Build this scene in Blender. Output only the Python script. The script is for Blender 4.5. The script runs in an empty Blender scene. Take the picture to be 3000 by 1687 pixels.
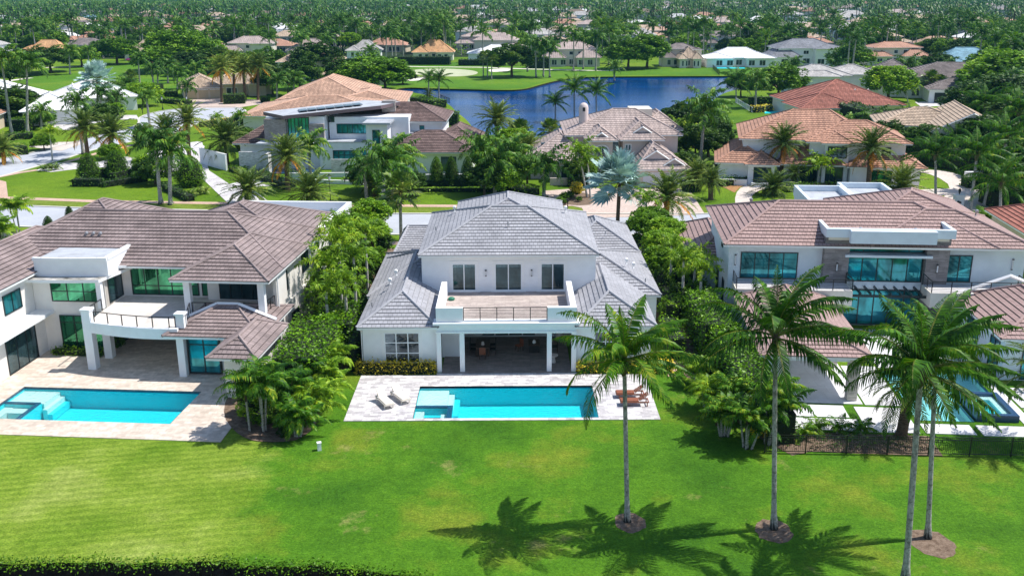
import bpy, math, random
import numpy as np
from mathutils import Vector, Matrix
from mathutils.geometry import tessellate_polygon
random.seed(7); rng = np.random.default_rng(7)
sc = bpy.context.scene; COL = sc.collection; R_ = math.radians
# ------------------------------------------------------------------ camera
FOC, HZN, CAMH = 2900.0, -35.0, 28.0
pitch = math.atan((843.5 - HZN) / FOC); roll = 0.0053
cp, sp, cr, sr = math.cos(pitch), math.sin(pitch), math.cos(roll), math.sin(roll)
FV = (0, cp, -sp); RV = (cr, -sr*sp, -sr*cp); UV_ = (sr, cr*sp, cr*cp)
cam = bpy.data.cameras.new('camera'); co = bpy.data.objects.new('camera', cam); COL.objects.link(co)
cam.sensor_width = 36; cam.lens = 36*FOC/3000; cam.clip_end = 9000; cam.clip_start = 0.5
m = Matrix((RV, UV_, tuple(-c for c in FV))).transposed().to_4x4(); m.translation = Vector((0, 0, CAMH))
co.matrix_world = m; sc.camera = co
# ------------------------------------------------------------------ sky, sun, exposure
SUN_EL, SUN_AZ = R_(59), R_(79)
w = bpy.data.worlds.new('World'); sc.world = w; w.use_nodes = True
nt = w.node_tree; bg = nt.nodes['Background']; sky = nt.nodes.new('ShaderNodeTexSky')
sky.sky_type = 'NISHITA'; sky.sun_disc = False; sky.sun_elevation = SUN_EL; sky.sun_rotation = SUN_AZ
sky.air_density = 1.0; sky.dust_density = 0.6; sky.ozone_density = 1.5
nt.links.new(sky.outputs[0], bg.inputs[0]); bg.inputs[1].default_value = 0.135
sd = bpy.data.lights.new('sun', 'SUN'); sd.energy = 4.8; sd.angle = R_(0.5); sd.color = (1, 0.955, 0.88)
so = bpy.data.objects.new('sun', sd); COL.objects.link(so)
sdir = Vector((math.sin(SUN_AZ)*math.cos(SUN_EL), math.cos(SUN_AZ)*math.cos(SUN_EL), math.sin(SUN_EL)))
so.rotation_euler = sdir.to_track_quat('Z', 'Y').to_euler(); so.location = (60, 20, 90)
sc.view_settings.view_transform = 'Standard'; sc.view_settings.look = 'None'
sc.view_settings.exposure = 0.32; sc.view_settings.gamma = 1
sc.cycles.max_bounces = 8; sc.cycles.transparent_max_bounces = 16
# ------------------------------------------------------------------ where a pixel of the 3000 px photo meets a height
def ray(x, y):
    a = (x-1500)/FOC; b = (843.5-y)/FOC
    return [FV[i]+a*RV[i]+b*UV_[i] for i in range(3)]
def G(x, y, z=0.0):
    d = ray(x, y); t = (z-CAMH)/d[2]; return (d[0]*t, d[1]*t)
def ZY(x, y, Y):
    d = ray(x, y); t = Y/d[1]; return CAMH+d[2]*t
def P(X, Y, Z):
    v = (X, Y, Z-CAMH); c = sum(v[i]*FV[i] for i in range(3))
    return (1500+FOC*sum(v[i]*RV[i] for i in range(3))/c, 843.5-FOC*sum(v[i]*UV_[i] for i in range(3))/c)
# ------------------------------------------------------------------ tagging
def tag(o, label=None, cat=None, group=None, kind=None):
    if label: o['label'] = label
    if cat: o['category'] = cat
    if group: o['group'] = group
    if kind: o['kind'] = kind
    return o
def empty(name, loc=(0, 0, 0), rz=0, label=None, cat=None, group=None, kind=None):
    o = bpy.data.objects.new(name, None); COL.objects.link(o); o.empty_display_size = 0.3
    o.location = loc if len(loc) == 3 else (loc[0], loc[1], 0); o.rotation_euler = (0, 0, rz)
    return tag(o, label, cat, group, kind)
KIDS = {}
def link(o, parent=None):
    COL.objects.link(o)
    if parent is not None:
        o.parent = parent; KIDS.setdefault(parent.as_pointer(), []).append(o)
    return o
def copy_tree(src, parent=None, loc=None, rz=None, label=None, group=None):
    c = src.copy(); link(c, parent)
    for ch in list(KIDS.get(src.as_pointer(), [])): copy_tree(ch, c)
    if loc is not None: c.location = loc
    if rz is not None: c.rotation_euler = (0, 0, rz)
    if label: c['label'] = label
    if group: c['group'] = group
    return c
# ------------------------------------------------------------------ mesh builder
class MB:
    def __init__(s): s.v = []; s.f = []; s.m = []; s.uv = []
    def face(s, pts, mi=0, uv=None):
        n = len(s.v); s.v.extend([tuple(p) for p in pts]); s.f.append(tuple(range(n, n+len(pts)))); s.m.append(mi)
        s.uv.append(uv if uv else [(0, 0)]*len(pts))
    def box(s, x0, x1, y0, y1, z0, z1, mi=0):
        a = [(x0, y0, z0), (x1, y0, z0), (x1, y1, z0), (x0, y1, z0), (x0, y0, z1), (x1, y0, z1), (x1, y1, z1), (x0, y1, z1)]
        n = len(s.v); s.v.extend(a)
        for f in ((0, 3, 2, 1), (4, 5, 6, 7), (0, 1, 5, 4), (1, 2, 6, 5), (2, 3, 7, 6), (3, 0, 4, 7)):
            s.f.append(tuple(n+i for i in f)); s.m.append(mi); s.uv.append([(0, 0), (1, 0), (1, 1), (0, 1)])
    def obox(s, c, ax, ay, az, hx, hy, hz, mi=0):
        c = Vector(c); ax = Vector(ax)*hx; ay = Vector(ay)*hy; az = Vector(az)*hz
        p = [c-ax-ay-az, c+ax-ay-az, c+ax+ay-az, c-ax+ay-az, c-ax-ay+az, c+ax-ay+az, c+ax+ay+az, c-ax+ay+az]
        n = len(s.v); s.v.extend([tuple(q) for q in p])
        for f in ((0, 3, 2, 1), (4, 5, 6, 7), (0, 1, 5, 4), (1, 2, 6, 5), (2, 3, 7, 6), (3, 0, 4, 7)):
            s.f.append(tuple(n+i for i in f)); s.m.append(mi); s.uv.append([(0, 0), (1, 0), (1, 1), (0, 1)])
    def prism(s, pts, z0, z1, mi=0, top=None):
        n = len(pts)
        for i in range(n):
            a, b = pts[i], pts[(i+1) % n]
            s.face([(a[0], a[1], z0), (b[0], b[1], z0), (b[0], b[1], z1), (a[0], a[1], z1)], mi)
        for z, rev in ((z1, False), (z0, True)):
            tr = tessellate_polygon([[Vector((p[0], p[1], 0)) for p in pts]])
            for t in tr:
                q = [(pts[i][0], pts[i][1], z) for i in t]
                a, b, c = [Vector(x) for x in q]
                if ((b-a).cross(c-a).z < 0) != rev: q = q[::-1]
                s.face(q, top if (top is not None and not rev) else mi)
    def tube(s, pts, rad, n=8, mi=0, cap=True):
        pts = [Vector(p) for p in pts]; rings = []
        if not hasattr(rad, '__len__'): rad = [rad]*len(pts)
        for i, p in enumerate(pts):
            d = (pts[min(i+1, len(pts)-1)]-pts[max(i-1, 0)]).normalized()
            u = d.cross(Vector((0, 0, 1)))
            if u.length < 1e-3: u = Vector((1, 0, 0))
            u.normalize(); v = d.cross(u)
            b = len(s.v); s.v.extend([tuple(p+(u*math.cos(2*math.pi*k/n)+v*math.sin(2*math.pi*k/n))*rad[i]) for k in range(n)]); rings.append(b)
        for a, b in zip(rings, rings[1:]):
            for k in range(n):
                s.f.append((a+k, a+(k+1) % n, b+(k+1) % n, b+k)); s.m.append(mi); s.uv.append([(.13, .15)]*4)
        if cap:
            s.f.append(tuple(rings[-1]+k for k in range(n))); s.m.append(mi); s.uv.append([(0, 0)]*n)
            s.f.append(tuple(rings[0]+k for k in reversed(range(n)))); s.m.append(mi); s.uv.append([(0, 0)]*n)
    def lathe(s, prof, n=12, mi=0, c=(0, 0, 0)):
        b = len(s.v)
        for r, z in prof: s.v.extend([(c[0]+r*math.cos(2*math.pi*k/n), c[1]+r*math.sin(2*math.pi*k/n), c[2]+z) for k in range(n)])
        for j in range(len(prof)-1):
            for k in range(n):
                s.f.append((b+j*n+k, b+j*n+(k+1) % n, b+(j+1)*n+(k+1) % n, b+(j+1)*n+k)); s.m.append(mi); s.uv.append([(0, 0)]*4)
    def build(s, name, mats, parent=None, smooth=False):
        me = bpy.data.meshes.new(name); me.from_pydata(s.v, [], s.f)
        for mt in (mats if isinstance(mats, (list, tuple)) else [mats]): me.materials.append(mt)
        me.polygons.foreach_set('material_index', s.m)
        ul = me.uv_layers.new(name='UVMap'); flat = [c for f in s.uv for p in f for c in p]; ul.data.foreach_set('uv', flat)
        if smooth: me.polygons.foreach_set('use_smooth', [True]*len(s.f))
        me.update(); o = bpy.data.objects.new(name, me); link(o, parent); return o
def npmesh(name, V, k, mats, mi=None, parent=None):
    """V: (N*k,3) vertices, every k of them one face."""
    me = bpy.data.meshes.new(name); n = len(V)//k
    me.vertices.add(len(V)); me.vertices.foreach_set('co', V.astype(np.float32).ravel())
    me.loops.add(n*k); me.loops.foreach_set('vertex_index', np.arange(n*k, dtype=np.int32))
    me.polygons.add(n); me.polygons.foreach_set('loop_start', np.arange(0, n*k, k, dtype=np.int32))
    for mt in (mats if isinstance(mats, (list, tuple)) else [mats]): me.materials.append(mt)
    if mi is not None: me.polygons.foreach_set('material_index', np.asarray(mi, dtype=np.int32))
    me.update(); me.validate(); o = bpy.data.objects.new(name, me); link(o, parent); return o
# ------------------------------------------------------------------ materials
def mat(name, col=(0.5, 0.5, 0.5), rough=0.6, metal=0.0, spec=0.5):
    m = bpy.data.materials.new(name); m.use_nodes = True; b = m.node_tree.nodes['Principled BSDF']
    b.inputs['Base Color'].default_value = (*col, 1); b.inputs['Roughness'].default_value = rough
    b.inputs['Metallic'].default_value = metal; b.inputs['Specular IOR Level'].default_value = spec
    return m
def N(m, t, **kw):
    n = m.node_tree.nodes.new(t)
    for k, v in kw.items():
        if k.startswith('i_'):
            key = k[2:].replace('_', ' '); n.inputs[key].default_value = v
        else: setattr(n, k, v)
    return n
def L(m, a, b): m.node_tree.links.new(a, b)
def BS(m): return m.node_tree.nodes['Principled BSDF']
def ramp(m, fac, stops):
    r = N(m, 'ShaderNodeValToRGB'); e = r.color_ramp.elements
    e[0].position, e[0].color = stops[0][0], (*stops[0][1], 1); e[1].position, e[1].color = stops[1][0], (*stops[1][1], 1)
    for p, c in stops[2:]: x = e.new(p); x.color = (*c, 1)
    L(m, fac, r.inputs[0]); return r.outputs[0]
def noise(m, scale, detail=4, rough=0.55, vec=None, coord='Object', stretch=None):
    if vec is None:
        tc = N(m, 'ShaderNodeTexCoord'); vec = tc.outputs[coord]
    if stretch:
        mp = N(m, 'ShaderNodeMapping'); mp.inputs['Scale'].default_value = stretch; L(m, vec, mp.inputs[0]); vec = mp.outputs[0]
    n = N(m, 'ShaderNodeTexNoise', i_Scale=scale, i_Detail=detail, i_Roughness=rough); L(m, vec, n.inputs['Vector']); return n.outputs['Fac']
def mix(m, fac, a, b, mode='MIX'):
    n = N(m, 'ShaderNodeMix', data_type='RGBA', blend_type=mode)
    for s, v in ((0, fac), (6, a), (7, b)):
        if hasattr(v, 'is_linked'): L(m, v, n.inputs[s])
        else: n.inputs[s].default_value = v if s == 0 else (*v, 1)
    return n.outputs[2]
def bump(m, h, dist=0.02, strength=0.5):
    b = N(m, 'ShaderNodeBump', i_Distance=dist, i_Strength=strength); L(m, h, b.inputs['Height']); L(m, b.outputs[0], BS(m).inputs['Normal'])
def mathn(m, op, a, b=None):
    n = N(m, 'ShaderNodeMath', operation=op)
    for i, v in enumerate((a, b)):
        if v is None: continue
        if hasattr(v, 'is_linked'): L(m, v, n.inputs[i])
        else: n.inputs[i].default_value = v
    return n.outputs[0]
def sc_(c, k): return tuple(min(1, x*k) for x in c)
def stucco(name, col, rough=0.75):
    m = mat(name, col, rough, spec=0.3); f = noise(m, 1.2, 6)
    L(m, ramp(m, f, [(0.3, sc_(col, 0.93)), (0.75, sc_(col, 1.03))]), BS(m).inputs['Base Color'])
    bump(m, noise(m, 40, 3), 0.01, 0.3); return m
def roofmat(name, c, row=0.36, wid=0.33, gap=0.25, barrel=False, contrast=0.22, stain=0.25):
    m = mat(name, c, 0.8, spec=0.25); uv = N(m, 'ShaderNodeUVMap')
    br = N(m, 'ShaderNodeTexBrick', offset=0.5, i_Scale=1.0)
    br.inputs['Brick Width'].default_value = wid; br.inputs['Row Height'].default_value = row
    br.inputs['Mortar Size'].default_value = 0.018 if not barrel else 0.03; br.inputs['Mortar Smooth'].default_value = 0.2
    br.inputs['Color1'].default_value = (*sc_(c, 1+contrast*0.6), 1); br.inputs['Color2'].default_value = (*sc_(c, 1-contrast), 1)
    br.inputs['Mortar'].default_value = (*sc_(c, gap), 1); L(m, uv.outputs[0], br.inputs['Vector'])  # dark tile joints; the shade under each course is painted into this tone
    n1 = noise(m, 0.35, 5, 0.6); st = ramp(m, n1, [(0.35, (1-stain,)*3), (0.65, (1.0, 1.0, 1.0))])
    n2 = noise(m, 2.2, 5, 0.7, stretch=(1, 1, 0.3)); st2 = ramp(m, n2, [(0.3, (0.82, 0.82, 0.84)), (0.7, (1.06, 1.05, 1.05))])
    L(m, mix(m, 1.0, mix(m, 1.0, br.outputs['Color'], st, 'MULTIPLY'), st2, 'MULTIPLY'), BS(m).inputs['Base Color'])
    if barrel:
        wv = N(m, 'ShaderNodeTexWave', bands_direction='X', i_Scale=1.0/wid*0.314*0.5); L(m, uv.outputs[0], wv.inputs['Vector'])
        bump(m, wv.outputs['Fac'], 0.06, 0.8)
    else: bump(m, br.outputs['Fac'], -0.015, 0.6)
    return m
def glassmat(name, tint, rough=0.03, metal=0.75):
    m = mat(name, tint, rough, metal, 0.8); f = noise(m, 0.7, 2)
    bump(m, f, 0.01, 0.25); L(m, ramp(m, noise(m, .45, 3, .6, stretch=(1.5, 1.5, .6)), [(.35, sc_(tint, .35)), (.62, sc_(tint, 1.15))]), BS(m).inputs['Base Color']); return m
LB = 1.55
def leafmat(name, c1, c2, c3=None, transl=0.25, scale=0.9, rough=0.42):
    wm = lambda c: (min(1, c[0]*LB*1.22), min(1, c[1]*LB), min(1, c[2]*LB*.62)) if name != 'silver blue leaf' else sc_(c, LB*.85)
    c1, c2 = sc_(wm(c1), .62), sc_(wm(c2), .93); c3 = wm(c3) if c3 else None  # first tone darkened further, putting foliage shade into the leaf colour
    m = mat(name, c1, rough+.08, spec=0.22); transl *= .8; oi = N(m, 'ShaderNodeObjectInfo'); ge = N(m, 'ShaderNodeNewGeometry')
    f = noise(m, scale, 3, 0.7); f2 = mathn(m, 'ADD', f, mathn(m, 'MULTIPLY', mathn(m, 'SUBTRACT', ge.outputs['Random Per Island'], 0.5), 0.3))
    f3 = mathn(m, 'ADD', f2, mathn(m, 'MULTIPLY', mathn(m, 'SUBTRACT', oi.outputs['Random'], 0.5), 0.22))
    st = [(0.32, c1), (0.62, c2)] + ([(0.8, c3)] if c3 else [])
    c = ramp(m, f3, st); b = BS(m); L(m, c, b.inputs['Base Color'])
    tr = N(m, 'ShaderNodeBsdfTranslucent'); L(m, mix(m, 1.0, c, (1.25, 1.25, 0.5), 'MULTIPLY'), tr.inputs['Color'])
    mx = N(m, 'ShaderNodeMixShader'); mx.inputs[0].default_value = transl
    L(m, b.outputs[0], mx.inputs[1]); L(m, tr.outputs[0], mx.inputs[2])
    L(m, mx.outputs[0], m.node_tree.nodes['Material Output'].inputs['Surface']); return m
M = {}
M['white'] = stucco('white stucco', (0.84, 0.855, 0.88)); M['offwhite'] = stucco('warm white stucco', (0.80, 0.77, 0.73))
M['bluewhite'] = stucco('cool white stucco', (0.66, 0.74, 0.80)); M['beige'] = stucco('beige stucco', (0.62, 0.52, 0.40)); M['pink'] = stucco('pink stucco', (0.66, 0.55, 0.52))
M['cream'] = stucco('cream stucco', (0.70, 0.66, 0.58)); M['trim'] = mat('white trim', (0.82, 0.83, 0.84), 0.45)
M['frame_white'] = mat('white frame', (0.80, 0.83, 0.86), 0.35); M['frame_dark'] = mat('dark bronze frame', (0.012, 0.018, 0.022), 0.35)
M['metal_dark'] = mat('black railing metal', (0.012, 0.012, 0.014), 0.4); M['metal_grey'] = mat('grey metal', (0.35, 0.36, 0.38), 0.4, 0.5)
M['glass_green'] = glassmat('green tinted glass', (0.06, 0.32, 0.16)); M['glass_teal'] = glassmat('teal tinted glass', (0.035, 0.36, 0.42), 0.05, 0.6)
M['glass_dark'] = glassmat('dark glass', (0.05, 0.10, 0.12), 0.04, 0.5); M['glass_grey'] = glassmat('grey glass', (0.11, 0.15, 0.18), 0.04, 0.7)
M['glass_far'] = glassmat('far window glass', (0.03, 0.05, 0.07), 0.15, 0.1)
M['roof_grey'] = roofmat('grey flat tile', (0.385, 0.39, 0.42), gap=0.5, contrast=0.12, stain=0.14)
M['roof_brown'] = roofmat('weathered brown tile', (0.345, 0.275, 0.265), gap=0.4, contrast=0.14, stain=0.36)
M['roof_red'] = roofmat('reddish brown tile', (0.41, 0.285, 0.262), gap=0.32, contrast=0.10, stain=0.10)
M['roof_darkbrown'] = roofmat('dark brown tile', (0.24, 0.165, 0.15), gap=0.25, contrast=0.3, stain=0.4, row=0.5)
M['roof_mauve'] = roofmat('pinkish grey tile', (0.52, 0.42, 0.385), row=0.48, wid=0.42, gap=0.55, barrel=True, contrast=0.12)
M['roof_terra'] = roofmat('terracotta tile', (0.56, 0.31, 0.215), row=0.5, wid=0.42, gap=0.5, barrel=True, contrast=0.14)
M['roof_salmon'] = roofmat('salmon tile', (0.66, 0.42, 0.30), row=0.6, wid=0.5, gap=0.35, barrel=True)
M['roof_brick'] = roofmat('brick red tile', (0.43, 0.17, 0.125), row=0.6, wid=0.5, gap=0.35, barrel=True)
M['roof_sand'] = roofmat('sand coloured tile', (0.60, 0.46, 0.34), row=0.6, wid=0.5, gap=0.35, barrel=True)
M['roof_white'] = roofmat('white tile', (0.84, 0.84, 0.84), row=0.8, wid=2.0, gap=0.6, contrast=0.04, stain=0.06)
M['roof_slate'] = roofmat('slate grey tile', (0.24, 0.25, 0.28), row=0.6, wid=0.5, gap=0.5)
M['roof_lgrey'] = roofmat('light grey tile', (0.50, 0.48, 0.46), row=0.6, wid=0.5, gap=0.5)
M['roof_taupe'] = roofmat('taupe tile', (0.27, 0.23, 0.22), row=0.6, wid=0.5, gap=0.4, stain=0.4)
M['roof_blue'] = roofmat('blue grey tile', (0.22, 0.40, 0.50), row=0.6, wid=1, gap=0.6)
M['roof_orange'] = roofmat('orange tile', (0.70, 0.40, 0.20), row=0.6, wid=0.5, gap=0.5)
def stonemat(name, c, row=0.15, wid=0.6):
    m = mat(name, c, 0.7); tc = N(m, 'ShaderNodeTexCoord'); n1 = noise(m, 1.6, 7, 0.65, stretch=(1, 1, 7))
    sx = N(m, 'ShaderNodeSeparateXYZ'); L(m, tc.outputs['Object'], sx.inputs[0]); cx = N(m, 'ShaderNodeCombineXYZ')
    L(m, mathn(m, 'ADD', sx.outputs[0], sx.outputs[1]), cx.inputs[0]); L(m, sx.outputs[2], cx.inputs[1])
    br = N(m, 'ShaderNodeTexBrick', i_Scale=1.0); br.inputs['Brick Width'].default_value = wid; br.inputs['Row Height'].default_value = row
    br.inputs['Mortar Size'].default_value = 0.006; br.inputs['Color1'].default_value = (*sc_(c, 1.15), 1); br.inputs['Color2'].default_value = (*sc_(c, 0.8), 1)
    br.inputs['Mortar'].default_value = (*sc_(c, 0.5), 1); L(m, cx.outputs[0], br.inputs['Vector'])
    L(m, mix(m, 1.0, br.outputs[0], ramp(m, n1, [(0.35, (0.6, 0.58, 0.56)), (0.65, (1.15, 1.12, 1.1))]), 'MULTIPLY'), BS(m).inputs['Base Color']); return m
M['stone'] = stonemat('dark veined stone', (0.25, 0.235, 0.24), 0.5, 1.2); M['stone_light'] = stonemat('pale veined stone', (0.58, 0.54, 0.50), 0.5, 1.2)
M['stone_stack'] = stonemat('stacked grey stone', (0.36, 0.33, 0.32), 0.15, 0.5); M['brick_white'] = stonemat('white painted brick', (0.74, 0.75, 0.77), 0.12, 0.4)
def paver(name, c1, c2, mort, wid, row, big=0.3, nz=(0.8, 1.15), rough=0.7):
    m = mat(name, c1, rough, spec=0.3); tc = N(m, 'ShaderNodeTexCoord'); br = N(m, 'ShaderNodeTexBrick', i_Scale=1.0, offset=0.37)
    br.inputs['Brick Width'].default_value = wid; br.inputs['Row Height'].default_value = row; br.inputs['Mortar Size'].default_value = 0.008
    br.inputs['Color1'].default_value = (*c1, 1); br.inputs['Color2'].default_value = (*c2, 1); br.inputs['Mortar'].default_value = (*mort, 1)
    L(m, tc.outputs['Object'], br.inputs['Vector']); n1 = noise(m, big*8, 5, 0.7); n2 = noise(m, big, 4, 0.6)
    a = mix(m, 1.0, br.outputs[0], ramp(m, n1, [(0.3, (nz[0],)*3), (0.7, (nz[1],)*3)]), 'MULTIPLY')
    a = mix(m, 1.0, a, ramp(m, n2, [(0.3, (0.9, 0.88, 0.86)), (0.7, (1.04, 1.04, 1.04))]), 'MULTIPLY')
    L(m, a, BS(m).inputs['Base Color']); return m
M['deck_grey'] = paver('grey white marble pavers', (0.76, 0.74, 0.74), (0.44, 0.42, 0.44), (0.40, 0.38, 0.38), 0.6, 0.3, nz=(0.7, 1.15))
M['deck_trav'] = paver('cream travertine pavers', (0.70, 0.61, 0.53), (0.54, 0.46, 0.39), (0.42, 0.37, 0.32), 0.6, 0.4)
M['deck_slab'] = paver('large grey white slabs', (0.68, 0.68, 0.70), (0.62, 0.62, 0.65), (0.45, 0.45, 0.46), 1.2, 1.2, nz=(0.95, 1.05))
M['wood_tile'] = paver('wood look porcelain tile', (0.54, 0.47, 0.43), (0.38, 0.32, 0.30), (0.25, 0.21, 0.2), 1.4, 0.2)
M['terrace'] = paver('pale terrace tile', (0.70, 0.66, 0.62), (0.62, 0.58, 0.54), (0.42, 0.4, 0.38), 0.6, 0.6, nz=(0.92, 1.06))
M['drive_white'] = paver('white grey driveway pavers', (0.70, 0.69, 0.70), (0.48, 0.46, 0.48), (0.4, 0.38, 0.38), 0.8, 0.8)
M['drive_pink'] = paver('pinkish driveway pavers', (0.62, 0.50, 0.44), (0.54, 0.43, 0.38), (0.45, 0.38, 0.33), 0.3, 0.2)
M['drive_cream'] = paver('cream driveway pavers', (0.68, 0.60, 0.54), (0.60, 0.53, 0.48), (0.48, 0.42, 0.38), 0.3, 0.2)
M['sidewalk'] = paver('pinkish concrete walk', (0.58, 0.40, 0.31), (0.52, 0.37, 0.29), (0.38, 0.28, 0.22), 1.5, 30)
M['curb'] = stucco('concrete kerb', (0.62, 0.60, 0.54))
m = mat('asphalt', (0.3, 0.3, 0.32), 0.85); L(m, ramp(m, noise(m, 0.25, 8, 0.75), [(0.3, (0.36, 0.38, 0.42)), (0.7, (0.46, 0.48, 0.53))]), BS(m).inputs['Base Color']); M['asphalt'] = m
m = mat('flat roof membrane', (0.55, 0.58, 0.62), 0.7); L(m, ramp(m, noise(m, 0.6, 7, 0.7), [(0.3, (0.30, 0.31, 0.33)), (0.6, (0.46, 0.49, 0.54))]), BS(m).inputs['Base Color']); M['membrane'] = m
m = mat('weathered ledge', (0.4, 0.4, 0.38), 0.8); L(m, ramp(m, noise(m, 1.1, 8, 0.8), [(0.38, (0.10, 0.10, 0.09)), (0.62, (0.55, 0.53, 0.50))]), BS(m).inputs['Base Color']); M['ledge'] = m
def sandy(name, a, b, s=1.5):
    m = mat(name, a, 0.95, spec=0.1); L(m, ramp(m, noise(m, s, 8, 0.75), [(0.35, a), (0.65, b)]), BS(m).inputs['Base Color']); bump(m, noise(m, 12, 6, 0.8), 0.05, 0.8); return m
M['mulch'] = sandy('mulch', (0.10, 0.065, 0.045), (0.27, 0.20, 0.15), 3); M['sand'] = sandy('bunker sand', (0.70, 0.64, 0.55), (0.78, 0.73, 0.65), 0.2)
M['soil'] = sandy('dark bank soil', (0.012, 0.010, 0.008), (0.05, 0.04, 0.028), 2); M['mulch_orange'] = sandy('orange mulch', (0.30, 0.15, 0.06), (0.42, 0.25, 0.12), 2)
M['green'] = sandy('putting green', (0.38, 0.42, 0.26), (0.50, 0.50, 0.36), 0.1)
M['wood'] = mat('reddish teak', (0.24, 0.075, 0.035), 0.5); M['wicker'] = mat('dark wicker', (0.02, 0.016, 0.014), 0.7); M['wood_dark'] = mat('dark wood', (0.08, 0.04, 0.025), 0.5)
M['fabric'] = mat('cream sling fabric', (0.72, 0.66, 0.58), 0.8); M['ceramic'] = mat('pale ceramic', (0.62, 0.56, 0.52), 0.4); M['blue'] = mat('blue plastic', (0.005, 0.04, 0.30), 0.4)
M['solar'] = mat('solar panel', (0.004, 0.016, 0.045), 0.15); M['garage'] = mat('garage door', (0.62, 0.66, 0.72), 0.5); M['garage_tan'] = mat('tan garage door', (0.50, 0.40, 0.26), 0.5)
M['lamp_glass'] = mat('lamp glass', (0.6, 0.62, 0.65), 0.2); M['curtain'] = mat('curtain', (0.5, 0.55, 0.58), 0.8)
def grasscol(m, a, b, c, big=0.10, stripes=None, dry=None):
    n1 = noise(m, big, 5, 0.6); col = ramp(m, n1, [(0.33, a), (0.52, b), (0.68, c)])
    if stripes:
        tc = N(m, 'ShaderNodeTexCoord'); mp = N(m, 'ShaderNodeMapping'); mp.inputs['Rotation'].default_value = (0, 0, stripes[0]); L(m, tc.outputs['Object'], mp.inputs[0])
        wv = N(m, 'ShaderNodeTexWave', bands_direction='X', i_Scale=stripes[1], i_Distortion=2.5); wv.inputs['Detail'].default_value = 4; L(m, mp.outputs[0], wv.inputs['Vector'])
        col = mix(m, 1.0, col, ramp(m, wv.outputs['Fac'], [(0.2, (0.86, 0.90, 0.8)), (0.8, (1.08, 1.05, 1.1))]), 'MULTIPLY')
    if dry: col = mix(m, ramp(m, noise(m, dry[0], 6, 0.7), [(dry[1], (0, 0, 0)), (dry[1]+0.13, (1, 1, 1))]), col, dry[2])
    return col
def grassfine(m, col):
    n2 = noise(m, 2.2, 6, 0.8); n3 = noise(m, 7, 4, 0.85); n4 = noise(m, 0.5, 5, 0.7)
    col = mix(m, 1.0, col, ramp(m, n4, [(0.3, (0.84, 0.86, 0.8)), (0.7, (1.14, 1.12, 1.2))]), 'MULTIPLY')
    col = mix(m, 1.0, col, ramp(m, n2, [(0.3, (0.62, 0.68, 0.62)), (0.7, (1.32, 1.26, 1.35))]), 'MULTIPLY')
    col = mix(m, 1.0, col, ramp(m, n3, [(0.3, (0.45, 0.52, 0.45)), (0.7, (1.5, 1.42, 1.6))]), 'MULTIPLY')
    L(m, col, BS(m).inputs['Base Color']); bump(m, n3, 0.06, 0.7)
def grassmat(name, a, b, c, big=0.10, stripes=None, dry=None):
    m = mat(name, a, 0.9, spec=0.12); grassfine(m, grasscol(m, a, b, c, big, stripes, dry)); return m
def lawnmat(p0, p1):
    """one lawn, paler and striped on the left of the line p0-p1, vivid on the right."""
    m = mat('front lawn', (0.06, 0.2, 0.01), 0.9, spec=0.12); tc = N(m, 'ShaderNodeTexCoord'); sx = N(m, 'ShaderNodeSeparateXYZ'); L(m, tc.outputs['Object'], sx.inputs[0])
    d = Vector((p1[0]-p0[0], p1[1]-p0[1])).normalized(); n = Vector((-d.y, d.x)) if d.y < 0 else Vector((d.y, -d.x))
    v = mathn(m, 'ADD', mathn(m, 'MULTIPLY', mathn(m, 'SUBTRACT', sx.outputs[0], p0[0]), n.x), mathn(m, 'MULTIPLY', mathn(m, 'SUBTRACT', sx.outputs[1], p0[1]), n.y))
    v = mathn(m, 'ADD', v, mathn(m, 'MULTIPLY', mathn(m, 'SUBTRACT', noise(m, 0.35, 5, 0.7), 0.5), 7.0)); f = mathn(m, 'ADD', mathn(m, 'MULTIPLY', v, 0.55), 0.5)
    f = ramp(m, f, [(0.0, (0, 0, 0)), (1.0, (1, 1, 1))])
    A = grasscol(m, (0.11, 0.205, 0.012), (0.175, 0.265, 0.026), (0.25, 0.32, 0.06), 0.16, (R_(80), 0.45)); B = grasscol(m, (0.040, 0.125, 0.006), (0.070, 0.182, 0.008), (0.150, 0.205, 0.016), 0.14, None, (0.17, 0.60, (0.27, 0.25, 0.08)))
    grassfine(m, mix(m, f, A, B)); return m
M['grass'] = grassmat('neighbourhood grass', (0.055, 0.135, 0.006), (0.12, 0.215, 0.010), (0.17, 0.245, 0.016), 0.03)
M['verge'] = grassmat('olive verge', (0.13, 0.19, 0.02), (0.17, 0.23, 0.03), (0.10, 0.19, 0.015), 0.3)
M['golf'] = grassmat('golf grass', (0.055, 0.15, 0.008), (0.085, 0.20, 0.012), (0.15, 0.24, 0.018), 0.02)
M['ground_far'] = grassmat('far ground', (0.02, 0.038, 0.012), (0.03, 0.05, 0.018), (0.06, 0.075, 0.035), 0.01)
def pooltile(name, c, c2): 
    m = mat(name, c, 0.35); L(m, ramp(m, noise(m, 9, 4, 0.8), [(0.35, c), (0.65, c2)]), BS(m).inputs['Base Color']); return m
M['pool_floor'] = pooltile('turquoise pool plaster', (0.012, 0.56, 0.66), (0.03, 0.72, 0.80)); M['pool_shelf'] = pooltile('pale pool shelf', (0.52, 0.70, 0.69), (0.60, 0.76, 0.74))
M['pool_band'] = pooltile('dark blue waterline tile', (0.006, 0.06, 0.12), (0.01, 0.12, 0.24)); M['pool_navy'] = pooltile('navy spa tile', (0.01, 0.04, 0.10), (0.02, 0.07, 0.16))
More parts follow.
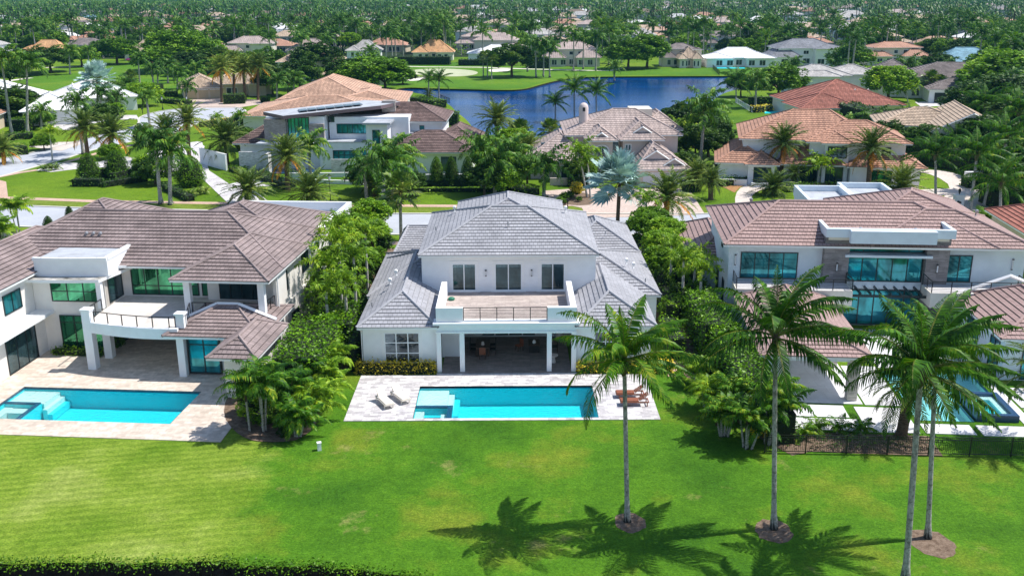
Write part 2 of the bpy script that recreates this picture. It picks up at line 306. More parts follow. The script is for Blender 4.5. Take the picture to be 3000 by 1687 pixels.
def watermat(name, tint, wav=2.2, mixf=None, b=0.35):
    m = bpy.data.materials.new(name); m.use_nodes = True; t = m.node_tree; t.nodes.remove(t.nodes['Principled BSDF'])
    tr = N(m, 'ShaderNodeBsdfTransparent'); tr.inputs[0].default_value = (*tint, 1); gl = N(m, 'ShaderNodeBsdfGlossy', i_Roughness=0.03)
    fr = N(m, 'ShaderNodeFresnel', i_IOR=1.33); mx = N(m, 'ShaderNodeMixShader'); n = noise(m, wav, 4, 0.6)
    bp = N(m, 'ShaderNodeBump', i_Distance=0.10, i_Strength=b); L(m, n, bp.inputs['Height']); L(m, bp.outputs[0], gl.inputs['Normal']); L(m, bp.outputs[0], fr.inputs['Normal'])
    L(m, fr.outputs[0], mx.inputs[0]); L(m, tr.outputs[0], mx.inputs[1]); L(m, gl.outputs[0], mx.inputs[2]); L(m, mx.outputs[0], t.nodes['Material Output'].inputs['Surface']); return m
M['pool_water'] = watermat('pool water', (0.88, 0.98, 0.985), 3.5, None, 1.0); M['pool_water2'] = watermat('pale pool water', (0.6, 0.9, 0.95))
m = mat('lake water', (0.001, 0.05, 0.19), 0.06, spec=0.4); L(m, ramp(m, noise(m, .03, 4, .6, stretch=(.5, 2, 1)), [(.38, (.0008, .026, .11)), (.62, (.0015, .055, .22))]), BS(m).inputs['Base Color']); bump(m, noise(m, 0.9, 5, 0.6, stretch=(0.7, 1.6, 1)), 0.12, 0.35); M['lake'] = m
BS(m).inputs['IOR'].default_value = 1.10
m = mat('canal water', (0.006, 0.007, 0.006), 0.12, spec=0.5); bump(m, noise(m, 2, 4), 0.03, 0.3); M['canal'] = m
# foliage
M['coco'] = leafmat('coconut leaf', (0.014, 0.070, 0.006), (0.048, 0.160, 0.010), (0.17, 0.25, 0.025), 0.3)
M['royal'] = leafmat('royal palm leaf', (0.018, 0.075, 0.010), (0.05, 0.15, 0.018), (0.13, 0.22, 0.03), 0.2)
M['date'] = leafmat('date palm leaf', (0.04, 0.10, 0.022), (0.10, 0.18, 0.045), (0.20, 0.26, 0.06), 0.2)
M['dead'] = leafmat('dry orange leaf', (0.30, 0.13, 0.015), (0.45, 0.25, 0.03), None, 0.2)
M['fan'] = leafmat('fan palm leaf', (0.035, 0.11, 0.018), (0.10, 0.19, 0.05), (0.22, 0.28, 0.10), 0.15, rough=0.3)
M['silver'] = leafmat('silver blue leaf', (0.26, 0.42, 0.42), (0.38, 0.52, 0.50), (0.52, 0.60, 0.56), 0.1)
M['foxtail'] = leafmat('foxtail leaf', (0.045, 0.14, 0.008), (0.12, 0.26, 0.018), (0.24, 0.36, 0.03), 0.25)
M['broad'] = leafmat('dark broad leaf', (0.014, 0.05, 0.008), (0.04, 0.105, 0.014), (0.08, 0.16, 0.02), 0.2)
M['broad2'] = leafmat('bright broad leaf', (0.05, 0.15, 0.008), (0.11, 0.26, 0.015), (0.20, 0.34, 0.03), 0.28)
M['clusia'] = leafmat('clusia leaf', (0.050, 0.155, 0.003), (0.10, 0.26, 0.005), (0.17, 0.34, 0.01), 0.2, rough=0.35)
M['hedge'] = leafmat('hedge leaf', (0.035, 0.12, 0.006), (0.08, 0.20, 0.010), (0.13, 0.26, 0.02), 0.15)
M['hedge_dark'] = leafmat('dark hedge leaf', (0.012, 0.05, 0.008), (0.03, 0.085, 0.012), None, 0.12)
M['variegated'] = leafmat('yellow variegated leaf', (0.20, 0.24, 0.01), (0.52, 0.48, 0.06), (0.70, 0.66, 0.18), 0.2, scale=3)
M['yellow'] = leafmat('yellow leaf', (0.42, 0.36, 0.01), (0.62, 0.52, 0.03), None, 0.2)
M['core'] = mat('dark inner shade', (0.008, 0.018, 0.004), 0.9); M['rachis'] = mat('yellow green rachis', (0.22, 0.24, 0.04), 0.5)  # core is painted near black, standing in for shade inside the foliage
def trunkmat(name, a, b, sc1=1.0, dark=False):
    m = mat(name, a, 0.85, spec=0.2); tc = N(m, 'ShaderNodeTexCoord')
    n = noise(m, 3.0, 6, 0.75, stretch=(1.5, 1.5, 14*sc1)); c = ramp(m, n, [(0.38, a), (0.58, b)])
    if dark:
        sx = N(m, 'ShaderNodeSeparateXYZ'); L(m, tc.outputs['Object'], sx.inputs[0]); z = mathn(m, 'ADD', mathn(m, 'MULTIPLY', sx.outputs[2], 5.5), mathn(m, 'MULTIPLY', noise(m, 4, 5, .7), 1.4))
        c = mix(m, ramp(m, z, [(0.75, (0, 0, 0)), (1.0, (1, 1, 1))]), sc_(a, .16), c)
    L(m, c, BS(m).inputs['Base Color']); bump(m, n, 0.05, 0.9); return m
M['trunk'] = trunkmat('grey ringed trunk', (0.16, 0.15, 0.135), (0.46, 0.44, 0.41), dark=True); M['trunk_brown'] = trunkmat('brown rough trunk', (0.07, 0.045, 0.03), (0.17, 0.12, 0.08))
M['trunk_dark'] = trunkmat('dark boot fibre', (0.03, 0.022, 0.016), (0.10, 0.07, 0.045)); M['shaft'] = mat('green crownshaft', (0.10, 0.20, 0.04), 0.4)
M['trunk_white'] = trunkmat('pale smooth trunk', (0.40, 0.39, 0.36), (0.60, 0.58, 0.54))
# ------------------------------------------------------------------ terrain
def sheet(name, pts, z, mt, holes=(), skirt=0.0, hskirt=0.0, kind='structure', parent=None, label=None, cat=None):
    loops = [[Vector((p[0], p[1], 0)) for p in pts]] + [[Vector((p[0], p[1], 0)) for p in h] for h in holes]
    allp = [q for l in loops for q in l]; mb = MB()
    for t in tessellate_polygon(loops):
        q = [(allp[i].x, allp[i].y, z) for i in t]; a, b, c = [Vector(x) for x in q]
        if (b-a).cross(c-a).z < 0: q = q[::-1]
        mb.face(q)
    for l, d in [(loops[0], skirt)] + [(h, hskirt) for h in loops[1:]]:
        if d:
            for i in range(len(l)):
                a, b = l[i], l[(i+1) % len(l)]; mb.face([(a.x, a.y, z), (b.x, b.y, z), (b.x, b.y, z-d), (a.x, a.y, z-d)])
    o = mb.build(name, mt, parent)
    if kind: o['kind'] = kind
    return tag(o, label, cat)
def px(pts, z=0.0): return [G(x, y, z) for x, y in pts]
def smooth(pts, k=2):
    for _ in range(k):
        q = []
        for i in range(len(pts)):
            a, b = pts[i], pts[(i+1) % len(pts)]
            q += [(a[0]*.75+b[0]*.25, a[1]*.75+b[1]*.25), (a[0]*.25+b[0]*.75, a[1]*.25+b[1]*.75)]
        pts = q
    return pts
def rect(a, b, c, d): return [(a, c), (b, c), (b, d), (a, d)]
def frame(O, deg):
    a = R_(deg); c, s = math.cos(a), math.sin(a)
    return lambda u, v: (O[0]+u*c-v*s, O[1]+u*s+v*c)
F1 = frame((-32.3, 71.4), -4.8); F3 = frame((17.9, 80.9), -5.0)
P2 = rect(-6.8, 5.85, 61.85, 67.5)
P1 = [F1(*q) for q in ((-3.42, -9.43), (10.05, -9.43), (10.05, -3.85), (-3.42, -3.85))]
P3 = [F3(*q) for q in ((11.0, -18.85), (14.75, -18.85), (14.75, -14.6), (17.6, -14.6), (17.6, -9.5), (11.0, -9.5))]
lake = smooth(px([(1188, 256), (1272, 260), (1369, 262), (1466, 265), (1536, 263), (1582, 249), (1629, 237), (1675, 229), (1738, 225), (2000, 224), (2240, 223), (2270, 236), (2160, 262), (2112, 276), (2078, 303), (2050, 335), (2025, 385), (1960, 402), (1620, 408), (1400, 402), (1375, 357), (1334, 326), (1318, 307), (1272, 285), (1225, 273), (1150, 265)]), 2)
shore = [(-60, 43.6)]; random.seed(3)
for i in range(46):
    X = -58+i*1.2; Yb = 44.35 if X < -22 else 44.35-0.055*(X+22)**1.05 if X > -22 else 44.3
    shore.append((X, (44.3 if X < -16 else 44.3-0.0105*(X+16)**2) + random.uniform(-.22, .22)))
canal = shore + [(-3.5, 20.5), (-60, 20.5)]
ground = sheet('ground', rect(-1700, 1700, 20, 3200), 0, M['grass'], [P2, P1, P3, lake, canal])
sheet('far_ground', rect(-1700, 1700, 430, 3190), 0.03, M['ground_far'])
mb = MB()
for P_, dep, mi in ((lake, 0.8, 0), (canal, 1.3, 1)):
    for i in range(len(P_)):
        a, b = P_[i], P_[(i+1) % len(P_)]; mb.face([(a[0], a[1], 0), (b[0], b[1], 0), (b[0], b[1], -dep), (a[0], a[1], -dep)], mi)
mb.build('bank', [M['soil'], M['soil']])['kind'] = 'structure'
sheet('lake', lake, -0.45, M['lake']); sheet('canal', canal, -0.9, M['canal'])
# front lawns: the pale striped one on the left, the vivid one in the middle and right
random.seed(11); edge = []
for i in range(30):
    t = i/29; x_, y_ = 835-185*t, 1150+540*t
    g = G(x_, y_); edge.append((g[0]+random.uniform(-.16, .16)+0.5*math.sin(t*7), g[1]))
sh = [p for p in shore if p[0] < -3.6]
lp = [(-60, 70.5), (46, 70.5), (46, 22), (-3.3, 22)] + [(p[0], p[1]+.02) for p in reversed(sh)] + [(-60, sh[0][1]+.02)]
sheet('lawn', lp, 0.006, lawnmat(edge[0], edge[-1]), [P2, P1, P3])
sheet('golf_grass', px([(60, 232), (120, 205), (300, 196), (420, 176), (600, 184), (760, 200), (900, 190), (1020, 172), (1250, 180), (1560, 196), (2050, 200), (2285, 200), (2285, 219), (2000, 220), (1738, 221), (1675, 225), (1629, 233), (1582, 245), (1536, 259), (1466, 261), (1369, 258), (1190, 253), (1120, 258), (900, 262), (600, 262), (330, 268), (100, 262)]), 0.02, M['golf'])
sheet('putting_green', smooth(px([(1194, 209), (1230, 203), (1320, 202), (1385, 207), (1405, 214), (1385, 222), (1330, 226), (1240, 222), (1200, 216)])), 0.05, M['green'])
for q in ([(1190, 232), (1215, 226), (1250, 223), (1246, 234), (1215, 238), (1190, 238)], [(1431, 204), (1470, 202), (1497, 203), (1494, 209), (1450, 212), (1432, 211)], [(1183, 222), (1195, 221), (1193, 227), (1182, 227)]):
    sheet('bunker', smooth(px(q)), 0.06, M['sand'])
def strip(name, pts, wd, z, mt):
    a, b = [], []
    for i, p in enumerate(pts):
        q0, q1 = Vector(pts[max(i-1, 0)]), Vector(pts[min(i+1, len(pts)-1)]); d = (q1-q0).normalized(); n = Vector((-d.y, d.x))*wd/2
        a.append((p[0]+n.x, p[1]+n.y)); b.append((p[0]-n.x, p[1]-n.y))
    return sheet(name, a+b[::-1], z, mt)
strip('cart_path', px([(1130, 194), (1250, 197), (1400, 198), (1543, 203), (1700, 207), (1790, 208), (1822, 200)]), 2.4, 0.05, M['sand'])
strip('cart_path', px([(-10, 243), (60, 233), (90, 229)]), 2.4, 0.05, M['sand']); strip('cart_path', px([(130, 199), (200, 197), (290, 192)]), 2.4, 0.05, M['sand'])
# streets with kerbs, walks and drives
rd_far = px([(-60, 598), (0, 602), (238, 611), (700, 620), (1150, 628), (1720, 628), (2000, 629), (3060, 618)]); rd_far = [(-90, rd_far[0][1])] + rd_far[1:-1] + [(110, rd_far[-1][1])]
rd_near = [(p[0], p[1]-11.0) for p in rd_far]
sheet('street', rd_far + rd_near[::-1], 0.008, M['asphalt'])
for nm, ln, off in (('kerb', rd_far, 0.16), ('kerb', rd_near, -0.16)):
    mb = MB()
    for (a, b) in zip(ln, ln[1:]): mb.face([(a[0], a[1], .12), (b[0], b[1], .12), (b[0], b[1]+2.2*off, .12), (a[0], a[1]+2.2*off, .12)]); mb.face([(a[0], a[1], 0), (b[0], b[1], 0), (b[0], b[1], .12), (a[0], a[1], .12)]); mb.face([(a[0], a[1]+2.2*off, 0), (b[0], b[1]+2.2*off, 0), (b[0], b[1]+2.2*off, .12), (a[0], a[1]+2.2*off, .12)])
    mb.build(nm, M['curb'])['kind'] = 'structure'
sheet('verge', [(p[0], p[1]+.37) for p in rd_far] + [(p[0], p[1]+4.6) for p in reversed(rd_far)], 0.012, M['verge'])
walk = px([(-60, 578), (27, 580), (275, 590), (700, 597), (958, 602), (1340, 604), (1661, 601), (1990, 598)]); walk = [(-90, walk[0][1])] + walk[1:]
strip('sidewalk', walk, 1.5, 0.03, M['sidewalk'])
strip('sidewalk', [(p[0], p[1]-4.2) for p in rd_near], 1.5, 0.03, M['sidewalk'])
cul = smooth(px([(-40, 474), (60, 455), (142, 436), (250, 408), (330, 385), (385, 374), (405, 362), (402, 348), (425, 336), (480, 324), (560, 316), (640, 312), (705, 315), (728, 328), (705, 343), (610, 350), (560, 372), (520, 390), (455, 402), (390, 415), (300, 434), (240, 450), (190, 468), (140, 480), (60, 503), (-40, 530)]), 1)
sheet('side_street', cul, 0.014, M['asphalt'])
mb = MB()
for i in range(len(cul)):
    a, b = Vector(cul[i]), Vector(cul[(i+1) % len(cul)]); d = (b-a); 
    if d.length < .01: continue
    d.normalize(); n = Vector((d.y, -d.x))*0.4
    if n.y == 0: continue
    c = Vector((sum(p[0] for p in cul)/len(cul), sum(p[1] for p in cul)/len(cul)))
    mb.face([(a.x, a.y, .10), (b.x, b.y, .10), (b.x+n.x, b.y+n.y, .10), (a.x+n.x, a.y+n.y, .10)]); mb.face([(a.x, a.y, 0), (b.x, b.y, 0), (b.x, b.y, .10), (a.x, a.y, .10)])
mb.build('kerb', M['curb'])['kind'] = 'structure'
strip('sidewalk', px([(-10, 520), (60, 506), (112, 498)]), 1.3, 0.03, M['sidewalk']); strip('sidewalk', px([(190, 477), (290, 448), (390, 425)]), 1.2, 0.03, M['sidewalk'])
sheet('driveway', px([(-30, 520), (18, 533), (24, 580), (-40, 578)]), 0.02, M['sidewalk'])
sheet('driveway', smooth(px([(106, 500), (160, 478), (235, 478), (290, 475), (340, 463), (370, 460), (404, 465), (470, 430), (580, 415), (600, 430), (565, 500), (392, 508), (355, 512), (352, 497), (275, 490), (150, 505)]), 0), 0.034, M['drive_white'])
sheet('driveway', px([(568, 500), (560, 418), (592, 416), (612, 500), (672, 540), (760, 520), (800, 545), (730, 548), (800, 600), (770, 615), (668, 596)]), 0.038, M['drive_white'])
sheet('driveway', px([(85, 431), (140, 418), (262, 415), (180, 443)]), 0.036, M['drive_cream'])
sheet('driveway', px([(118, 380), (130, 376), (262, 336), (330, 338), (400, 338), (408, 350), (330, 352), (246, 368), (205, 382), (170, 380), (140, 368)]), 0.036, M['drive_white'])
sheet('driveway', px([(545, 294), (650, 287), (720, 292), (790, 294), (790, 302), (700, 316), (570, 317)]), 0.036, M['drive_pink'])
sheet('driveway', px([(1720, 640), (1705, 610), (1620, 592), (1590, 560), (1700, 552), (1860, 552), (2012, 546), (2035, 580), (2065, 628), (1990, 632)]), 0.036, M['drive_pink'])
sheet('driveway', smooth(px([(2155, 618), (2153, 570), (2175, 545), (2235, 530), (2290, 535), (2300, 545), (2240, 552), (2205, 568), (2200, 590), (2215, 628), (2170, 628)]), 1), 0.036, M['drive_cream'])
sheet('driveway', px([(2400, 548), (2560, 546), (2700, 556), (2800, 552), (2850, 566), (2700, 578), (2420, 562)]), 0.036, M['drive_cream'])
sheet('driveway', smooth(px([(2675, 500), (2740, 498), (2800, 508), (2850, 530), (2900, 558), (3040, 562), (3040, 575), (2895, 572), (2872, 590), (2925, 625), (2830, 635), (2785, 600), (2760, 575), (2790, 548), (2740, 515)]), 1), 0.042, M['drive_cream'])
sheet('driveway', px([(2680, 300), (2830, 290), (2835, 305), (2700, 315)]), 0.036, M['drive_white'])
sheet('mulch_bed', px([(2110, 545), (2160, 530), (2235, 530), (2170, 548), (2152, 565)]), 0.03, M['mulch_orange'])
sheet('mulch_bed', smooth(px([(1640, 596), (1645, 572), (1700, 562), (1740, 575), (1740, 600), (1690, 604)]), 1), 0.045, M['mulch'])
# ------------------------------------------------------------------ decks and pools
def deck(name, pts, mt, holes=(), z=0.05): return sheet(name, pts, z, mt, holes, skirt=z+.05, hskirt=0.12)
deck('pool_deck', [(-11.44, 61.5), (10.0, 61.5), (10.0, 69.7), (4.9, 69.75), (4.9, 70.1), (-5.75, 70.1), (-5.75, 69.7), (-11.44, 69.7)], M['deck_grey'], [P2])
deck('pool_deck', [F1(*q) for q in ((-12, -11.75), (14.45, -11.85), (14.1, -0.5), (13.9, 5.0), (-0.3, 8), (-12, 8))], M['deck_trav'], [P1])
mb = MB(); mb2 = MB()
def pool(name, label, P_, dep, extra, wmat='pool_water', floor='pool_floor', zt=0.0, wz=-0.08, fr=None):
    t = empty(name, (P_[0][0], P_[0][1], 0), 0, label, 'pool'); off = Vector((-P_[0][0], -P_[0][1], 0)); t.location.z = 0
    mb = MB(); n = len(P_)
    tr = tessellate_polygon([[Vector((p[0], p[1], 0)) for p in P_]])
    for k in tr:
        q = [(P_[i][0]+off.x, P_[i][1]+off.y, -dep) for i in k]; a, b, c = [Vector(x) for x in q]
        if (b-a).cross(c-a).z < 0: q = q[::-1]
        mb.face(q)
    for i in range(n):
        a, b = P_[i], P_[(i+1) % n]
        a = (a[0]+off.x, a[1]+off.y); b = (b[0]+off.x, b[1]+off.y)
        mb.face([(a[0], a[1], -dep), (b[0], b[1], -dep), (b[0], b[1], -.16), (a[0], a[1], -.16)]); mb.face([(a[0], a[1], -.16), (b[0], b[1], -.16), (b[0], b[1], .045), (a[0], a[1], .045)], 1)
    mb.build('basin', [M[floor], M['pool_band']], t)
    for nm, q, z0, z1, mt in extra:
        m2 = MB(); m2.prism([(p[0]+off.x, p[1]+off.y) for p in q], z0, z1); m2.build(nm, M[mt], t)
    m3 = MB()
    for k in tr:
        q = [(P_[i][0]+off.x, P_[i][1]+off.y, wz) for i in k]; a, b, c = [Vector(x) for x in q]
        if (b-a).cross(c-a).z < 0: q = q[::-1]
        m3.face(q)
    m3.build('water', M[wmat], t); return t
e = 0.004
pool('swimming_pool', 'turquoise rectangular pool with corner spa on the grey marble deck behind the central white house', P2, 1.5, [
    ('shelf', rect(-6.8+e, -4.65, 64.4+e, 67.5-e), -1.45, -.28, 'pool_shelf'), ('step', rect(-4.65+e, -4.25, 64.4+e, 67.5-e), -1.45, -.6, 'pool_shelf'), ('step', rect(-4.25+e, -3.85, 64.4, 67.5-e), -1.45, -.95, 'pool_floor'),
    ('spa_wall', [(-6.8+e, 64.1), (-4.55, 64.1), (-4.55, 61.85+e), (-4.2, 61.85+e), (-4.2, 64.4), (-6.8+e, 64.4)], -1.45, -.22, 'pool_floor'),
    ('spa_rim', [(-6.8+e, 64.1), (-4.55, 64.1), (-4.55, 61.85+e), (-4.2, 61.85+e), (-4.2, 64.4), (-6.8+e, 64.4)], -.219, -.11, 'pool_band'),
    ('spa_bench', rect(-6.8+e, -6.2, 61.85+e, 64.1-e), -1.45, -.45, 'pool_shelf'), ('spa_bench', rect(-5.0, -4.55-e, 61.85+e, 63.6), -1.45, -.45, 'pool_shelf'), ('spa_bench', rect(-6.2+e, -5.0-e, 63.65, 64.1-e), -1.45, -.7, 'pool_floor')])
f1 = lambda a, b, c, d: [F1(a, c), F1(b, c), F1(b, d), F1(a, d)]
pool('swimming_pool', 'turquoise pool on the cream travertine terrace of the brown roofed house at left', P1, 1.5, [
    ('shelf', f1(-3.41, -0.7, -6.1, -3.86), -1.45, -.28, 'pool_shelf'), ('step', f1(-0.696, -0.35, -6.4, -3.86), -1.45, -.6, 'pool_shelf'), ('step', f1(-0.346, 0.0, -6.4, -3.86), -1.45, -.95, 'pool_floor'),
    ('spa_wall', [F1(*q) for q in ((-3.41, -6.45), (-1.2, -6.45), (-1.2, -9.42), (-0.85, -9.42), (-0.85, -6.12), (-3.41, -6.12))], -1.45, -.22, 'pool_floor'),
    ('spa_rim', [F1(*q) for q in ((-3.41, -6.45), (-1.1, -6.45), (-1.1, -9.42), (-0.85, -9.42), (-0.85, -6.2), (-3.41, -6.2))], -.219, -.11, 'pool_band'),
    ('spa_bench', f1(-3.41, -2.8, -9.42, -6.46), -1.45, -.45, 'pool_shelf'), ('spa_bench', f1(-2.79, -1.21, -7.3, -6.46), -1.45, -.5, 'pool_shelf')])
f3 = lambda a, b, c, d: [F3(a, c), F3(b, c), F3(b, d), F3(a, d)]
pool('swimming_pool', 'shallow pale pool beside the raised spa of the house at right', P3, 0.55, [], 'pool_water2', 'pool_shelf')
# raised spa
t = empty('raised_spa', (*F3(14.9, -18.75), 0), R_(-5), 'raised square spa with navy tile and turquoise water on white slabs', 'spa')
m1 = MB()
for a, b, c, d in ((0, 2.75, 0, .35), (0, 2.75, 3.75, 4.1), (0, .35, .351, 3.749), (2.4, 2.75, .351, 3.749)): m1.box(a, b, c, d, 0.0, .5)
m1.build('rim', M['pool_navy'], t); m1 = MB()
m1.box(.36, 2.39, .36, 3.74, 0.0, .08); m1.build('basin', M['pool_floor'], t); m1 = MB()
for a, b, c, d in ((.36, .8, .36, 3.74), (1.95, 2.39, .36, 3.74), (.801, 1.949, 3.2, 3.74), (.801, 1.949, .36, .8)): m1.box(a, b, c, d, 0.085, .28)
m1.build('bench', M['pool_shelf'], t); m1 = MB(); m1.face([(.352, .352, .45), (2.398, .352, .45), (2.398, 3.748, .45), (.352, 3.748, .45)]); m1.build('water', M['pool_water'], t)
# slabs with grass joints behind the right house
def slab(u0, u1, v0, v1, nm='patio_slab'): return sheet(nm, f3(u0, u1, v0, v1), 0.045, M['deck_slab'], skirt=.05)
for q in ((1.9, 6.6, -18.75, -16.75), (1.9, 7.0, -20.85, -19.0), (7.3, 10.6, -20.95, -16.9), (8.2, 10.75, -16.5, -9), (1.7, 8.05, -16.4, -6.5), (1.7, 10.9, -6.3, -.2), (11.0, 14.2, -20.9, -19.4), (14.6, 20.5, -21.0, -19.4), (17.9, 18.6, -19.1, -9.6), (10.95, 18.5, -9.2, -.2), (18.8, 24, -16.2, -12.6), (18.8, 24, -19.2, -16.5)): slab(*q)
sheet('planting_bed', f3(1.2, 11, -24.2, -21.3), 0.03, M['mulch'])
# mulch rings under the coconut palms, beds
def disc(name, c, r, z, mt, sq=1.0):
    random.seed(int(c[0]*10)); return sheet(name, [(c[0]+r*math.cos(a*math.pi/12)*random.uniform(.9, 1.08), c[1]+sq*r*math.sin(a*math.pi/12)*random.uniform(.9, 1.08)) for a in range(24)], z, mt)
for x_, y_, r in ((1846, 1530, .85), (2266, 1555, 1.0), (2730, 1590, 1.15)): disc('mulch_ring', G(x_, y_), r, 0.015, M['mulch'], 1.25)
sheet('planting_bed', smooth(px([(700, 1285), (640, 1200), (720, 1080), (800, 960), (960, 1080), (975, 1160), (905, 1285), (800, 1300)]), 2), 0.058, M['mulch'])
sheet('planting_bed', smooth([(-16.8, 69), (-12.0, 69), (-11.6, 82), (-12, 108), (-17, 108), (-18.2, 82)], 1), 0.02, M['mulch'])
sheet('planting_bed', smooth([(12.8, 68), (16.8, 55.8), (19.3, 56.8), (18.6, 66), (17.5, 80), (17.6, 106), (13, 106), (12.6, 80)], 1), 0.022, M['mulch'])
for i, (x_, y_) in enumerate(((1975, 1040), (1985, 1062), (1972, 1085), (1966, 1100), (1980, 1020))):
    c = G(x_, y_); sheet('stepping_stone', rect(c[0]-.35, c[0]+.35, c[1]-.22, c[1]+.22), 0.035, M['sidewalk'], skirt=.03)
# ------------------------------------------------------------------ vegetation
UP = np.array([0, 0, 1.0])
def nrm(v): return v/np.maximum(np.linalg.norm(v, axis=-1, keepdims=True), 1e-9)
def rachis(az, e0, length, droop, n, wind=(0, 0), pw=1.3):
    t = np.linspace(0, 1, n); el = e0-droop*t**pw; h = np.array([math.cos(az), math.sin(az), 0])
    d = np.cos(el)[:, None]*h+np.sin(el)[:, None]*UP; d = d+np.array([wind[0], wind[1], 0])*(t[:, None]**1.5); d = nrm(d)
    p = np.vstack([[0, 0, 0], np.cumsum(d[:-1]*length/(n-1), axis=0)]); return p, d
def frond(out, rach, base, az, e0, length, droop, nl, ll, lw, wind=(0, 0), hang=0.35, plum=0.0, r=None, start=0.12, fwd=0.55, gap=0.0):
    r = r or random; p, d = rachis(az, e0, length, droop, nl, wind); p = p+np.array(base)
    side = nrm(np.cross(d, UP+1e-3)); upn = nrm(np.cross(side, d))
    i0 = int(nl*start); 
    for s in (-1, 1):
        t = np.linspace(0, 1, nl)[i0:]; k = len(t)
        prof = np.clip(np.sin(np.pi*np.clip(t*0.86+0.16, 0, 1))**0.6, 0.12, 1)
        jit = rng.normal(0, 0.10, (k, 3)); v = plum*rng.uniform(-1, 1, (k, 1))
        dirv = nrm(s*side[i0:]+fwd*d[i0:]*(0.7+0.8*t[:, None])+upn[i0:]*(0.22+v)-UP*hang*0.5+jit+np.array([wind[0], wind[1], 0])*.35)
        tipd = nrm(dirv-UP*(hang*1.7)+jit*0.5)
        Lg = ll*prof*(rng.uniform(0.85, 1.1, k)); 
        if gap: Lg = Lg*np.where(rng.uniform(0, 1, k) < gap, 0.3, 1)
        Lg = Lg[:, None]
        A = p[i0:]; B = A+dirv*Lg*0.55; C = B+tipd*Lg*0.5; wv = nrm(d[i0:]*0.9+upn[i0:]*0.35*s)*lw/2
        q1 = np.stack([A-wv*0.7, A+wv*0.7, B+wv, B-wv], 1); q2 = np.stack([B-wv, B+wv, C+wv*0.08, C-wv*0.08], 1)
        out.append(q1.reshape(-1, 3)); out.append(q2.reshape(-1, 3))
    n = max(5, nl//5); idx = np.linspace(0, nl-1, n).astype(int); pp = p[idx]; ss = side[idx]; uu = upn[idx]; wr = (0.05*length/4*(1-np.linspace(0, .8, n)))[:, None]
    rach.append(np.stack([pp[:-1]-ss[:-1]*wr[:-1], pp[:-1]+ss[:-1]*wr[:-1], pp[1:]+ss[1:]*wr[1:], pp[1:]-ss[1:]*wr[1:]], 1).reshape(-1, 3)+0)
    rach.append(np.stack([pp[:-1]-uu[:-1]*wr[:-1], pp[:-1]+uu[:-1]*wr[:-1], pp[1:]+uu[1:]*wr[1:], pp[1:]-uu[1:]*wr[1:]], 1).reshape(-1, 3))
def fanleaf(out, rach, base, az, el, pet, Rf, seg, droop=0.3):
    d = np.array([math.cos(az)*math.cos(el), math.sin(az)*math.cos(el), math.sin(el)]); b = np.array(base); c = b+d*pet
    side = nrm(np.cross(d, UP+1e-3)); up2 = nrm(np.cross(side, d)); w_ = 0.035
    rach.append(np.stack([b-side*w_, b+side*w_, c+side*w_, c-side*w_])); rach.append(np.stack([b-up2*w_, b+up2*w_, c+up2*w_, c-up2*w_]))
    tilt = random.uniform(-.3, .3); spread = 2.35
    for i in range(seg):
        a = (-spread+2*spread*(i+.5)/seg); da = spread/seg*0.98; RR = Rf*(0.78+0.22*math.cos(a*0.7))*random.uniform(.92, 1.05)
        def dr(x): return nrm(d*math.cos(x)+side*math.sin(x)+up2*tilt*0.3)
        u = nrm(dr(a)+up2*(0.25 if i % 2 else 0.12)); e1 = dr(a-da); e2 = dr(a+da)
        m1 = c+nrm(e1+up2*0.10)*RR*0.62; m2 = c+nrm(e2+up2*0.22)*RR*0.62; tip = c+u*RR-UP*droop*RR*0.35
        out.append(np.stack([c, m1, tip, m2]))
def mk_trunk(mt, r0, r1, parent, n=10, lean=(0, 0), bulge=0.0, base=1.6, rings=12, curve=0.0):
    mb = MB(); pts = []; rad = []
    for i in range(rings+1):
        t = i/rings; pts.append((lean[0]*t+curve*math.sin(t*math.pi), lean[1]*t, t)); f = 1+(base-1)*max(0, 1-t*10)
        rad.append((r0+(r1-r0)*t)*f*(1+bulge*math.sin(math.pi*min(1, t*1.3))))
    mb.tube(pts, rad, n); return mb.build('trunk', mt, parent, smooth=True)
PROTO = {}
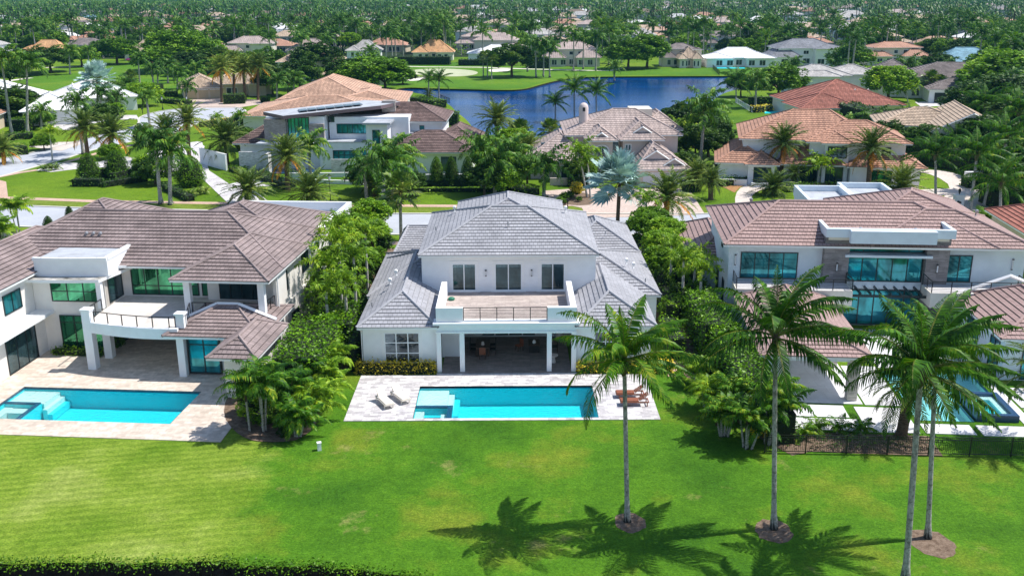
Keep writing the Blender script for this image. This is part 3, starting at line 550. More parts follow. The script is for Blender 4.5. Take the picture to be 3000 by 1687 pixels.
def proto_palm(kind, var=0, lod=1.0, wind=(0.0, 0.0)):
    key = (kind, var, lod)
    if key in PROTO: return PROTO[key]
    random.seed(sum(ord(c)*(i+3) for i, c in enumerate(kind))*7+var*31); out, rach, dead = [], [], []
    t = empty('palm'); t.hide_render = False
    if kind == 'coconut':
        n = int(22*min(1, lod+.25)) if lod > .7 else int(22*min(1, lod+.3)); nl = int(50*lod)
        for i in range(n):
            a = i*2.39996+random.uniform(-.2, .2); f = i/n; e0 = R_(80-88*f**0.95+random.uniform(-13, 13)); a += random.uniform(-.35, .35)
            frond(out, rach, (0, 0, 0.25*(1-f)), a, e0, random.uniform(3.9, 4.9)*(0.8 if f < .1 else 1), R_(random.uniform(50, 92))*(1.05-0.2*f), nl, random.uniform(.8, 1.05), 0.092/max(lod, .3)**.9, wind, hang=random.uniform(.8, 1.5), fwd=.75)
        frond(out, rach, (0, 0, .2), random.uniform(0, 6), R_(86), 3.2, R_(22), nl, .45, .06, (wind[0]*.3, 0), hang=.1)
        lm, tm, r = 'coco', 'trunk', (0.19, 0.15)
    elif kind == 'royal':
        n = int(17*min(1, lod+.4)); nl = int(38*lod)
        for i in range(n):
            a = i*2.39996+random.uniform(-.2, .2); f = i/n; e0 = R_(80-92*f+random.uniform(-6, 6))
            frond(out, rach, (0, 0, 0.1*(1-f)), a, e0, random.uniform(3.1, 3.7), R_(random.uniform(75, 110)), nl, 0.9, 0.11/max(lod, .3)**.95, wind, hang=0.8, plum=0.6)
        lm, tm, r = 'royal', 'trunk', (0.26, 0.18)
    elif kind in ('date', 'date_lush'):
        n = int((52 if kind == 'date' else 58)*min(1, lod+.3)); nl = int(30*lod)
        for i in range(n):
            a = i*2.39996; f = i/n; e0 = R_(84-118*f**1.1+random.uniform(-6, 6)); o_, q = (out, rach)
            if kind == 'date' and f > .88: o_ = dead
            frond(o_, q, (0, 0, 0.25*(1-f)), a, e0, random.uniform(2.7, 3.3)*(0.75 if f < .12 else 1), R_(random.uniform(38, 62)), nl, 0.52, 0.075/max(lod, .35)**1.0, wind, hang=0.22, plum=.25, start=.06, fwd=.8)
        lm, tm, r = 'date', 'trunk_brown', (0.36, 0.34)
    elif kind == 'foxtail':
        n = int(13*min(1, lod+.4)); nl = int(30*lod)
        for i in range(n):
            a = i*2.39996; f = i/n; e0 = R_(78-75*f+random.uniform(-6, 6))
            frond(out, rach, (0, 0, 0), a, e0, random.uniform(2.2, 2.7), R_(random.uniform(80, 115)), nl, 0.55, 0.10/max(lod, .35)**.9, wind, hang=0.45, plum=1.3)
        lm, tm, r = 'foxtail', 'trunk_white', (0.15, 0.10)
    elif kind == 'areca':
        n = 10; nl = int(24*lod)
        for i in range(n):
            a = i*2.39996; f = i/n; frond(out, rach, (0, 0, 0), a, R_(82-70*f+random.uniform(-6, 6)), random.uniform(1.6, 2.1), R_(random.uniform(70, 110)), nl, 0.55, 0.085/max(lod, .35)**.8, wind, hang=0.8)
        lm, tm, r = 'coco', 'trunk', (0.08, 0.06)
    elif kind == 'sabal':
        for i in range(30):
            f = i/30; fanleaf(out, rach, (0, 0, 0), i*2.39996, R_(80-125*f+random.uniform(-8, 8)), random.uniform(.9, 1.25), random.uniform(.8, 1.0), int(14*lod)+4, 0.7)
        lm, tm, r = 'fan', 'trunk', (0.20, 0.17)
    elif kind == 'bismarck':
        for i in range(36):
            f = i/36; fanleaf(out, rach, (0, 0, 0), i*2.39996, R_(82-125*f**1.1+random.uniform(-8, 8)), random.uniform(1.1, 1.7), random.uniform(1.2, 1.5), int(22*lod)+4, 0.35)
        lm, tm, r = 'silver', 'trunk_brown', (0.24, 0.22)
    V = np.vstack(out); Rr = np.vstack(rach); mats = [M[lm], M['rachis']]; parts = [V, Rr]; mi = [0]*(len(V)//4)+[1]*(len(Rr)//4)
    if dead: D = np.vstack(dead); parts.append(D); mats.append(M['dead']); mi += [2]*(len(D)//4)
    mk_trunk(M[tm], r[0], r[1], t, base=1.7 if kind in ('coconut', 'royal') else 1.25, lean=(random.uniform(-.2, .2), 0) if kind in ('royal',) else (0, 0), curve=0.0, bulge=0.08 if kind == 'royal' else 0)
    npmesh('crown', np.vstack(parts), 4, mats, mi, t)
    mb = MB()
    if kind in ('royal', 'foxtail'): mb.tube([(0, 0, -1.5), (0, 0, -.7), (0, 0, .15)], [r[1]*1.05, r[1]*1.15, r[1]*.55], 10)
    elif kind == 'coconut': mb.tube([(0, 0, -.75), (0, 0, -.35), (0, 0, .05), (0, 0, .35)], [r[1]*.95, r[1]*1.75, r[1]*1.6, r[1]*.7], 10)
    elif kind in ('date', 'date_lush'): mb.tube([(0, 0, -1.0), (0, 0, -.4), (0, 0, .1)], [r[1], r[1]*1.5, r[1]*1.1], 10)
    else: mb.tube([(0, 0, -.5), (0, 0, 0), (0, 0, .15)], [r[1], r[1]*1.3, r[1]*.6], 8)
    mb.build('crown_shaft' if kind in ('royal', 'foxtail') else 'leaf_bases', M['shaft'] if kind in ('royal', 'foxtail') else M['trunk_dark'] if kind != 'coconut' else M['trunk_brown'], t, smooth=True)
    PROTO[key] = t; t['_used'] = 0; return t
NAMES = {'coconut': ('coconut_palm', 'coconut palm'), 'royal': ('royal_palm', 'royal palm'), 'date': ('date_palm', 'date palm'), 'date_lush': ('date_palm', 'date palm'), 'foxtail': ('foxtail_palm', 'foxtail palm'),
         'areca': ('areca_palm', 'areca palm'), 'sabal': ('fan_palm', 'fan palm'), 'bismarck': ('silver_palm', 'silver fan palm')}
def palm(kind, X, Y, h, cs=1.0, label=None, group=None, var=0, lod=1.0, rot=None, lean=(0, 0), ts=1.0, wind=(0, 0)):
    src = proto_palm(kind, var, lod, wind); nm, cat = NAMES[kind]
    if src.get('_used'): t = copy_tree(src)
    else: t = src
    src['_used'] = 1
    t.name = nm
    t.location = (X, Y, 0); t.rotation_euler = (0, 0, random.uniform(0, 6.28) if rot is None else rot)
    for c in KIDS[t.as_pointer()]:
        if c.name.startswith('trunk'):
            c.scale = (ts, ts, h); 
            if lean != (0, 0): c.rotation_euler = (-math.atan2(lean[1], h), math.atan2(lean[0], h), 0)
        else: c.scale = (cs, cs, cs); c.location = (lean[0], lean[1], h)
        if c.name.startswith('crown_shaft') or c.name.startswith('leaf_bases'): c.scale = (ts, ts, min(1.0, h/2.2))
    tag(t, label, 'palm tree', group); return t
def palm_px(kind, bx, by, cx, cy, cs=1.0, label=None, group=None, **kw):
    X, Y = G(bx, by); h = max(0.3, ZY(cx, cy, Y)); d = ray(cx, cy); X2 = d[0]*(Y/d[1])
    if kw.get('rot') is None: kw['rot'] = 0
    if Y > 95: cs *= {'date': 1.3, 'date_lush': 1.25, 'royal': 1.2, 'sabal': 1.15}.get(kind, 1.12)
    return palm(kind, X, Y, h, cs, label, group, lean=(X2-X, 0), **kw)
# leaf quads spread through volumes
def leafquads(P_, size, flat=0.35):
    n = len(P_); a = rng.normal(0, 1, (n, 3)); a[:, 2] *= flat; a = nrm(a); nn = nrm(rng.normal(0, 0.7, (n, 3))+np.array([0, 0, .9])); b = nrm(np.cross(nn, a)); s = size*rng.uniform(.6, 1.3, (n, 1))
    return np.stack([P_-a*s*.5, P_+b*s*.28, P_+a*s*.5, P_-b*s*.28], 1).reshape(-1, 3)
def clump_points(K, per, rx, ry, rz, cr, shell=0.55, zmin=-0.35):
    d = nrm(rng.normal(0, 1, (K*3, 3))); d = d[d[:, 2] > zmin][:K]; K = len(d); rr = rng.uniform(shell, 1.0, (K, 1))**.6; c = d*rr*np.array([rx, ry, rz])
    q = nrm(rng.normal(0, 1, (K*per, 3))+np.array([0, 0, .35]))*(rng.uniform(0.35, 1, (K*per, 1))**.5)*cr*np.repeat(rng.uniform(.6, 1.25, (K, 1)), per, axis=0)
    q[:, 2] *= .75; return np.repeat(c, per, axis=0)+q
def ellipsoid(mb, rx, ry, rz, c=(0, 0, 0), mi=0, n=8):
    for j in range(4):
        for k in range(n):
            q = []
            for jj, kk in ((j, k), (j, k+1), (j+1, k+1), (j+1, k)):
                th = math.pi*(jj/4); ph = 2*math.pi*kk/n; q.append((c[0]+rx*math.sin(th)*math.cos(ph), c[1]+ry*math.sin(th)*math.sin(ph), c[2]-rz*math.cos(th)))
            mb.face(q, mi)
TP = {}
def tree(kind, X, Y, r, h, label=None, group=None, var=0, cat='tree', name=None, leaf=None):
    """kinds: broad (spreading), bright, dense; the crown is leaf clumps around limbs."""
    key = (kind, var)
    if key not in TP:
        random.seed(hash_(kind)+var); t = empty('tree')
        mt = {'broad': 'broad', 'bright': 'broad2', 'dense': 'hedge', 'clusia': 'clusia'}[kind]
        Pq = clump_points(120, 95, 1, 1, .78, .23, .35); V = leafquads(Pq, .115)
        mb = MB(); tops = []
        mb.tube([(0, 0, -1.25), (0.02, 0, -.8), (0, 0.02, -.35)], [.075, .055, .045], 7)
        for k in range(7):
            a = k*.9+random.uniform(-.3, .3); mb.tube([(0, 0, -.5), (.3*math.cos(a), .3*math.sin(a), -.1), (.62*math.cos(a), .62*math.sin(a), random.uniform(.1, .45))], [.035, .022, .008], 5)
        mb.build('trunk', M['trunk_brown'], t)
        npmesh('crown', V, 4, M[mt], None, t); TP[key] = t; t['_used'] = 0
    src = TP[key]; t = copy_tree(src) if src.get('_used') else src; src['_used'] = 1
    t.name = name or 'broadleaf_tree'
    zc = h-r*.72 if h > r*1.3 else h*.5; t.location = (X, Y, zc); t.scale = (r, r, max(.3, (h-zc)/.86)) ; t.rotation_euler = (0, 0, random.uniform(0, 6.28))
    # the trunk reaches the ground
    for c in KIDS[t.as_pointer()]:
        if c.name.startswith('trunk'): c.scale = (1, 1, max(.3, zc/(1.25*t.scale[2])))
    return tag(t, label, cat, group)
def hash_(s): return sum(ord(c)*(i+5) for i, c in enumerate(s))
def leafmass(name, boxes, dens, size, mt, label=None, cat='hedge', group=None, core=True, parent=None, extra=None, rag=0.12, loc=None):
    """hedges and shrub banks: leaf quads on the skin of soft boxes (x0,x1,y0,y1,z0,z1) round a solid core painted dark as inner shade."""
    t = empty(name, (loc[0], loc[1], 0) if loc else (boxes[0][0], boxes[0][2], 0), 0, label, cat, group); ox, oy = t.location.x, t.location.y
    pts = []; mb = MB()
    for x0, x1, y0, y1, z0, z1 in boxes:
        a, b, c = x1-x0, y1-y0, z1-z0; areas = np.array([a*b, a*c, a*c, b*c, b*c]); n = rng.poisson(areas*dens)
        for k, nn in enumerate(n):
            u, v = rng.uniform(0, 1, nn), rng.uniform(0, 1, nn); o = rng.normal(0, rag, nn)-abs(rng.normal(0, rag*.8, nn))
            if k == 0: q = np.stack([x0+u*a, y0+v*b, z1+o+rag], 1)
            elif k == 1: q = np.stack([x0+u*a, y0-o, z0+v*c], 1)
            elif k == 2: q = np.stack([x0+u*a, y1+o, z0+v*c], 1)
            elif k == 3: q = np.stack([x0-o, y0+u*b, z0+v*c], 1)
            else: q = np.stack([x1+o, y0+u*b, z0+v*c], 1)
            pts.append(q)
        if core: i_ = min(.14, a*.2, b*.2); mb.box(x0+i_-ox, x1-i_-ox, y0+i_-oy, y1-i_-oy, z0, z1-min(.12, c*.15))
    Pq = np.vstack(pts)-np.array([ox, oy, 0]); npmesh('leaves', leafquads(Pq, size), 4, M[mt], None, t)
    if core: mb.build('shade_core', M['core'], t)
    return t
def rot_hedge(name, p0, p1, wd, h, dens, size, mt, label, group=None, cat='hedge', z0=0.0, rag=.1):
    a, b = Vector(p0), Vector(p1); d = b-a; t = leafmass(name, [(0, d.length, -wd/2, wd/2, z0, h)], dens, size, mt, label, cat, group, rag=rag, loc=(0, 0))
    t.location = (a.x, a.y, 0); t.rotation_euler = (0, 0, math.atan2(d.y, d.x)); return t
SP = {}
def shrub(X, Y, r, h, mt, label=None, group=None, name='shrub', cat='shrub', shape='ball', z=0.0):
    key = (mt, shape)
    if key not in SP:
        t = empty(name)
        if shape == 'ball': Pq = clump_points(40, 40, .8, .8, .8, .28, .6, -.6)
        elif shape == 'cone':
            n = 5200; zz = rng.uniform(0, 1, n)**1.0; rr = np.sin(np.clip(1.0-zz, 0, 1)**.6*math.pi/2)*rng.uniform(.8, 1.05, n)*np.clip(.55+zz*2, 0, 1); a = rng.uniform(0, 6.283, n); Pq = np.stack([rr*np.cos(a), rr*np.sin(a), zz*2-1], 1)
        npmesh('leaves', leafquads(Pq, .17 if shape == 'ball' else .085), 4, M[mt], None, t)
        mb = MB()
        if shape == 'ball': ellipsoid(mb, .62, .62, .66)
        else: mb.lathe([(.1, -1), (.55, -.9), (.8, -.5), (.7, 0), (.45, .5), (.05, .88)], 8)
        mb.build('shade_core', M['core'], t); SP[key] = t; t['_used'] = 0
    src = SP[key]; t = copy_tree(src) if src.get('_used') else src; src['_used'] = 1; t.name = name
    t.location = (X, Y, h/2+z); t.scale = (r, r, h/2); t.rotation_euler = (0, 0, random.uniform(0, 6.28)); return tag(t, label, cat, group)
M['loggia_tile'] = paver('loggia plank tile with painted shade', (0.30, 0.25, 0.23), (0.20, 0.17, 0.16), (0.12, 0.1, 0.1), 1.4, 0.2)  # darker copy of the wood look tile; loggia shade is put into its colour
# ------------------------------------------------------------------ house kit (local frame: u right, v away, z up)
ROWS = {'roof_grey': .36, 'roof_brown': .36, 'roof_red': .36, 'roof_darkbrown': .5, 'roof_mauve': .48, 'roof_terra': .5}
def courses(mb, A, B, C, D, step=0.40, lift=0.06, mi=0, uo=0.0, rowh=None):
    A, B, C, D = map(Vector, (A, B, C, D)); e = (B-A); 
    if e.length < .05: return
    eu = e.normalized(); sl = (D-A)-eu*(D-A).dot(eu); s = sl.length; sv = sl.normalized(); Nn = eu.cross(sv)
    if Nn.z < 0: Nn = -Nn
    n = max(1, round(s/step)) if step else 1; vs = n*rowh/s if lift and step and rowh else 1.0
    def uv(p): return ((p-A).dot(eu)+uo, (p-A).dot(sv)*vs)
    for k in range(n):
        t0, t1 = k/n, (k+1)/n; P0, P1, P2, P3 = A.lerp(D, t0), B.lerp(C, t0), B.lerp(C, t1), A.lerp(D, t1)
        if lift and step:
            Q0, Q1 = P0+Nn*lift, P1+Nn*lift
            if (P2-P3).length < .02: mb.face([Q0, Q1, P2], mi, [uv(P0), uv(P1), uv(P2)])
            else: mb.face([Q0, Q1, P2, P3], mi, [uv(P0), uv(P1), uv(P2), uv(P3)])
            mb.face([P0-Nn*.01, P1-Nn*.01, Q1, Q0], mi, [(uv(P0)[0], .002)]*4)  # lip takes the dark joint tone, painting shade below the course
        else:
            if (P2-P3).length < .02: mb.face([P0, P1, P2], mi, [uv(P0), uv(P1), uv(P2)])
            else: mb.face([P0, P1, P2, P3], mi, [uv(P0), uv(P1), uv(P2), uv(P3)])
class House:
    def __init__(s, name, label, O, yaw, wall='white', roof='roof_grey', step=0.40, lift=0.06, z=0.0, cat='house', group=None, fascia='trim', row=None):
        s.t = empty(name, (O[0], O[1], z), R_(yaw), label, cat, group); s.O, s.yaw = O, yaw; s.w = MB(); s.r = MB(); s.f = MB(); s.c = MB()
        s.wm, s.rm, s.fm = M[wall], M[roof], M[fascia]; s.step, s.lift = step, lift; s.rowh = ROWS.get(roof, .6)
    def hip(s, u0, u1, v0, v1, ze, zr, rd, gable='', cap=True, th=.18, caps=0.11):
        """rd = (ua, va, ub, vb) ends of the ridge."""
        a, b, c, d = (u0, v0, ze), (u1, v0, ze), (u1, v1, ze), (u0, v1, ze); p, q = (rd[0], rd[1], zr), (rd[2], rd[3], zr)
        alongu = abs(rd[2]-rd[0]) >= abs(rd[3]-rd[1]); o = random.uniform(0, 1)
        if alongu: pl = [(a, b, q, p), (b, c, q, q), (c, d, p, q), (d, a, p, p)]
        else: pl = [(a, b, p, p), (b, c, q, p), (c, d, q, q), (d, a, p, q)]
        for P_ in pl: courses(s.r, *P_, step=s.step, lift=s.lift, uo=o, rowh=s.rowh)
        if caps:
            for h in ((a, p), (d, p if alongu else q), (b, q if alongu else p), (c, q)): 
                s.r.tube([Vector(h[0])+Vector((0, 0, .04)), Vector(h[1])+Vector((0, 0, .06))], caps, 6)
            if (Vector(p)-Vector(q)).length > .1: s.r.tube([Vector(p)+Vector((0, 0, .05)), Vector(q)+Vector((0, 0, .05))], caps, 6)
        s.f.box(u0+.03, u1-.03, v0+.03, v1-.03, ze-th, ze-.012)
    def gable(s, u0, u1, v0, v1, ze, zr, along='v', th=.15):
        """gabled roof with plaster gable ends."""
        if along == 'v': m_ = (u0+u1)/2; p, q = (m_, v0, zr), (m_, v1, zr); pl = [((u1, v0, ze), (u1, v1, ze), q, p), ((u0, v1, ze), (u0, v0, ze), p, q)]; ends = [[(u0+.2, v0+.2, ze), (u1-.2, v0+.2, ze), (m_, v0+.2, zr-.1)], [(u1-.2, v1-.2, ze), (u0+.2, v1-.2, ze), (m_, v1-.2, zr-.1)]]
        else: m_ = (v0+v1)/2; p, q = (u0, m_, zr), (u1, m_, zr); pl = [((u0, v0, ze), (u1, v0, ze), q, p), ((u1, v1, ze), (u0, v1, ze), p, q)]; ends = [[(u1-.2, v0+.2, ze), (u1-.2, v1-.2, ze), (u1-.2, m_, zr-.1)], [(u0+.2, v1-.2, ze), (u0+.2, v0+.2, ze), (u0+.2, m_, zr-.1)]]
        for P_ in pl: courses(s.r, *P_, step=s.step, lift=s.lift, rowh=s.rowh)
        s.r.tube([Vector(p)+Vector((0, 0, .05)), Vector(q)+Vector((0, 0, .05))], .11, 6)
        for e_ in ends: s.w.face(e_)
        for (x, y) in ((pl[0][0], p), (pl[1][1], p), (pl[0][1], q), (pl[1][0], q)):
            A, B = Vector(x), Vector(y); s.f.tube([A-Vector((0, 0, .12)), B-Vector((0, 0, .12))], .10, 4)
    def wall(s, u0, u1, v0, v1, z0, z1, m=None): s.w.box(u0, u1, v0, v1, z0, z1)
    def part(s, name, m, *boxes, bevel=None):
        mb = MB()
        for b in boxes: mb.box(*b)
        return mb.build(name, M[m], s.t)
    def win(s, face, a0, a1, z0, z1, w, nx=2, nz=1, fm='frame_dark', gm='glass_teal', fw=.06, name='window', trim=None, out=.07, zs=None):
        """face S: wall plane v=w facing -v; N, E (u=w facing +u), W."""
        mb = MB(); sg = {'S': -1, 'N': 1, 'E': 1, 'W': -1}[face]
        def bx(b, a, c, z, zz, o0, o1):
            lo, hi = sorted((w+sg*o0, w+sg*o1))
            if face in 'SN': b.box(a, c, lo, hi, z, zz)
            else: b.box(lo, hi, a, c, z, zz)
        bx(mb, a0, a1, z0, z0+fw, .002, out); bx(mb, a0, a1, z1-fw, z1, .002, out); bx(mb, a0, a0+fw, z0+fw, z1-fw, .002, out); bx(mb, a1-fw, a1, z0+fw, z1-fw, .002, out)
        for i in range(1, nx): x = a0+(a1-a0)*i/nx; bx(mb, x-fw*.45, x+fw*.45, z0+fw, z1-fw, .002, out-.005)
        zz = zs if zs else [z0+(z1-z0)*i/nz for i in range(1, nz)]
        for z in zz: bx(mb, a0+fw, a1-fw, z-fw*.4, z+fw*.4, .003, out-.01)
        o = mb.build(name, M[fm], s.t); g = MB(); bx(g, a0+fw*.5, a1-fw*.5, z0+fw*.5, z1-fw*.5, .001, .022); g.build('pane', M[gm], o)
        if trim:
            t = MB(); k = trim; bx(t, a0-k, a0-.002, z0-k, z1+k, .001, .05); bx(t, a1+.002, a1+k, z0-k, z1+k, .001, .05); bx(t, a0-.001, a1+.001, z1+.002, z1+k, .001, .05); bx(t, a0-k*1.5, a1+k*1.5, z0-k-.08, z0-.002, .001, .11); t.build('trim', M['trim'], o)
        return o
    def rail(s, pts, z, h=1.0, post=1.2, bars=4, m='metal_dark', bt=.02):
        mb = MB()
        for a, b in zip(pts, pts[1:]):
            A, B = Vector((*a, 0)), Vector((*b, 0)); Ln = (B-A).length; d = (B-A).normalized(); n = max(1, round(Ln/post)); sd_ = Vector((-d.y, d.x, 0))
            for i in range(n+1): c = A.lerp(B, i/n)+Vector((0, 0, z+h/2)); mb.obox(c, d, sd_, (0, 0, 1), .03, .03, h/2)
            mb.obox((A+B)/2+Vector((0, 0, z+h)), d, sd_, (0, 0, 1), Ln/2, .035, .025)
            for k in range(bars): mb.obox((A+B)/2+Vector((0, 0, z+.12+(h-.2)*k/max(1, bars))), d, sd_, (0, 0, 1), Ln/2, bt*.6, bt*.6)
        return mb.build('railing', M[m], s.t)
    def lamp(s, u, v, z, nrm_=(0, -1), h=.45, m='metal_dark'):
        mb = MB(); a, b = nrm_; mb.box(u-.03+a*.03, u+.03+a*.03, v-.03+b*.03, v+.03+b*.03, z+.051, z+h-.051); mb.box(u-.06+a*.06, u+.06+a*.06, v-.06+b*.06, v+.06+b*.06, z-.03, z+.05); mb.box(u-.07+a*.1, u+.07+a*.1, v-.07+b*.1, v+.07+b*.1, z+h-.05, z+h+.03); o = mb.build('wall_lamp', M[m], s.t)
        g = MB(); g.box(u-.05+a*.09, u+.05+a*.09, v-.05+b*.09, v+.05+b*.09, z+.05, z+h-.05); g.build('lamp_glass', M['lamp_glass'], o)
    def vent(s, u, v, z, r=.14, m='trim'):
        mb = MB(); mb.tube([(u, v, z-.1), (u, v, z+.22), (u, v-.12, z+.34), (u, v-.3, z+.3)], [r*.7, r*.7, r*1.1, r], 8); mb.build('roof_vent', M[m], s.t)
    def done(s):
        if s.w.f: s.w.build('wall', s.wm, s.t)
        if s.r.f: s.r.build('roof', s.rm, s.t)
        if s.f.f: s.f.build('fascia', s.fm, s.t)
        return s.t
# ------------------------------------------------------------------ centre house
h = House('house', 'white two storey house with grey tiled hip roofs and pillared loggia at the middle', (0, 0), 0, 'white', 'roof_grey', .42, .05)
h.hip(-7.65, 7.15, 77.75, 93.6, 7.22, 9.98, (-1.75, 83.65, 1.35, 83.65))
h.hip(-5.4, 5.1, 85.5, 98.6, 7.25, 9.25, (-.35, 90.5, -.35, 93.5))
h.hip(-11.7, -5.55, 70.15, 90.0, 3.68, 5.35, (-8.55, 73.9, -8.55, 86))
h.hip(4.75, 10.9, 70.15, 86.0, 3.68, 5.30, (7.55, 73.8, 7.55, 82))
h.hip(-12.05, 12.4, 78.35, 92.3, 3.55, 6.0, (-7, 84.0, 7.2, 84.0))
h.hip(5.0, 12.35, 92.6, 104.0, 3.55, 5.5, (8.5, 97.2, 8.5, 99.5)); h.hip(-11.4, -4.6, 92.6, 102.0, 3.55, 5.1, (-10.4, 97.3, -6, 97.3))
h.wall(-7.42, 6.9, 78.45, 93.2, 3.0, 7.1); h.wall(-5.1, 4.8, 93.2, 98.2, 0, 7.12)
h.wall(-11.35, -5.72, 70.75, 78.7, 0, 3.52); h.wall(4.82, 10.55, 70.75, 78.7, 0, 3.52); h.wall(-11.7, -7.3, 78.7, 91.9, 0, 3.42); h.wall(6.8, 12.05, 78.7, 91.9, 0, 3.42)
h.wall(5.3, 12.0, 91.9, 103.7, 0, 3.40); h.wall(-11.1, -5.2, 91.9, 101.7, 0, 3.40)
# loggia: back wall, lintel, columns
h.wall(-5.72, 4.82, 78.2, 78.44, 0, 3.2); h.wall(-5.72, 4.82, 71.2, 78.2, 3.15, 3.62)
h.w.box(-5.72, 4.82, 70.3, 71.2, 3.14, 3.85); h.w.box(-5.55, -3.9, 73.6, 73.9, 0, 3.14)
for a, b in ((-5.72, -5.38), (-3.98, -3.62), (2.62, 2.98), (4.48, 4.83)): h.part('column', 'trim', (a, b, 70.3, 70.72, 0.03, 3.14))
h.part('cornice', 'trim', (-5.95, 5.06, 70.05, 71.25, 3.86, 4.02)); h.part('cornice', 'trim', (-5.76, 4.86, 70.22, 70.298, 3.2, 3.3))
h.part('parapet', 'white', (-5.72, -3.7, 70.35, 70.72, 4.022, 5.14), (2.66, 4.83, 70.35, 70.72, 4.022, 5.14), (-5.72, -5.28, 70.721, 77.3, 3.6, 5.14), (4.39, 4.83, 70.721, 77.3, 3.6, 5.14), (-3.699, 2.659, 70.42, 70.72, 4.022, 4.12))
h.rail([(-3.66, 70.55), (2.62, 70.55)], 4.12, .98, 1.26, 7)
h.part('terrace_floor', 'wood_tile', (-5.27, 4.38, 71.26, 78.44, 3.63, 3.93))
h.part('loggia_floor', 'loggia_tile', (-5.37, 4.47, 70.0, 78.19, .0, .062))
for a in (-4.95, -1.42, 2.36): h.win('S', a, a+2.0 if a != -1.42 else a+2.25, 4.02, 6.36, 78.45, 2, 1, 'frame_white', 'glass_dark', .09, 'sliding_door', trim=.22)
for u in (-2.15, 1.62): h.lamp(u, 78.44, 5.3, h=.5)
h.win('S', -9.72, -7.02, .62, 3.12, 70.75, 3, 3, 'frame_white', 'glass_grey', .09, trim=.2); h.win('S', 6.2, 8.85, .62, 3.12, 70.75, 3, 3, 'frame_white', 'glass_grey', .09, trim=.2)
h.win('S', -2.6, 2.0, .1, 2.6, 78.2, 4, 1, 'frame_white', 'glass_dark', .1, 'sliding_door')
for u, v, z in ((-9.6, 79.0, 5.3), (-9.9, 77.2, 5.1), (9.9, 82.6, 5.2), (10.4, 81.8, 5.05), (-5.2, 88.5, 8.6), (4.9, 88.2, 8.6)): h.vent(u, v, z)
for u, v, z in ((-6.6, 84, 7.9), (-.3, 81, 9.0), (-11.0, 74, 4.2), (11.3, 80.4, 4.2), (9.2, 94.6, 4.9)):
    mb = MB(); mb.tube([(u, v, z-.1), (u, v, z+.25)], .05, 6); mb.build('vent_pipe', M['metal_grey'], h.t)
mb = MB(); mb.tube([(-11.42, 70.68, .1), (-11.42, 70.68, 3.3), (-11.62, 70.3, 3.5)], .05, 6); mb.build('downpipe', M['trim'], h.t)
h.done()
# ------------------------------------------------------------------ left house
h = House('house', 'white two storey house with weathered brown tile roof and curved balcony at the left edge', (-32.3, 71.4), -4.8, 'offwhite', 'roof_brown', .44, .065)
h.hip(-12.6, 13.55, 5.95, 19.2, 6.6, 9.7, (-6, 12.5, 6.9, 12.5)); h.hip(5.7, 13.6, 2.2, 13.5, 6.605, 8.45, (9.65, 6.15, 9.65, 10))
h.hip(-.6, 12.25, 14, 26.3, 6.61, 8.95, (5.4, 19.4, 5.4, 20.5)); h.hip(-13.0, -2.5, 13.5, 25.7, 6.61, 9.05, (-8.2, 19.6, -8.2, 20.4))
h.hip(-14.3, -5.75, -16, 16, 6.615, 8.35, (-10.0, -11.5, -10.0, 11.7))
# low garden room roofs
h.hip(6.5, 14.1, -1.65, 6.3, 3.42, 4.6, (9.4, 2.3, 10.9, 2.3)); h.hip(11.3, 15.0, -5.55, 2.0, 3.30, 4.35, (13.15, -3.7, 13.15, 0)); 
h.wall(-13.8, -6.3, -15.4, 4.1, 0.0, 6.45); h.wall(-12, -.55, 4.2, 18.8, 0, 6.45); h.wall(-.55, 6.9, 7.3, 18.8, 0, 6.45); h.wall(6.9, 12.9, 6.6, 25.8, 3.1, 6.5); h.wall(6.9, 13.1, 7.3, 25.8, 0, 3.1); h.wall(-11.6, 7, 18.8, 25.5, 0, 6.5)
h.wall(12.6, 13.25, 3.4, 6.6, 0, 3.75); h.wall(12.95, 13.25, 4.9, 7.5, 3.75, 6.5)
# wing eyebrow slab and glass
h.part('canopy_slab', 'trim', (-6.29, -4.75, -15.4, 4.0, 3.25, 3.5)); h.w.box(-6.28, -5.68, -15.4, 4.0, 0, 3.24)
h.win('E', -1.9, 2.2, .08, 3.0, -5.68, 3, 1, 'frame_dark', 'glass_dark', .07, 'sliding_door'); h.win('E', -9.5, -4.0, .08, 3.0, -5.68, 4, 1, 'frame_dark', 'glass_dark', .07, 'sliding_door')
h.win('E', -.4, 2.0, 4.3, 5.85, -6.3, 2, 1, 'frame_dark', 'glass_teal', .07); h.win('E', -6, -3, 4.3, 5.85, -6.3, 2, 1, 'frame_dark', 'glass_teal', .07)
# slightly curved bay with the green windows
mb = MB(); 
for z0, z1, v, off in ((0, 6.0, 4.15, 0),):
    k = 8; pts = [(-6.28+i*(5.78)/k, v-.45*math.sin(math.pi*(.35+.65*i/k))) for i in range(k+1)]
    mb.prism(pts+[(-.5, 5.2), (-6.28, 5.2)], z0, z1)
mb.build('bay_wall', M['offwhite'], h.t); k = 8; pts = [(-6.1+i*5.9/k, 3.35-.35*math.sin(math.pi*(.3+.7*i/k))) for i in range(k+1)]
mb = MB(); mb.prism([(p[0]-.2, p[1]-.25) for p in pts]+[(.45, 7.2), (-6.27, 7.2)], 6.02, 6.26, 0, 1); mb.build('ledge', [M['trim'], M['ledge']], h.t)
mb = MB(); q = [(p[0]+.15, p[1]+.75) for p in pts]; mb.prism(q+[(q[-1][0], 8.3), (q[0][0], 8.3)], 6.262, 7.55, 0, 1); mb.build('parapet_box', [M['white'], M['membrane']], h.t)
mb = MB()
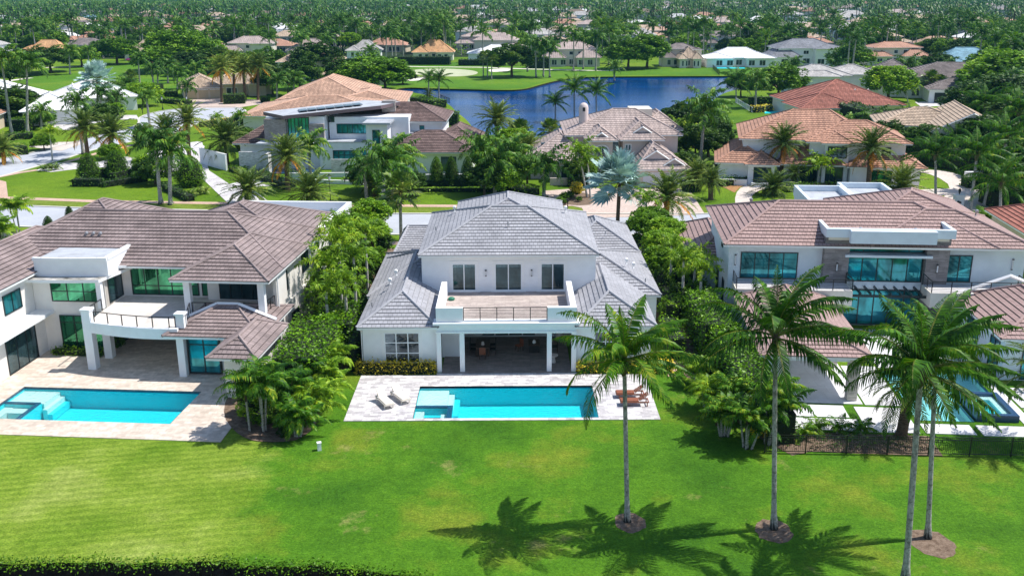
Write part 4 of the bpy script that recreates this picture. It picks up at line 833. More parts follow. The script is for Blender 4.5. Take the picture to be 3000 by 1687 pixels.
for a, b in zip(q, q[1:]): d = Vector((b[0]-a[0], b[1]-a[1], 0)); mb.obox(((a[0]+b[0])/2, (a[1]+b[1])/2, 7.68), d.normalized(), Vector((-d.y, d.x, 0)).normalized(), (0, 0, 1), d.length/2+.02, .14, .13)
mb.box(q[-1][0]-.26, q[-1][0]+.04, q[-1][1]+.15, 8.3, 7.552, 7.82); mb.build('coping', M['trim'], h.t)
h.win('S', -4.75, -.72, 4.25, 5.95, 3.68, 3, 2, 'frame_dark', 'glass_green', .07); h.win('S', -4.35, -.75, .25, 3.1, 3.68, 3, 2, 'frame_dark', 'glass_green', .07, zs=[2.5])
h.win('E', 4.6, 7.0, 3.85, 6.0, -.55+.05, 2, 1, 'frame_dark', 'glass_dark', .07, 'sliding_door'); h.part('corner_post', 'white', (-.85, -.45, 3.35, 3.75, 3.8, 6.0)); h.w.box(-.56, -.5, 4.1, 7.3, 0, 6.4)
h.win('S', .2, 5.9, 3.8, 6.25, 7.3, 5, 1, 'frame_dark', 'glass_green', .08, zs=[4.6]); h.win('S', 6.15, 6.85, 3.8, 6.25, 7.3, 1, 1, 'frame_dark', 'glass_green', .07); h.win('S', 7.9, 11.6, 3.8, 6.2, 6.6, 4, 1, 'frame_dark', 'glass_dark', .07, 'sliding_door')
h.win('S', 1.5, 6.7, .05, 2.8, 7.3, 4, 1, 'frame_dark', 'glass_dark', .07, 'sliding_door'); h.win('E', 4.6, 7.2, .05, 2.8, -.5, 2, 1, 'frame_dark', 'glass_dark', .07, 'sliding_door')
# terrace slab with the curved beam
k = 12; arc = [(-.1+i*7.55/k, .12-1.15*math.sin(math.pi*i/k*.62)) for i in range(k+1)]
mb = MB(); mb.prism(arc+[(7.45, 2.2), (12.9, 2.6), (12.9, 6.6), (6.9, 6.62), (6.9, 7.28), (-.48, 7.28), (-.48, 3.0)], 3.05, 3.68, 0, 1); mb.build('terrace', [M['white'], M['terrace']], h.t)
mb = MB()
for a, b in zip(arc, arc[1:]): d = Vector((b[0]-a[0], b[1]-a[1], 0)); mb.obox(((a[0]+b[0])/2, (a[1]+b[1])/2-.05, 3.45), d.normalized(), Vector((-d.y, d.x, 0)).normalized(), (0, 0, 1), d.length/2+.02, .16, .42)
mb.build('curved_beam', M['white'], h.t)
h.part('column', 'white', (-.35, .3, -.22, .45, 0.05, 4.75)); h.part('column_cap', 'trim', (-.42, .37, -.29, .52, 4.752, 4.9)); h.part('column', 'white', (-.2, .42, 2.2, 2.82, .05, 3.04)); h.part('column', 'white', (7.3, 7.85, -1.15, -.7, .05, 3.2))
h.part('pier', 'white', (7.2, 7.85, -.7, -.1, 3.2, 4.75)); h.part('column_cap', 'trim', (7.13, 7.92, -.77, -.03, 4.752, 4.9))
h.part('column', 'white', (6.55, 7.05, 2.75, 3.25, 3.7, 6.42)); h.part('column', 'white', (12.45, 12.95, 2.75, 3.25, 3.0, 6.42))
h.rail([(p[0], p[1]+.05) for p in arc[1:]][::2]+[(7.2, -.75)], 3.86, .85, 1.2, 0); h.rail([(7.85, -.3), (6.95, 2.7)][::-1], 3.7, .95, 1.0, 0); h.rail([(7.1, 2.85), (9.2, 2.95)], 3.7, .95, 1.3, 0); h.rail([(11.2, 2.95), (12.5, 2.85)], 3.7, .95, 1.3, 0); h.rail([(12.85, 3.3), (13.05, 4.9)], 3.75, .95, 1.0, 0); h.rail([(-.4, 1.0), (-.45, 3.2)], 3.7, .95, 1.2, 0)
# garden room
mb = MB()
for a, b in (((6.75, 2.15, 3.6), (9.3, 2.42, 4.72)), ((9.3, 2.42, 4.72), (11.0, 2.42, 4.72)), ((11.0, 2.42, 4.72), (13.95, 2.3, 3.6))):
    mb.tube([a, b], .16, 4)
mb.build('roof_edge_coping', M['trim'], h.t)
h.wall(12.3, 14.35, -4.75, 2.0, 0, 3.2); h.wall(10.41, 12.29, -.4, 2.0, 0, 3.2); h.wall(7.85, 10.4, .2, 2.0, 0, 3.3); h.wall(7.35, 7.8, -.6, 2.0, 0, 3.25)
h.win('S', 7.88, 10.38, .15, 3.1, -.55, 2, 2, 'frame_dark', 'glass_teal', .1, zs=[2.45], name='sliding_door')
h.win('E', 7.2, 8.2, 4.2, 5.9, 13.1, 1, 1, 'frame_dark', 'glass_dark', .06); h.win('E', 8.7, 10.7, 1.0, 2.0, 13.1, 1, 1, 'frame_dark', 'glass_dark', .06); h.win('E', 13, 15, 4.2, 5.9, 12.9, 2, 1, 'frame_dark', 'glass_dark', .06)
h.wall(1.5, 12.2, 24, 33.2, 0, 5.2); h.part('parapet', 'trim', (1.2, 12.5, 33.0, 33.4, 5.2, 6.3), (1.2, 1.6, 24, 33, 5.2, 6.3), (12.1, 12.5, 26, 33, 5.2, 6.3)); h.part('flat_roof', 'membrane', (1.6, 12.1, 24, 33, 5.2, 5.35))
for u, v, z in ((-4.3, 8.6, 7.95), (-3.7, 8.6, 7.95), (-3.1, 8.6, 7.95)): h.vent(u, v+1, z+.15, .13, 'metal_grey')
h.part('gutter_outlet', 'trim', (-1.25, .6, 5.86, 5.94, 6.44, 6.66)); 
mb = MB(); mb.tube([(13.3, 5.1, .1), (13.3, 5.1, 6.3)], .06, 6); mb.build('downpipe', M['trim'], h.t)
h.done()
# ------------------------------------------------------------------ right house
h = House('house', 'white house with flat reddish brown tiles, dark stone piers and teal glass at the right', (17.9, 80.9), -5, 'bluewhite', 'roof_red', .46, .055)
h.hip(0, 22.4, 0, 15.2, 7.2, 9.85, (5.3, 5.55, 16.8, 5.55)); h.hip(12, 25.6, .03, 12.5, 7.2, 9.45, (17.5, 4.4, 20.0, 4.4)); h.hip(12.5, 25.5, 7, 20.5, 7.0, 9.45, (18.7, 12.6, 19.2, 14))
h.wall(.6, 25.0, 1.05, 12.0, 0, 7.08); h.wall(.6, 20, 12, 14.8, 0, 7.08); h.wall(13, 25, 12, 20, 0, 6.9)
h.part('stone_pier', 'stone', (8.4, 10.45, .3, 1.6, 0, 8.0)); h.part('stone_pier', 'stone', (16.75, 18.6, .3, 1.6, 0, 8.0))
mb = MB(); mb.box(8.3, 18.75, -.2, .2, 8.02, 8.75); mb.box(8.3, 8.6, .2, 6.6, 8.0, 8.75); mb.box(18.45, 18.75, .2, 6.6, 8.0, 8.75); mb.box(10.2, 17.1, -.75, -.201, 7.65, 8.70); mb.build('canopy_parapet', M['bluewhite'], h.t)
h.part('flat_roof', 'membrane', (8.6, 18.45, .2, 6.5, 8.0, 8.25)); h.part('canopy_soffit', 'cream', (8.62, 18.4, .21, 6.4, 7.7, 7.99))
for u in (11.5, 16.0):
    mb = MB(); mb.lathe([(.16, 8.25), (.16, 8.4), (.1, 8.5), (.01, 8.53)], 10, c=(u, 1.6, 0)); mb.build('roof_drain', M['metal_grey'], h.t)
h.part('glass_bay_frame', 'bluewhite', (10.46, 16.74, .9, 1.04, 3.3, 3.95), (10.46, 16.74, .9, 1.04, 7.5, 7.7)); h.part('light_shelf', 'bluewhite', (10.1, 17.2, .1, .9, 6.25, 6.45))
h.win('S', 10.5, 16.7, 3.95, 6.2, .95, 5, 1, 'frame_dark', 'glass_teal', .09); h.win('S', 10.5, 16.7, 6.5, 7.3, .95, 5, 1, 'frame_dark', 'glass_teal', .09); h.win('S', 10.5, 16.7, .1, 3.25, .95, 5, 2, 'frame_dark', 'glass_teal', .1, zs=[2.7], name='sliding_door')
h.win('S', 1.6, 6.4, 4.0, 6.35, 1.05, 4, 1, 'frame_dark', 'glass_teal', .08, name='sliding_door'); h.win('S', 18.62, 20.75, 4.0, 6.35, 1.05, 2, 1, 'frame_dark', 'glass_teal', .08, name='sliding_door')
for u in (1.15, 24.0): h.lamp(u, 1.04, 5.2, h=.9)
for u in (9.5, 17.7): h.lamp(u, .29, 5.0, h=.7, m='metal_dark')
mb = MB(); 
for i in range(7): mb.box(11.2+i*.82, 11.32+i*.82, -1.35, .9, 3.42, 3.6)
mb.box(10.5, 16.8, -1.25, -1.1, 3.2, 3.4); mb.build('pergola_fin', M['frame_dark'], h.t)
h.part('balcony', 'cream', (.9, 10.4, -2.1, .28, 2.7, 3.95)); h.part('balcony', 'cream', (16.6, 24.4, -2.2, .28, 2.7, 3.95)); h.part('balcony_floor', 'deck_slab', (1.0, 10.3, -2.0, .27, 3.951, 3.97), (16.7, 24.3, -2.1, .27, 3.951, 3.97))
h.rail([(.95, .25), (.95, -2.05), (10.35, -2.05), (10.35, .25)], 3.97, .95, 1.6, 6); h.rail([(16.65, .25), (16.65, -2.15), (24.35, -2.15), (24.35, .25)], 3.97, .95, 1.6, 6)
# cabana
h.hip(.75, 8.6, -16.1, -2.15, 3.35, 4.62, (4.75, -12.3, 4.75, -3.0), caps=.09); h.wall(1.5, 2.1, -15.3, -2.1, 0, 3.18); h.wall(2.1, 7.9, -5.2, -2.2, 0, 3.18)
h.part('stone_column', 'stone_light', (7.05, 7.75, -15.9, -15.2, .05, 3.17)); h.part('column', 'bluewhite', (1.45, 2.2, -15.9, -15.31, .05, 3.17)); h.part('beam', 'bluewhite', (1.46, 7.74, -15.85, -15.4, 2.95, 3.168)); h.part('stone_column', 'stone_light', (7.2, 7.8, -9.5, -8.9, .05, 3.17))
# right front wing
h.hip(18.7, 27.5, -11.6, -1.0, 3.4, 5.1, (23.1, -7.2, 23.1, -3.4)); h.wall(19.3, 27, -11.0, -1.2, 0, 3.22); h.win('W', -10.2, -8.4, .1, 2.7, 19.3, 2, 1, 'frame_dark', 'glass_teal', .07); h.win('W', -6, -3.5, .1, 2.7, 19.3, 2, 1, 'frame_dark', 'glass_teal', .07); h.win('S', 20.6, 24, .1, 2.8, -11.0, 3, 1, 'frame_dark', 'glass_teal', .08, name='sliding_door')
mb = MB(); mb.tube([(18.7, -1.1, 3.5), (23.1, -1.1, 5.25), (27.5, -1.1, 3.5)], .15, 4); mb.build('roof_edge_coping', M['trim'], h.t)
mb = MB(); 
for i in range(5): mb.box(20.2+i*.7, 20.32+i*.7, -13.2, -11.6, 3.0, 3.15)
mb.box(20, 23.4, -13.0, -12.85, 2.8, 3.0); mb.build('pergola_fin', M['frame_dark'], h.t)
# back: garage wing at left rear, flat roofs
h.hip(-2.3, 3.8, 8.7, 23.5, 3.45, 4.9, (.8, 12.4, .8, 20)); h.wall(-1.8, .6, 9.2, 23, 0, 3.3); h.wall(11.2, 15, 15.1, 26.5, 0, 6.0)
for a, b, c, d in ((10.6, 15.6, 17.5, 26.5), (15.62, 20.5, 18.5, 28.5)):
    h.part('parapet', 'bluewhite', (a, b, c, c+.3, 6.2, 7.3), (a, b, d-.3, d, 6.2, 7.3), (a, a+.3, c+.3, d-.3, 6.2, 7.3), (b-.3, b, c+.3, d-.3, 6.2, 7.3)); h.part('flat_roof', 'membrane', (a+.31, b-.31, c+.31, d-.31, 6.2, 6.7)); h.w.box(a+.1, b-.1, c+.1, d-.1, 0, 6.19)
h.win('W', 5.2, 6.0, 5.6, 6.6, .6, 1, 1, 'frame_dark', 'glass_dark', .05); h.win('W', 7, 8.5, 1.0, 3.0, .6, 2, 1, 'frame_dark', 'glass_dark', .05); h.win('W', 3, 4.2, .6, 3.2, .6, 1, 1, 'frame_dark', 'glass_dark', .05)
for u, v, z in ((3.4, 9.2, 8.9), (22.5, 6.3, 8.7)): h.vent(u, v, z, .15, 'blue' if False else 'metal_grey')
h.done()
# ------------------------------------------------------------------ modern house across the street
h = House('house', 'modern white house with angled flat roof, solar panels and brown hip roofs by the lake', (-24, 158), -2, 'white', 'roof_darkbrown', .5, .07)
h.hip(3.4, 18.7, -3.5, 9.5, 3.45, 6.0, (9.6, 3.0, 12.6, 3.0)); h.hip(10.6, 19.3, 2.5, 17, 3.47, 6.1, (14.9, 6.8, 14.9, 12.5)); h.hip(-7, 13.2, 5.4, 19.5, 7.1, 9.5, (-1, 12, 7.6, 12)); h.hip(-21.5, -13.4, 2.2, 15, 4.0, 6.3, (-17.4, 6.4, -17.4, 11))
h.wall(4.3, 17.8, -2.3, 9, 0, 3.3); h.wall(11.5, 18.3, 9, 16, 0, 3.3); h.wall(-7, 1.2, 1.0, 8, 0, 4.35); h.wall(-5.8, 7.2, 4.0, 9, 4.36, 8.05); h.wall(4.2, 12.3, 6.8, 18.8, 0, 6.95); h.wall(.9, 4.3, 0, 4.5, 0, 7.38); h.wall(-20.5, -14.2, 3.2, 14, 0, 3.9); h.wall(-15.5, -6.1, 1.6, 10, 0, 8.4)
h.part('flat_roof', 'membrane', (-7.1, .88, .9, 3.98, 4.36, 4.5)); h.part('flat_roof', 'membrane', (4.35, 11.8, 4.6, 6.78, 5.2, 5.4)); h.part('tower_slab', 'membrane', (.5, 4.9, -.8, 4.6, 7.4, 7.7)); h.part('canopy', 'membrane', (-16.5, -7.1, -1.6, 1.5, 4.3, 4.6))
h.part('stone_wall', 'stone_stack', (-15.6, -12.1, .6, 1.59, 4.7, 8.1)); h.part('stone_wall', 'stone_stack', (-8.4, -6.05, .9, 1.59, 4.5, 7.3)); h.part('chimney', 'stone_stack', (2.2, 4.4, 8.6, 10.6, 6.5, 10.1))
h.win('S', -12.0, -8.5, 4.7, 8.3, 1.6, 6, 1, 'frame_dark', 'glass_teal', .12); h.win('S', -4.6, .6, 5.35, 6.95, 4.0, 6, 1, 'frame_dark', 'glass_teal', .1); h.win('S', -4.8, .7, 1.6, 3.1, 1.0, 6, 2, 'frame_dark', 'glass_teal', .1); h.win('S', 1.9, 3.1, 2.9, 6.5, 0, 1, 3, 'frame_dark', 'glass_teal', .1)
h.win('S', 5.4, 7.6, .3, 2.9, -2.3, 2, 1, 'frame_dark', 'glass_teal', .1); h.win('S', 13.0, 15.4, .3, 2.6, -2.3, 2, 1, 'frame_dark', 'glass_dark', .1); h.win('S', 5.4, 6.2, 5.6, 6.3, 6.8, 1, 1, 'frame_dark', 'glass_teal', .08); h.win('S', 8.6, 9.4, 5.6, 6.3, 6.8, 1, 1, 'frame_dark', 'glass_teal', .08); h.win('S', -6.0+.1, -4.9, 7.2, 8.2, 3.99, 1, 1, 'frame_dark', 'glass_dark', .08)
mb = MB(); c = [(-12.0, -.9, 8.85), (2.6, 5.2, 9.75), (5.0, 10.5, 9.8), (-1.5, 13.2, 9.75), (-16.4, 3.6, 8.95)]
for a, b in zip(c, c[1:]+c[:1]): mb.face([(a[0], a[1], a[2]-.55), (b[0], b[1], b[2]-.55), b, a], 1)
for q in ((0, 1, 4), (1, 3, 4), (1, 2, 3)): mb.face([c[i] for i in q], 0); mb.face([(c[i][0], c[i][1], c[i][2]-.55) for i in reversed(q)], 1)
mb.build('angled_roof', [M['membrane'], mat('mauve brown fascia', (0.13, 0.09, 0.10), 0.6)], h.t)
mb = MB()
for i in range(7): mb.obox((-9.6+i*1.35, 2.6+i*.62, 9.35+i*.085), Vector((1, .42, .06)).normalized(), Vector((-.42, 1, .0)).normalized(), Vector((-.06, 0, 1)).normalized(), .66, 1.25, .05)
mb.build('solar_panel', M['solar'], h.t)
h.part('privacy_wall', 'brick_white', (-4.2, .2, -3.6, -3.2, 0, 2.4)); h.part('privacy_wall', 'brick_white', (-19.5, -14.2, -1.2, -.8, 0, 3.2)); h.part('privacy_wall', 'brick_white', (-14.6, -14.1, -3.6, -1.21, 0, 3.2)); h.part('entry_water', 'pool_navy', (-14, -7, -3.2, .8, .02, .12))
h.done()
def gwall(label, pts, hgt, m='white', wd=.3):
    a, b = Vector(pts[0]), Vector(pts[1]); d = b-a; mb = MB(); mb.box(0, d.length, -wd/2, wd/2, 0, hgt); mb.box(-.03, d.length+.03, -wd/2-.04, wd/2+.04, hgt+.001, hgt+.08, 1)
    o = mb.build('garden_wall', [M[m], M['trim']]); o.location = (a.x, a.y, 0); o.rotation_euler = (0, 0, math.atan2(d.y, d.x)); return tag(o, label, 'wall')
gwall('low white garden wall in front of the modern house lawn', px([(793, 531), (1065, 542)]), .5); gwall('low white wall nearer the modern house entrance pool', px([(845, 520), (1035, 518)]), .6)
gwall('stacked stone garden wall behind the three clipped cone shrubs', px([(1215, 538), (1400, 536)]), 1.3, 'brick_white'); gwall('white garden wall left of the modern house driveway', px([(590, 480), (665, 500)]), 2.6)
# ------------------------------------------------------------------ pink house with arched entry
h = House('house', 'pinkish house with arched entry window, rounded chimney and pale tiled roofs by the lake', (18.2, 148), 0, 'pink', 'roof_mauve', .55, .05)
h.hip(-10, 8.3, 4.6, 21, 6.2, 9.4, (-1.9, 11.8, 1.6, 11.8)); h.hip(-1.9, 5.0, .9, 12, 6.0, 8.3, (1.5, 4.4, 1.5, 9)); h.hip(-7.1, -2.1, .3, 9, 6.0, 7.7, (-4.6, 2.9, -4.6, 6)); h.hip(-.2, 7.9, -6.1, 6, 2.75, 5.9, (2.9, -1.2, 2.9, 2)); h.hip(-15.9, -6.8, 1.2, 16, 3.2, 6.4, (-10.6, 6.5, -10.6, 10)); h.hip(-12.2, -6.6, -1.0, 8, 3.15, 4.7, (-9.4, 1.8, -9.4, 4)); h.hip(2.5, 9.2, 10, 22, 6.25, 8.6, (5.8, 14, 5.8, 18))
h.gable(1.0, 4.9, -4.4, .5, 4.0, 5.3); h.gable(3.9, 7.0, -5.4, -1, 3.3, 4.3); h.gable(.3, 3.1, 2.2, 6, 7.0, 7.9); h.gable(-5.6, -3.6, 1.0, 4, 6.5, 7.2)
h.wall(-9.2, 7.6, 5.3, 20.3, 0, 6.1); h.wall(-1.3, 4.4, 1.7, 5.3, 0, 5.9); h.wall(-6.3, -2.9, 1.1, 5.3, 0, 5.9); h.wall(.4, 7.3, -5.2, 5.3, 0, 2.65); h.wall(-15.2, -7.5, 2.0, 15, 0, 3.1); h.wall(-11.6, -7.2, -.4, 2, 0, 3.05)
h.part('garage_door', 'garage', (1.0, 1.0+2.9, -5.26, -5.2, .05, 2.2)); h.part('garage_door', 'garage', (4.2, 7.0, -5.26, -5.2, .05, 2.2)); h.part('membrane_deck', 'cream', (1.0, 4.5, 12.5, 17, 8.0, 9.25))
mb = MB(); ar = [(-5.75, .6), (-3.45, .6), (-3.45, 4.3)]+[(-4.6+1.15*math.cos(a), 4.3+.9*math.sin(a)) for a in [i*math.pi/8 for i in range(1, 8)]]+[(-5.75, 4.3)]
mb.face([(x, 1.05, z) for x, z in ar], 0); o = mb.build('arched_window', M['glass_dark'], h.t); mb = MB()
for (x0, z0), (x1, z1) in zip(ar, ar[1:]+ar[:1]): mb.tube([(x0, 1.02, z0), (x1, 1.02, z1)], .12, 4)
mb.box(-4.63, -4.57, .98, 1.04, .6, 5.2); mb.box(-5.7, -3.5, .98, 1.04, 2.7, 2.85); mb.build('frame', M['trim'], o)
h.win('S', -1.0, 0, 4.2, 5.3, 1.7, 2, 1, 'frame_white', 'glass_dark', .12); h.win('S', 2.4, 3.6, 4.2, 5.3, 1.7, 2, 1, 'frame_white', 'glass_dark', .12); h.win('S', -2.7, -1.5, .3, 5.4, 5.29, 1, 3, 'frame_white', 'glass_dark', .1); h.win('E', 7, 8, 4.4, 5.4, 7.6, 1, 1, 'frame_white', 'glass_dark', .1); h.win('S', -10.8, -8.0, .5, 2.5, -.4, 2, 1, 'frame_white', 'glass_dark', .1)
mb = MB(); mb.lathe([(.75, 5.5), (.75, 9.8), (.62, 10.25), (.35, 10.5), (.01, 10.6)], 12, c=(-6.7, 10.2, 0)); mb.build('chimney', M['pink'], h.t, True); h.part('flue', 'frame_dark', (-6.9, -6.5, 9.42, 9.5, 9.3, 9.9))
h.part('skylight', 'solar', (-13.6, -12.6, 4.2, 5.4, 4.9, 5.05)); h.part('low_wall', 'pink', (-12.5, -8.3, -3.4, -3.1, 0, 1.1)); h.done()
# ------------------------------------------------------------------ terracotta house at right
h = House('house', 'white two storey house with wide terracotta tile roofs behind the two golden date palms', (34, 148), -11, 'white', 'roof_terra', .55, .06)
h.hip(0, 19.5, 0, 16.8, 6.25, 9.8, (8.3, 8.2, 13.6, 8.2)); h.hip(9.5, 24.4, -1.7, 11, 6.26, 8.75, (15.8, 4.4, 18.6, 4.4)); h.hip(11.6, 16.3, -2.7, 4, 6.22, 7.5, (13.9, -.3, 13.9, 3)); h.hip(-3.4, 5.3, -3.1, 14, 3.1, 5.2, (.9, 1.3, .9, 9)); h.hip(5.9, 15.6, -2.9, 8, 3.1, 6.9, (8.7, 3.5, 8.7, 6)); h.hip(15.2, 26.3, -4.0, 7, 3.12, 5.0, (19.2, .3, 22.3, .3)); h.hip(.9, 6.0, -4.0, 4, 3.08, 4.5, (3.4, -1.2, 3.4, 2))
h.wall(.7, 18.8, .8, 16, 0, 6.15); h.wall(10.2, 23.6, -.9, 10.2, 0, 6.15); h.wall(12.3, 15.7, -1.9, 0, 0, 6.15); h.wall(-2.7, 4.6, -2.3, 13.2, 0, 3.0); h.wall(15.9, 25.5, -3.2, 6.2, 0, 3.0); h.wall(6.7, 8.2, -2.1, 2, 0, 3.0); h.wall(1.5, 5.3, -3.3, 0, 0, 2.98)
h.win('S', 12.7, 15.4, 4.0, 5.7, -1.9, 4, 1, 'frame_dark', 'glass_dark', .1); h.win('S', 20.3, 21.6, 4.2, 5.6, -.9, 2, 1, 'frame_dark', 'glass_dark', .1); h.win('S', 2.3, 4.8, .4, 2.6, -3.3, 3, 1, 'frame_dark', 'glass_dark', .1); h.win('S', 18.6, 21.7, .5, 2.6, -3.2, 3, 1, 'frame_dark', 'glass_green', .1); h.win('S', 12.4, 15.1, .3, 2.7, -1.9, 3, 1, 'frame_dark', 'glass_dark', .1); h.win('S', 9.0, 11.6, .1, 2.6, -.92, 2, 1, 'frame_dark', 'glass_dark', .1, 'double_door')
for u in (8.4, 12.0): h.part('column', 'white', (u, u+.5, -2.7, -2.2, 0, 3.0))
h.part('planter', 'white', (-2.6, 1.4, -4.4, -4.0, 0, .9)); h.part('planter', 'white', (2, 5.6, -5.2, -4.8, 0, .6)); h.lamp(7.45, -2.12, 1.6, h=.7); h.done()
# ------------------------------------------------------------------ other middle distance houses
def simple(label, O, yaw, wall, roof, hips, wins=(), step=0, extra=None, gables=(), name='house'):
    h = House(name, label, O, yaw, wall, roof, step or .6, .07 if step else 0)
    for u0, u1, v0, v1, ze, zr in hips:
        W_, D_ = u1-u0, v1-v0; r = min(W_, D_)/2*.98
        rd = (u0+r, (v0+v1)/2, u1-r, (v0+v1)/2) if W_ >= D_ else ((u0+u1)/2, v0+r, (u0+u1)/2, v1-r)
        h.hip(u0, u1, v0, v1, ze, zr, rd, caps=.14); h.wall(u0+.7, u1-.7, v0+.7, v1-.7, 0, ze-.1)
    for g in gables: h.gable(*g); h.wall(g[0]+.6, g[1]-.6, g[2]+.21, g[3]-.6, 0, g[4]-.02)
    for f, a0, a1, z0, z1, w_ in wins: h.win(f, a0, a1, z0, z1, w_, max(1, round((a1-a0)/1.2)), 1, 'frame_white' if wall != 'bluewhite' else 'frame_dark', 'glass_far', .12)
    if extra: extra(h)
    return h.done()
def ex7(h): h.part('chimney', 'cream', (8.6, 11.2, -3.6, -1.6, 0, 5.2)); h.part('chimney_cap', 'frame_dark', (8.5, 11.3, -3.7, -1.5, 5.2, 6.4)); h.part('flat_roof', 'membrane', (-5, 6, -4, 0.5, 3.0, 3.3))
simple('beige house with a tall front gable and black capped chimney beside the terracotta house', (70, 166), -14, 'cream', 'roof_sand', [(-8, 8, 4, 18, 5.0, 7.4), (10, 24, 6, 22, 4.6, 7.6), (6, 15, -6, 3, 2.9, 4.4)], [('S', -2, 0, .6, 2.4, -3.3), ('S', 2, 3.2, .6, 2.4, -3.3)], .6, ex7, [(-1, 13, -3.2, 16, 4.8, 8.2)])
simple('low house with brick red barrel tile roof behind the terracotta house', (63, 213), 4, 'cream', 'roof_brick', [(0, 23, 2, 25, 3.2, 7.8), (-1.5, 12, -1, 12, 3.1, 5.6)], [('S', 1, 4, .5, 2.5, -.3)], .6, lambda h: [h.vent(u, 9, 5.6, .2) for u in (14, 17)])
simple('grey white two storey house with light grey roof near the right lake shore', (71.5, 262), -8, 'white', 'roof_lgrey', [(0, 17, 0, 15, 5.9, 8.1), (11, 25, 4, 17, 5.9, 8.0), (3, 14, -2, 6, 5.8, 7.0)])
def ex10(h):
    for u in (18, 21.3, 24.6): h.part('garage_door', 'frame_dark', (u, u+2.8, -8.7+.28, -8.7+.35, .1, 2.5))
simple('long house with dark taupe tile roof and three garage doors at upper right', (90, 262), -14, 'white', 'roof_taupe', [(0, 20, 4, 26, 3.6, 9.0), (12, 36, 2, 20, 5.4, 8.6), (16, 29, -9, 3, 3.3, 5.6), (26, 38, -3, 9, 3.3, 5.4)], [('S', 13, 15, 3.5, 5, 2.7), ('S', 14, 16, .5, 2.5, 2.7)], .7, ex10)
simple('white roofed villa with arched entrance beside the curved side street at upper left', (-105, 213), 24, 'white', 'roof_white', [(0, 13, 0, 17, 3.2, 6.2), (-22, 8, 10, 36, 3.3, 8.6), (-34, -12, 22, 40, 3.3, 6.8), (6, 26, 22, 40, 3.3, 7.0)], [('E', 3, 7, .4, 2.8, 12.3)], 0, lambda h: (h.part('garage_door', 'garage', (12.31, 12.4, 1.5, 12.5, .1, 2.7)),), [(8, 15, 26, 34, 3.8, 6.0)])
def ex12(h):
    for u in (.4, 3.4, 6.4): h.part('garage_door', 'garage_tan', (u, u+2.5, -.18, -.1, .05, 2.3)); h.part('door_arch', 'trim', (u-.1, u+2.6, -.17, -.1, 2.31, 2.5))
simple('beige house with three tan garage doors at the end of the side street', (-86.5, 266.5), 20, 'beige', 'roof_sand', [(-1, 10, -.8, 17, 2.95, 5.8), (6, 24, 5, 18, 3.2, 5.5), (16, 22, 1, 8, 3.4, 4.8)], [('S', 11, 14, .5, 2.2, 5.7)], .6, ex12)
simple('beige two storey house with sand tile roof behind the three garage house', (-74, 318), 8, 'cream', 'roof_sand', [(0, 22, 0, 16, 6.0, 9.5), (14, 34, -18, 2, 3.4, 6.8)], [('S', 4, 6, 3.8, 5.3, .7), ('S', 8, 9.5, 3.8, 5.3, .7)], .7)
simple('large low house with salmon tile roofs behind the modern white house', (-56, 205), 2, 'cream', 'roof_salmon', [(0, 31, 0, 25, 3.0, 5.7), (2, 24, 28, 60, 3.1, 7.4), (14, 33, 20, 46, 3.05, 5.0)], [], .6)
simple('terracotta roofed house cut by the left edge beside the tall royal palms', (-121, 196), 10, 'beige', 'roof_terra', [(0, 16, 0, 16, 3.2, 6.2)], [('S', 9, 12, .5, 2.4, .7)], .6)
c = G(2945, 660, 3.4)
simple('beige house with red tile roof cut by the right edge of the view', (c[0]-.3, c[1]-8), -6, 'beige', 'roof_brick', [(0, 18, 0, 16, 3.4, 6.6)], [], .5)
# ------------------------------------------------------------------ the rows beyond the golf course and the lake
def far_house(label, xl, xr, yb, yt, roof, wall, two=False, wing=0, group=None):
    Y = G((xl+xr)/2, yb)[1]; X0 = ray(xl, yb)[0]*Y/ray(xl, yb)[1]; X1 = ray(xr, yb)[0]*Y/ray(xr, yb)[1]; W_ = X1-X0; D_ = max(12, W_*.62); ze = 6.2 if two else 3.3
    zr = max(ze+1.8, min(ze+4.5, ZY((xl+xr)/2, yt, Y+D_*.5))); hp = [(W_*.12, W_*.92, 2, D_, ze, zr)]; random.seed(int(xl))
    if wing != 1: hp.append((W_*.56, W_, -1.5, D_*.7, ze-.05 if two and random.random() < .5 else 3.3, max(5, zr-1.6)))
    if wing != 2: hp.append((0, W_*.42, -.8, D_*.8, 3.25, max(4.8, zr-2.2)))
    wn = []; 
    for i in range(5):
        a = W_*.16+i*W_*.15; v = 2.7 if .42*W_ < a < .55*W_ or wing == 0 and False else None
        if a < W_*.38: v = -.1
        elif a > W_*.57: v = -.8
        else: v = 2.7
        wn.append(('S', a, a+W_*.09, .6, 2.6, v)); 
        if two and v != -.1: wn.append(('S', a, a+W_*.07, 4.0, 5.4, 2.7))
    t = simple(label, (X0, Y), 0, wall, roof, hp, wn[:9]); 
    if group: t['group'] = group
    FOOT.append((X0-2, X1+2, Y-16, Y+D_+3)); return t
FOOT = []
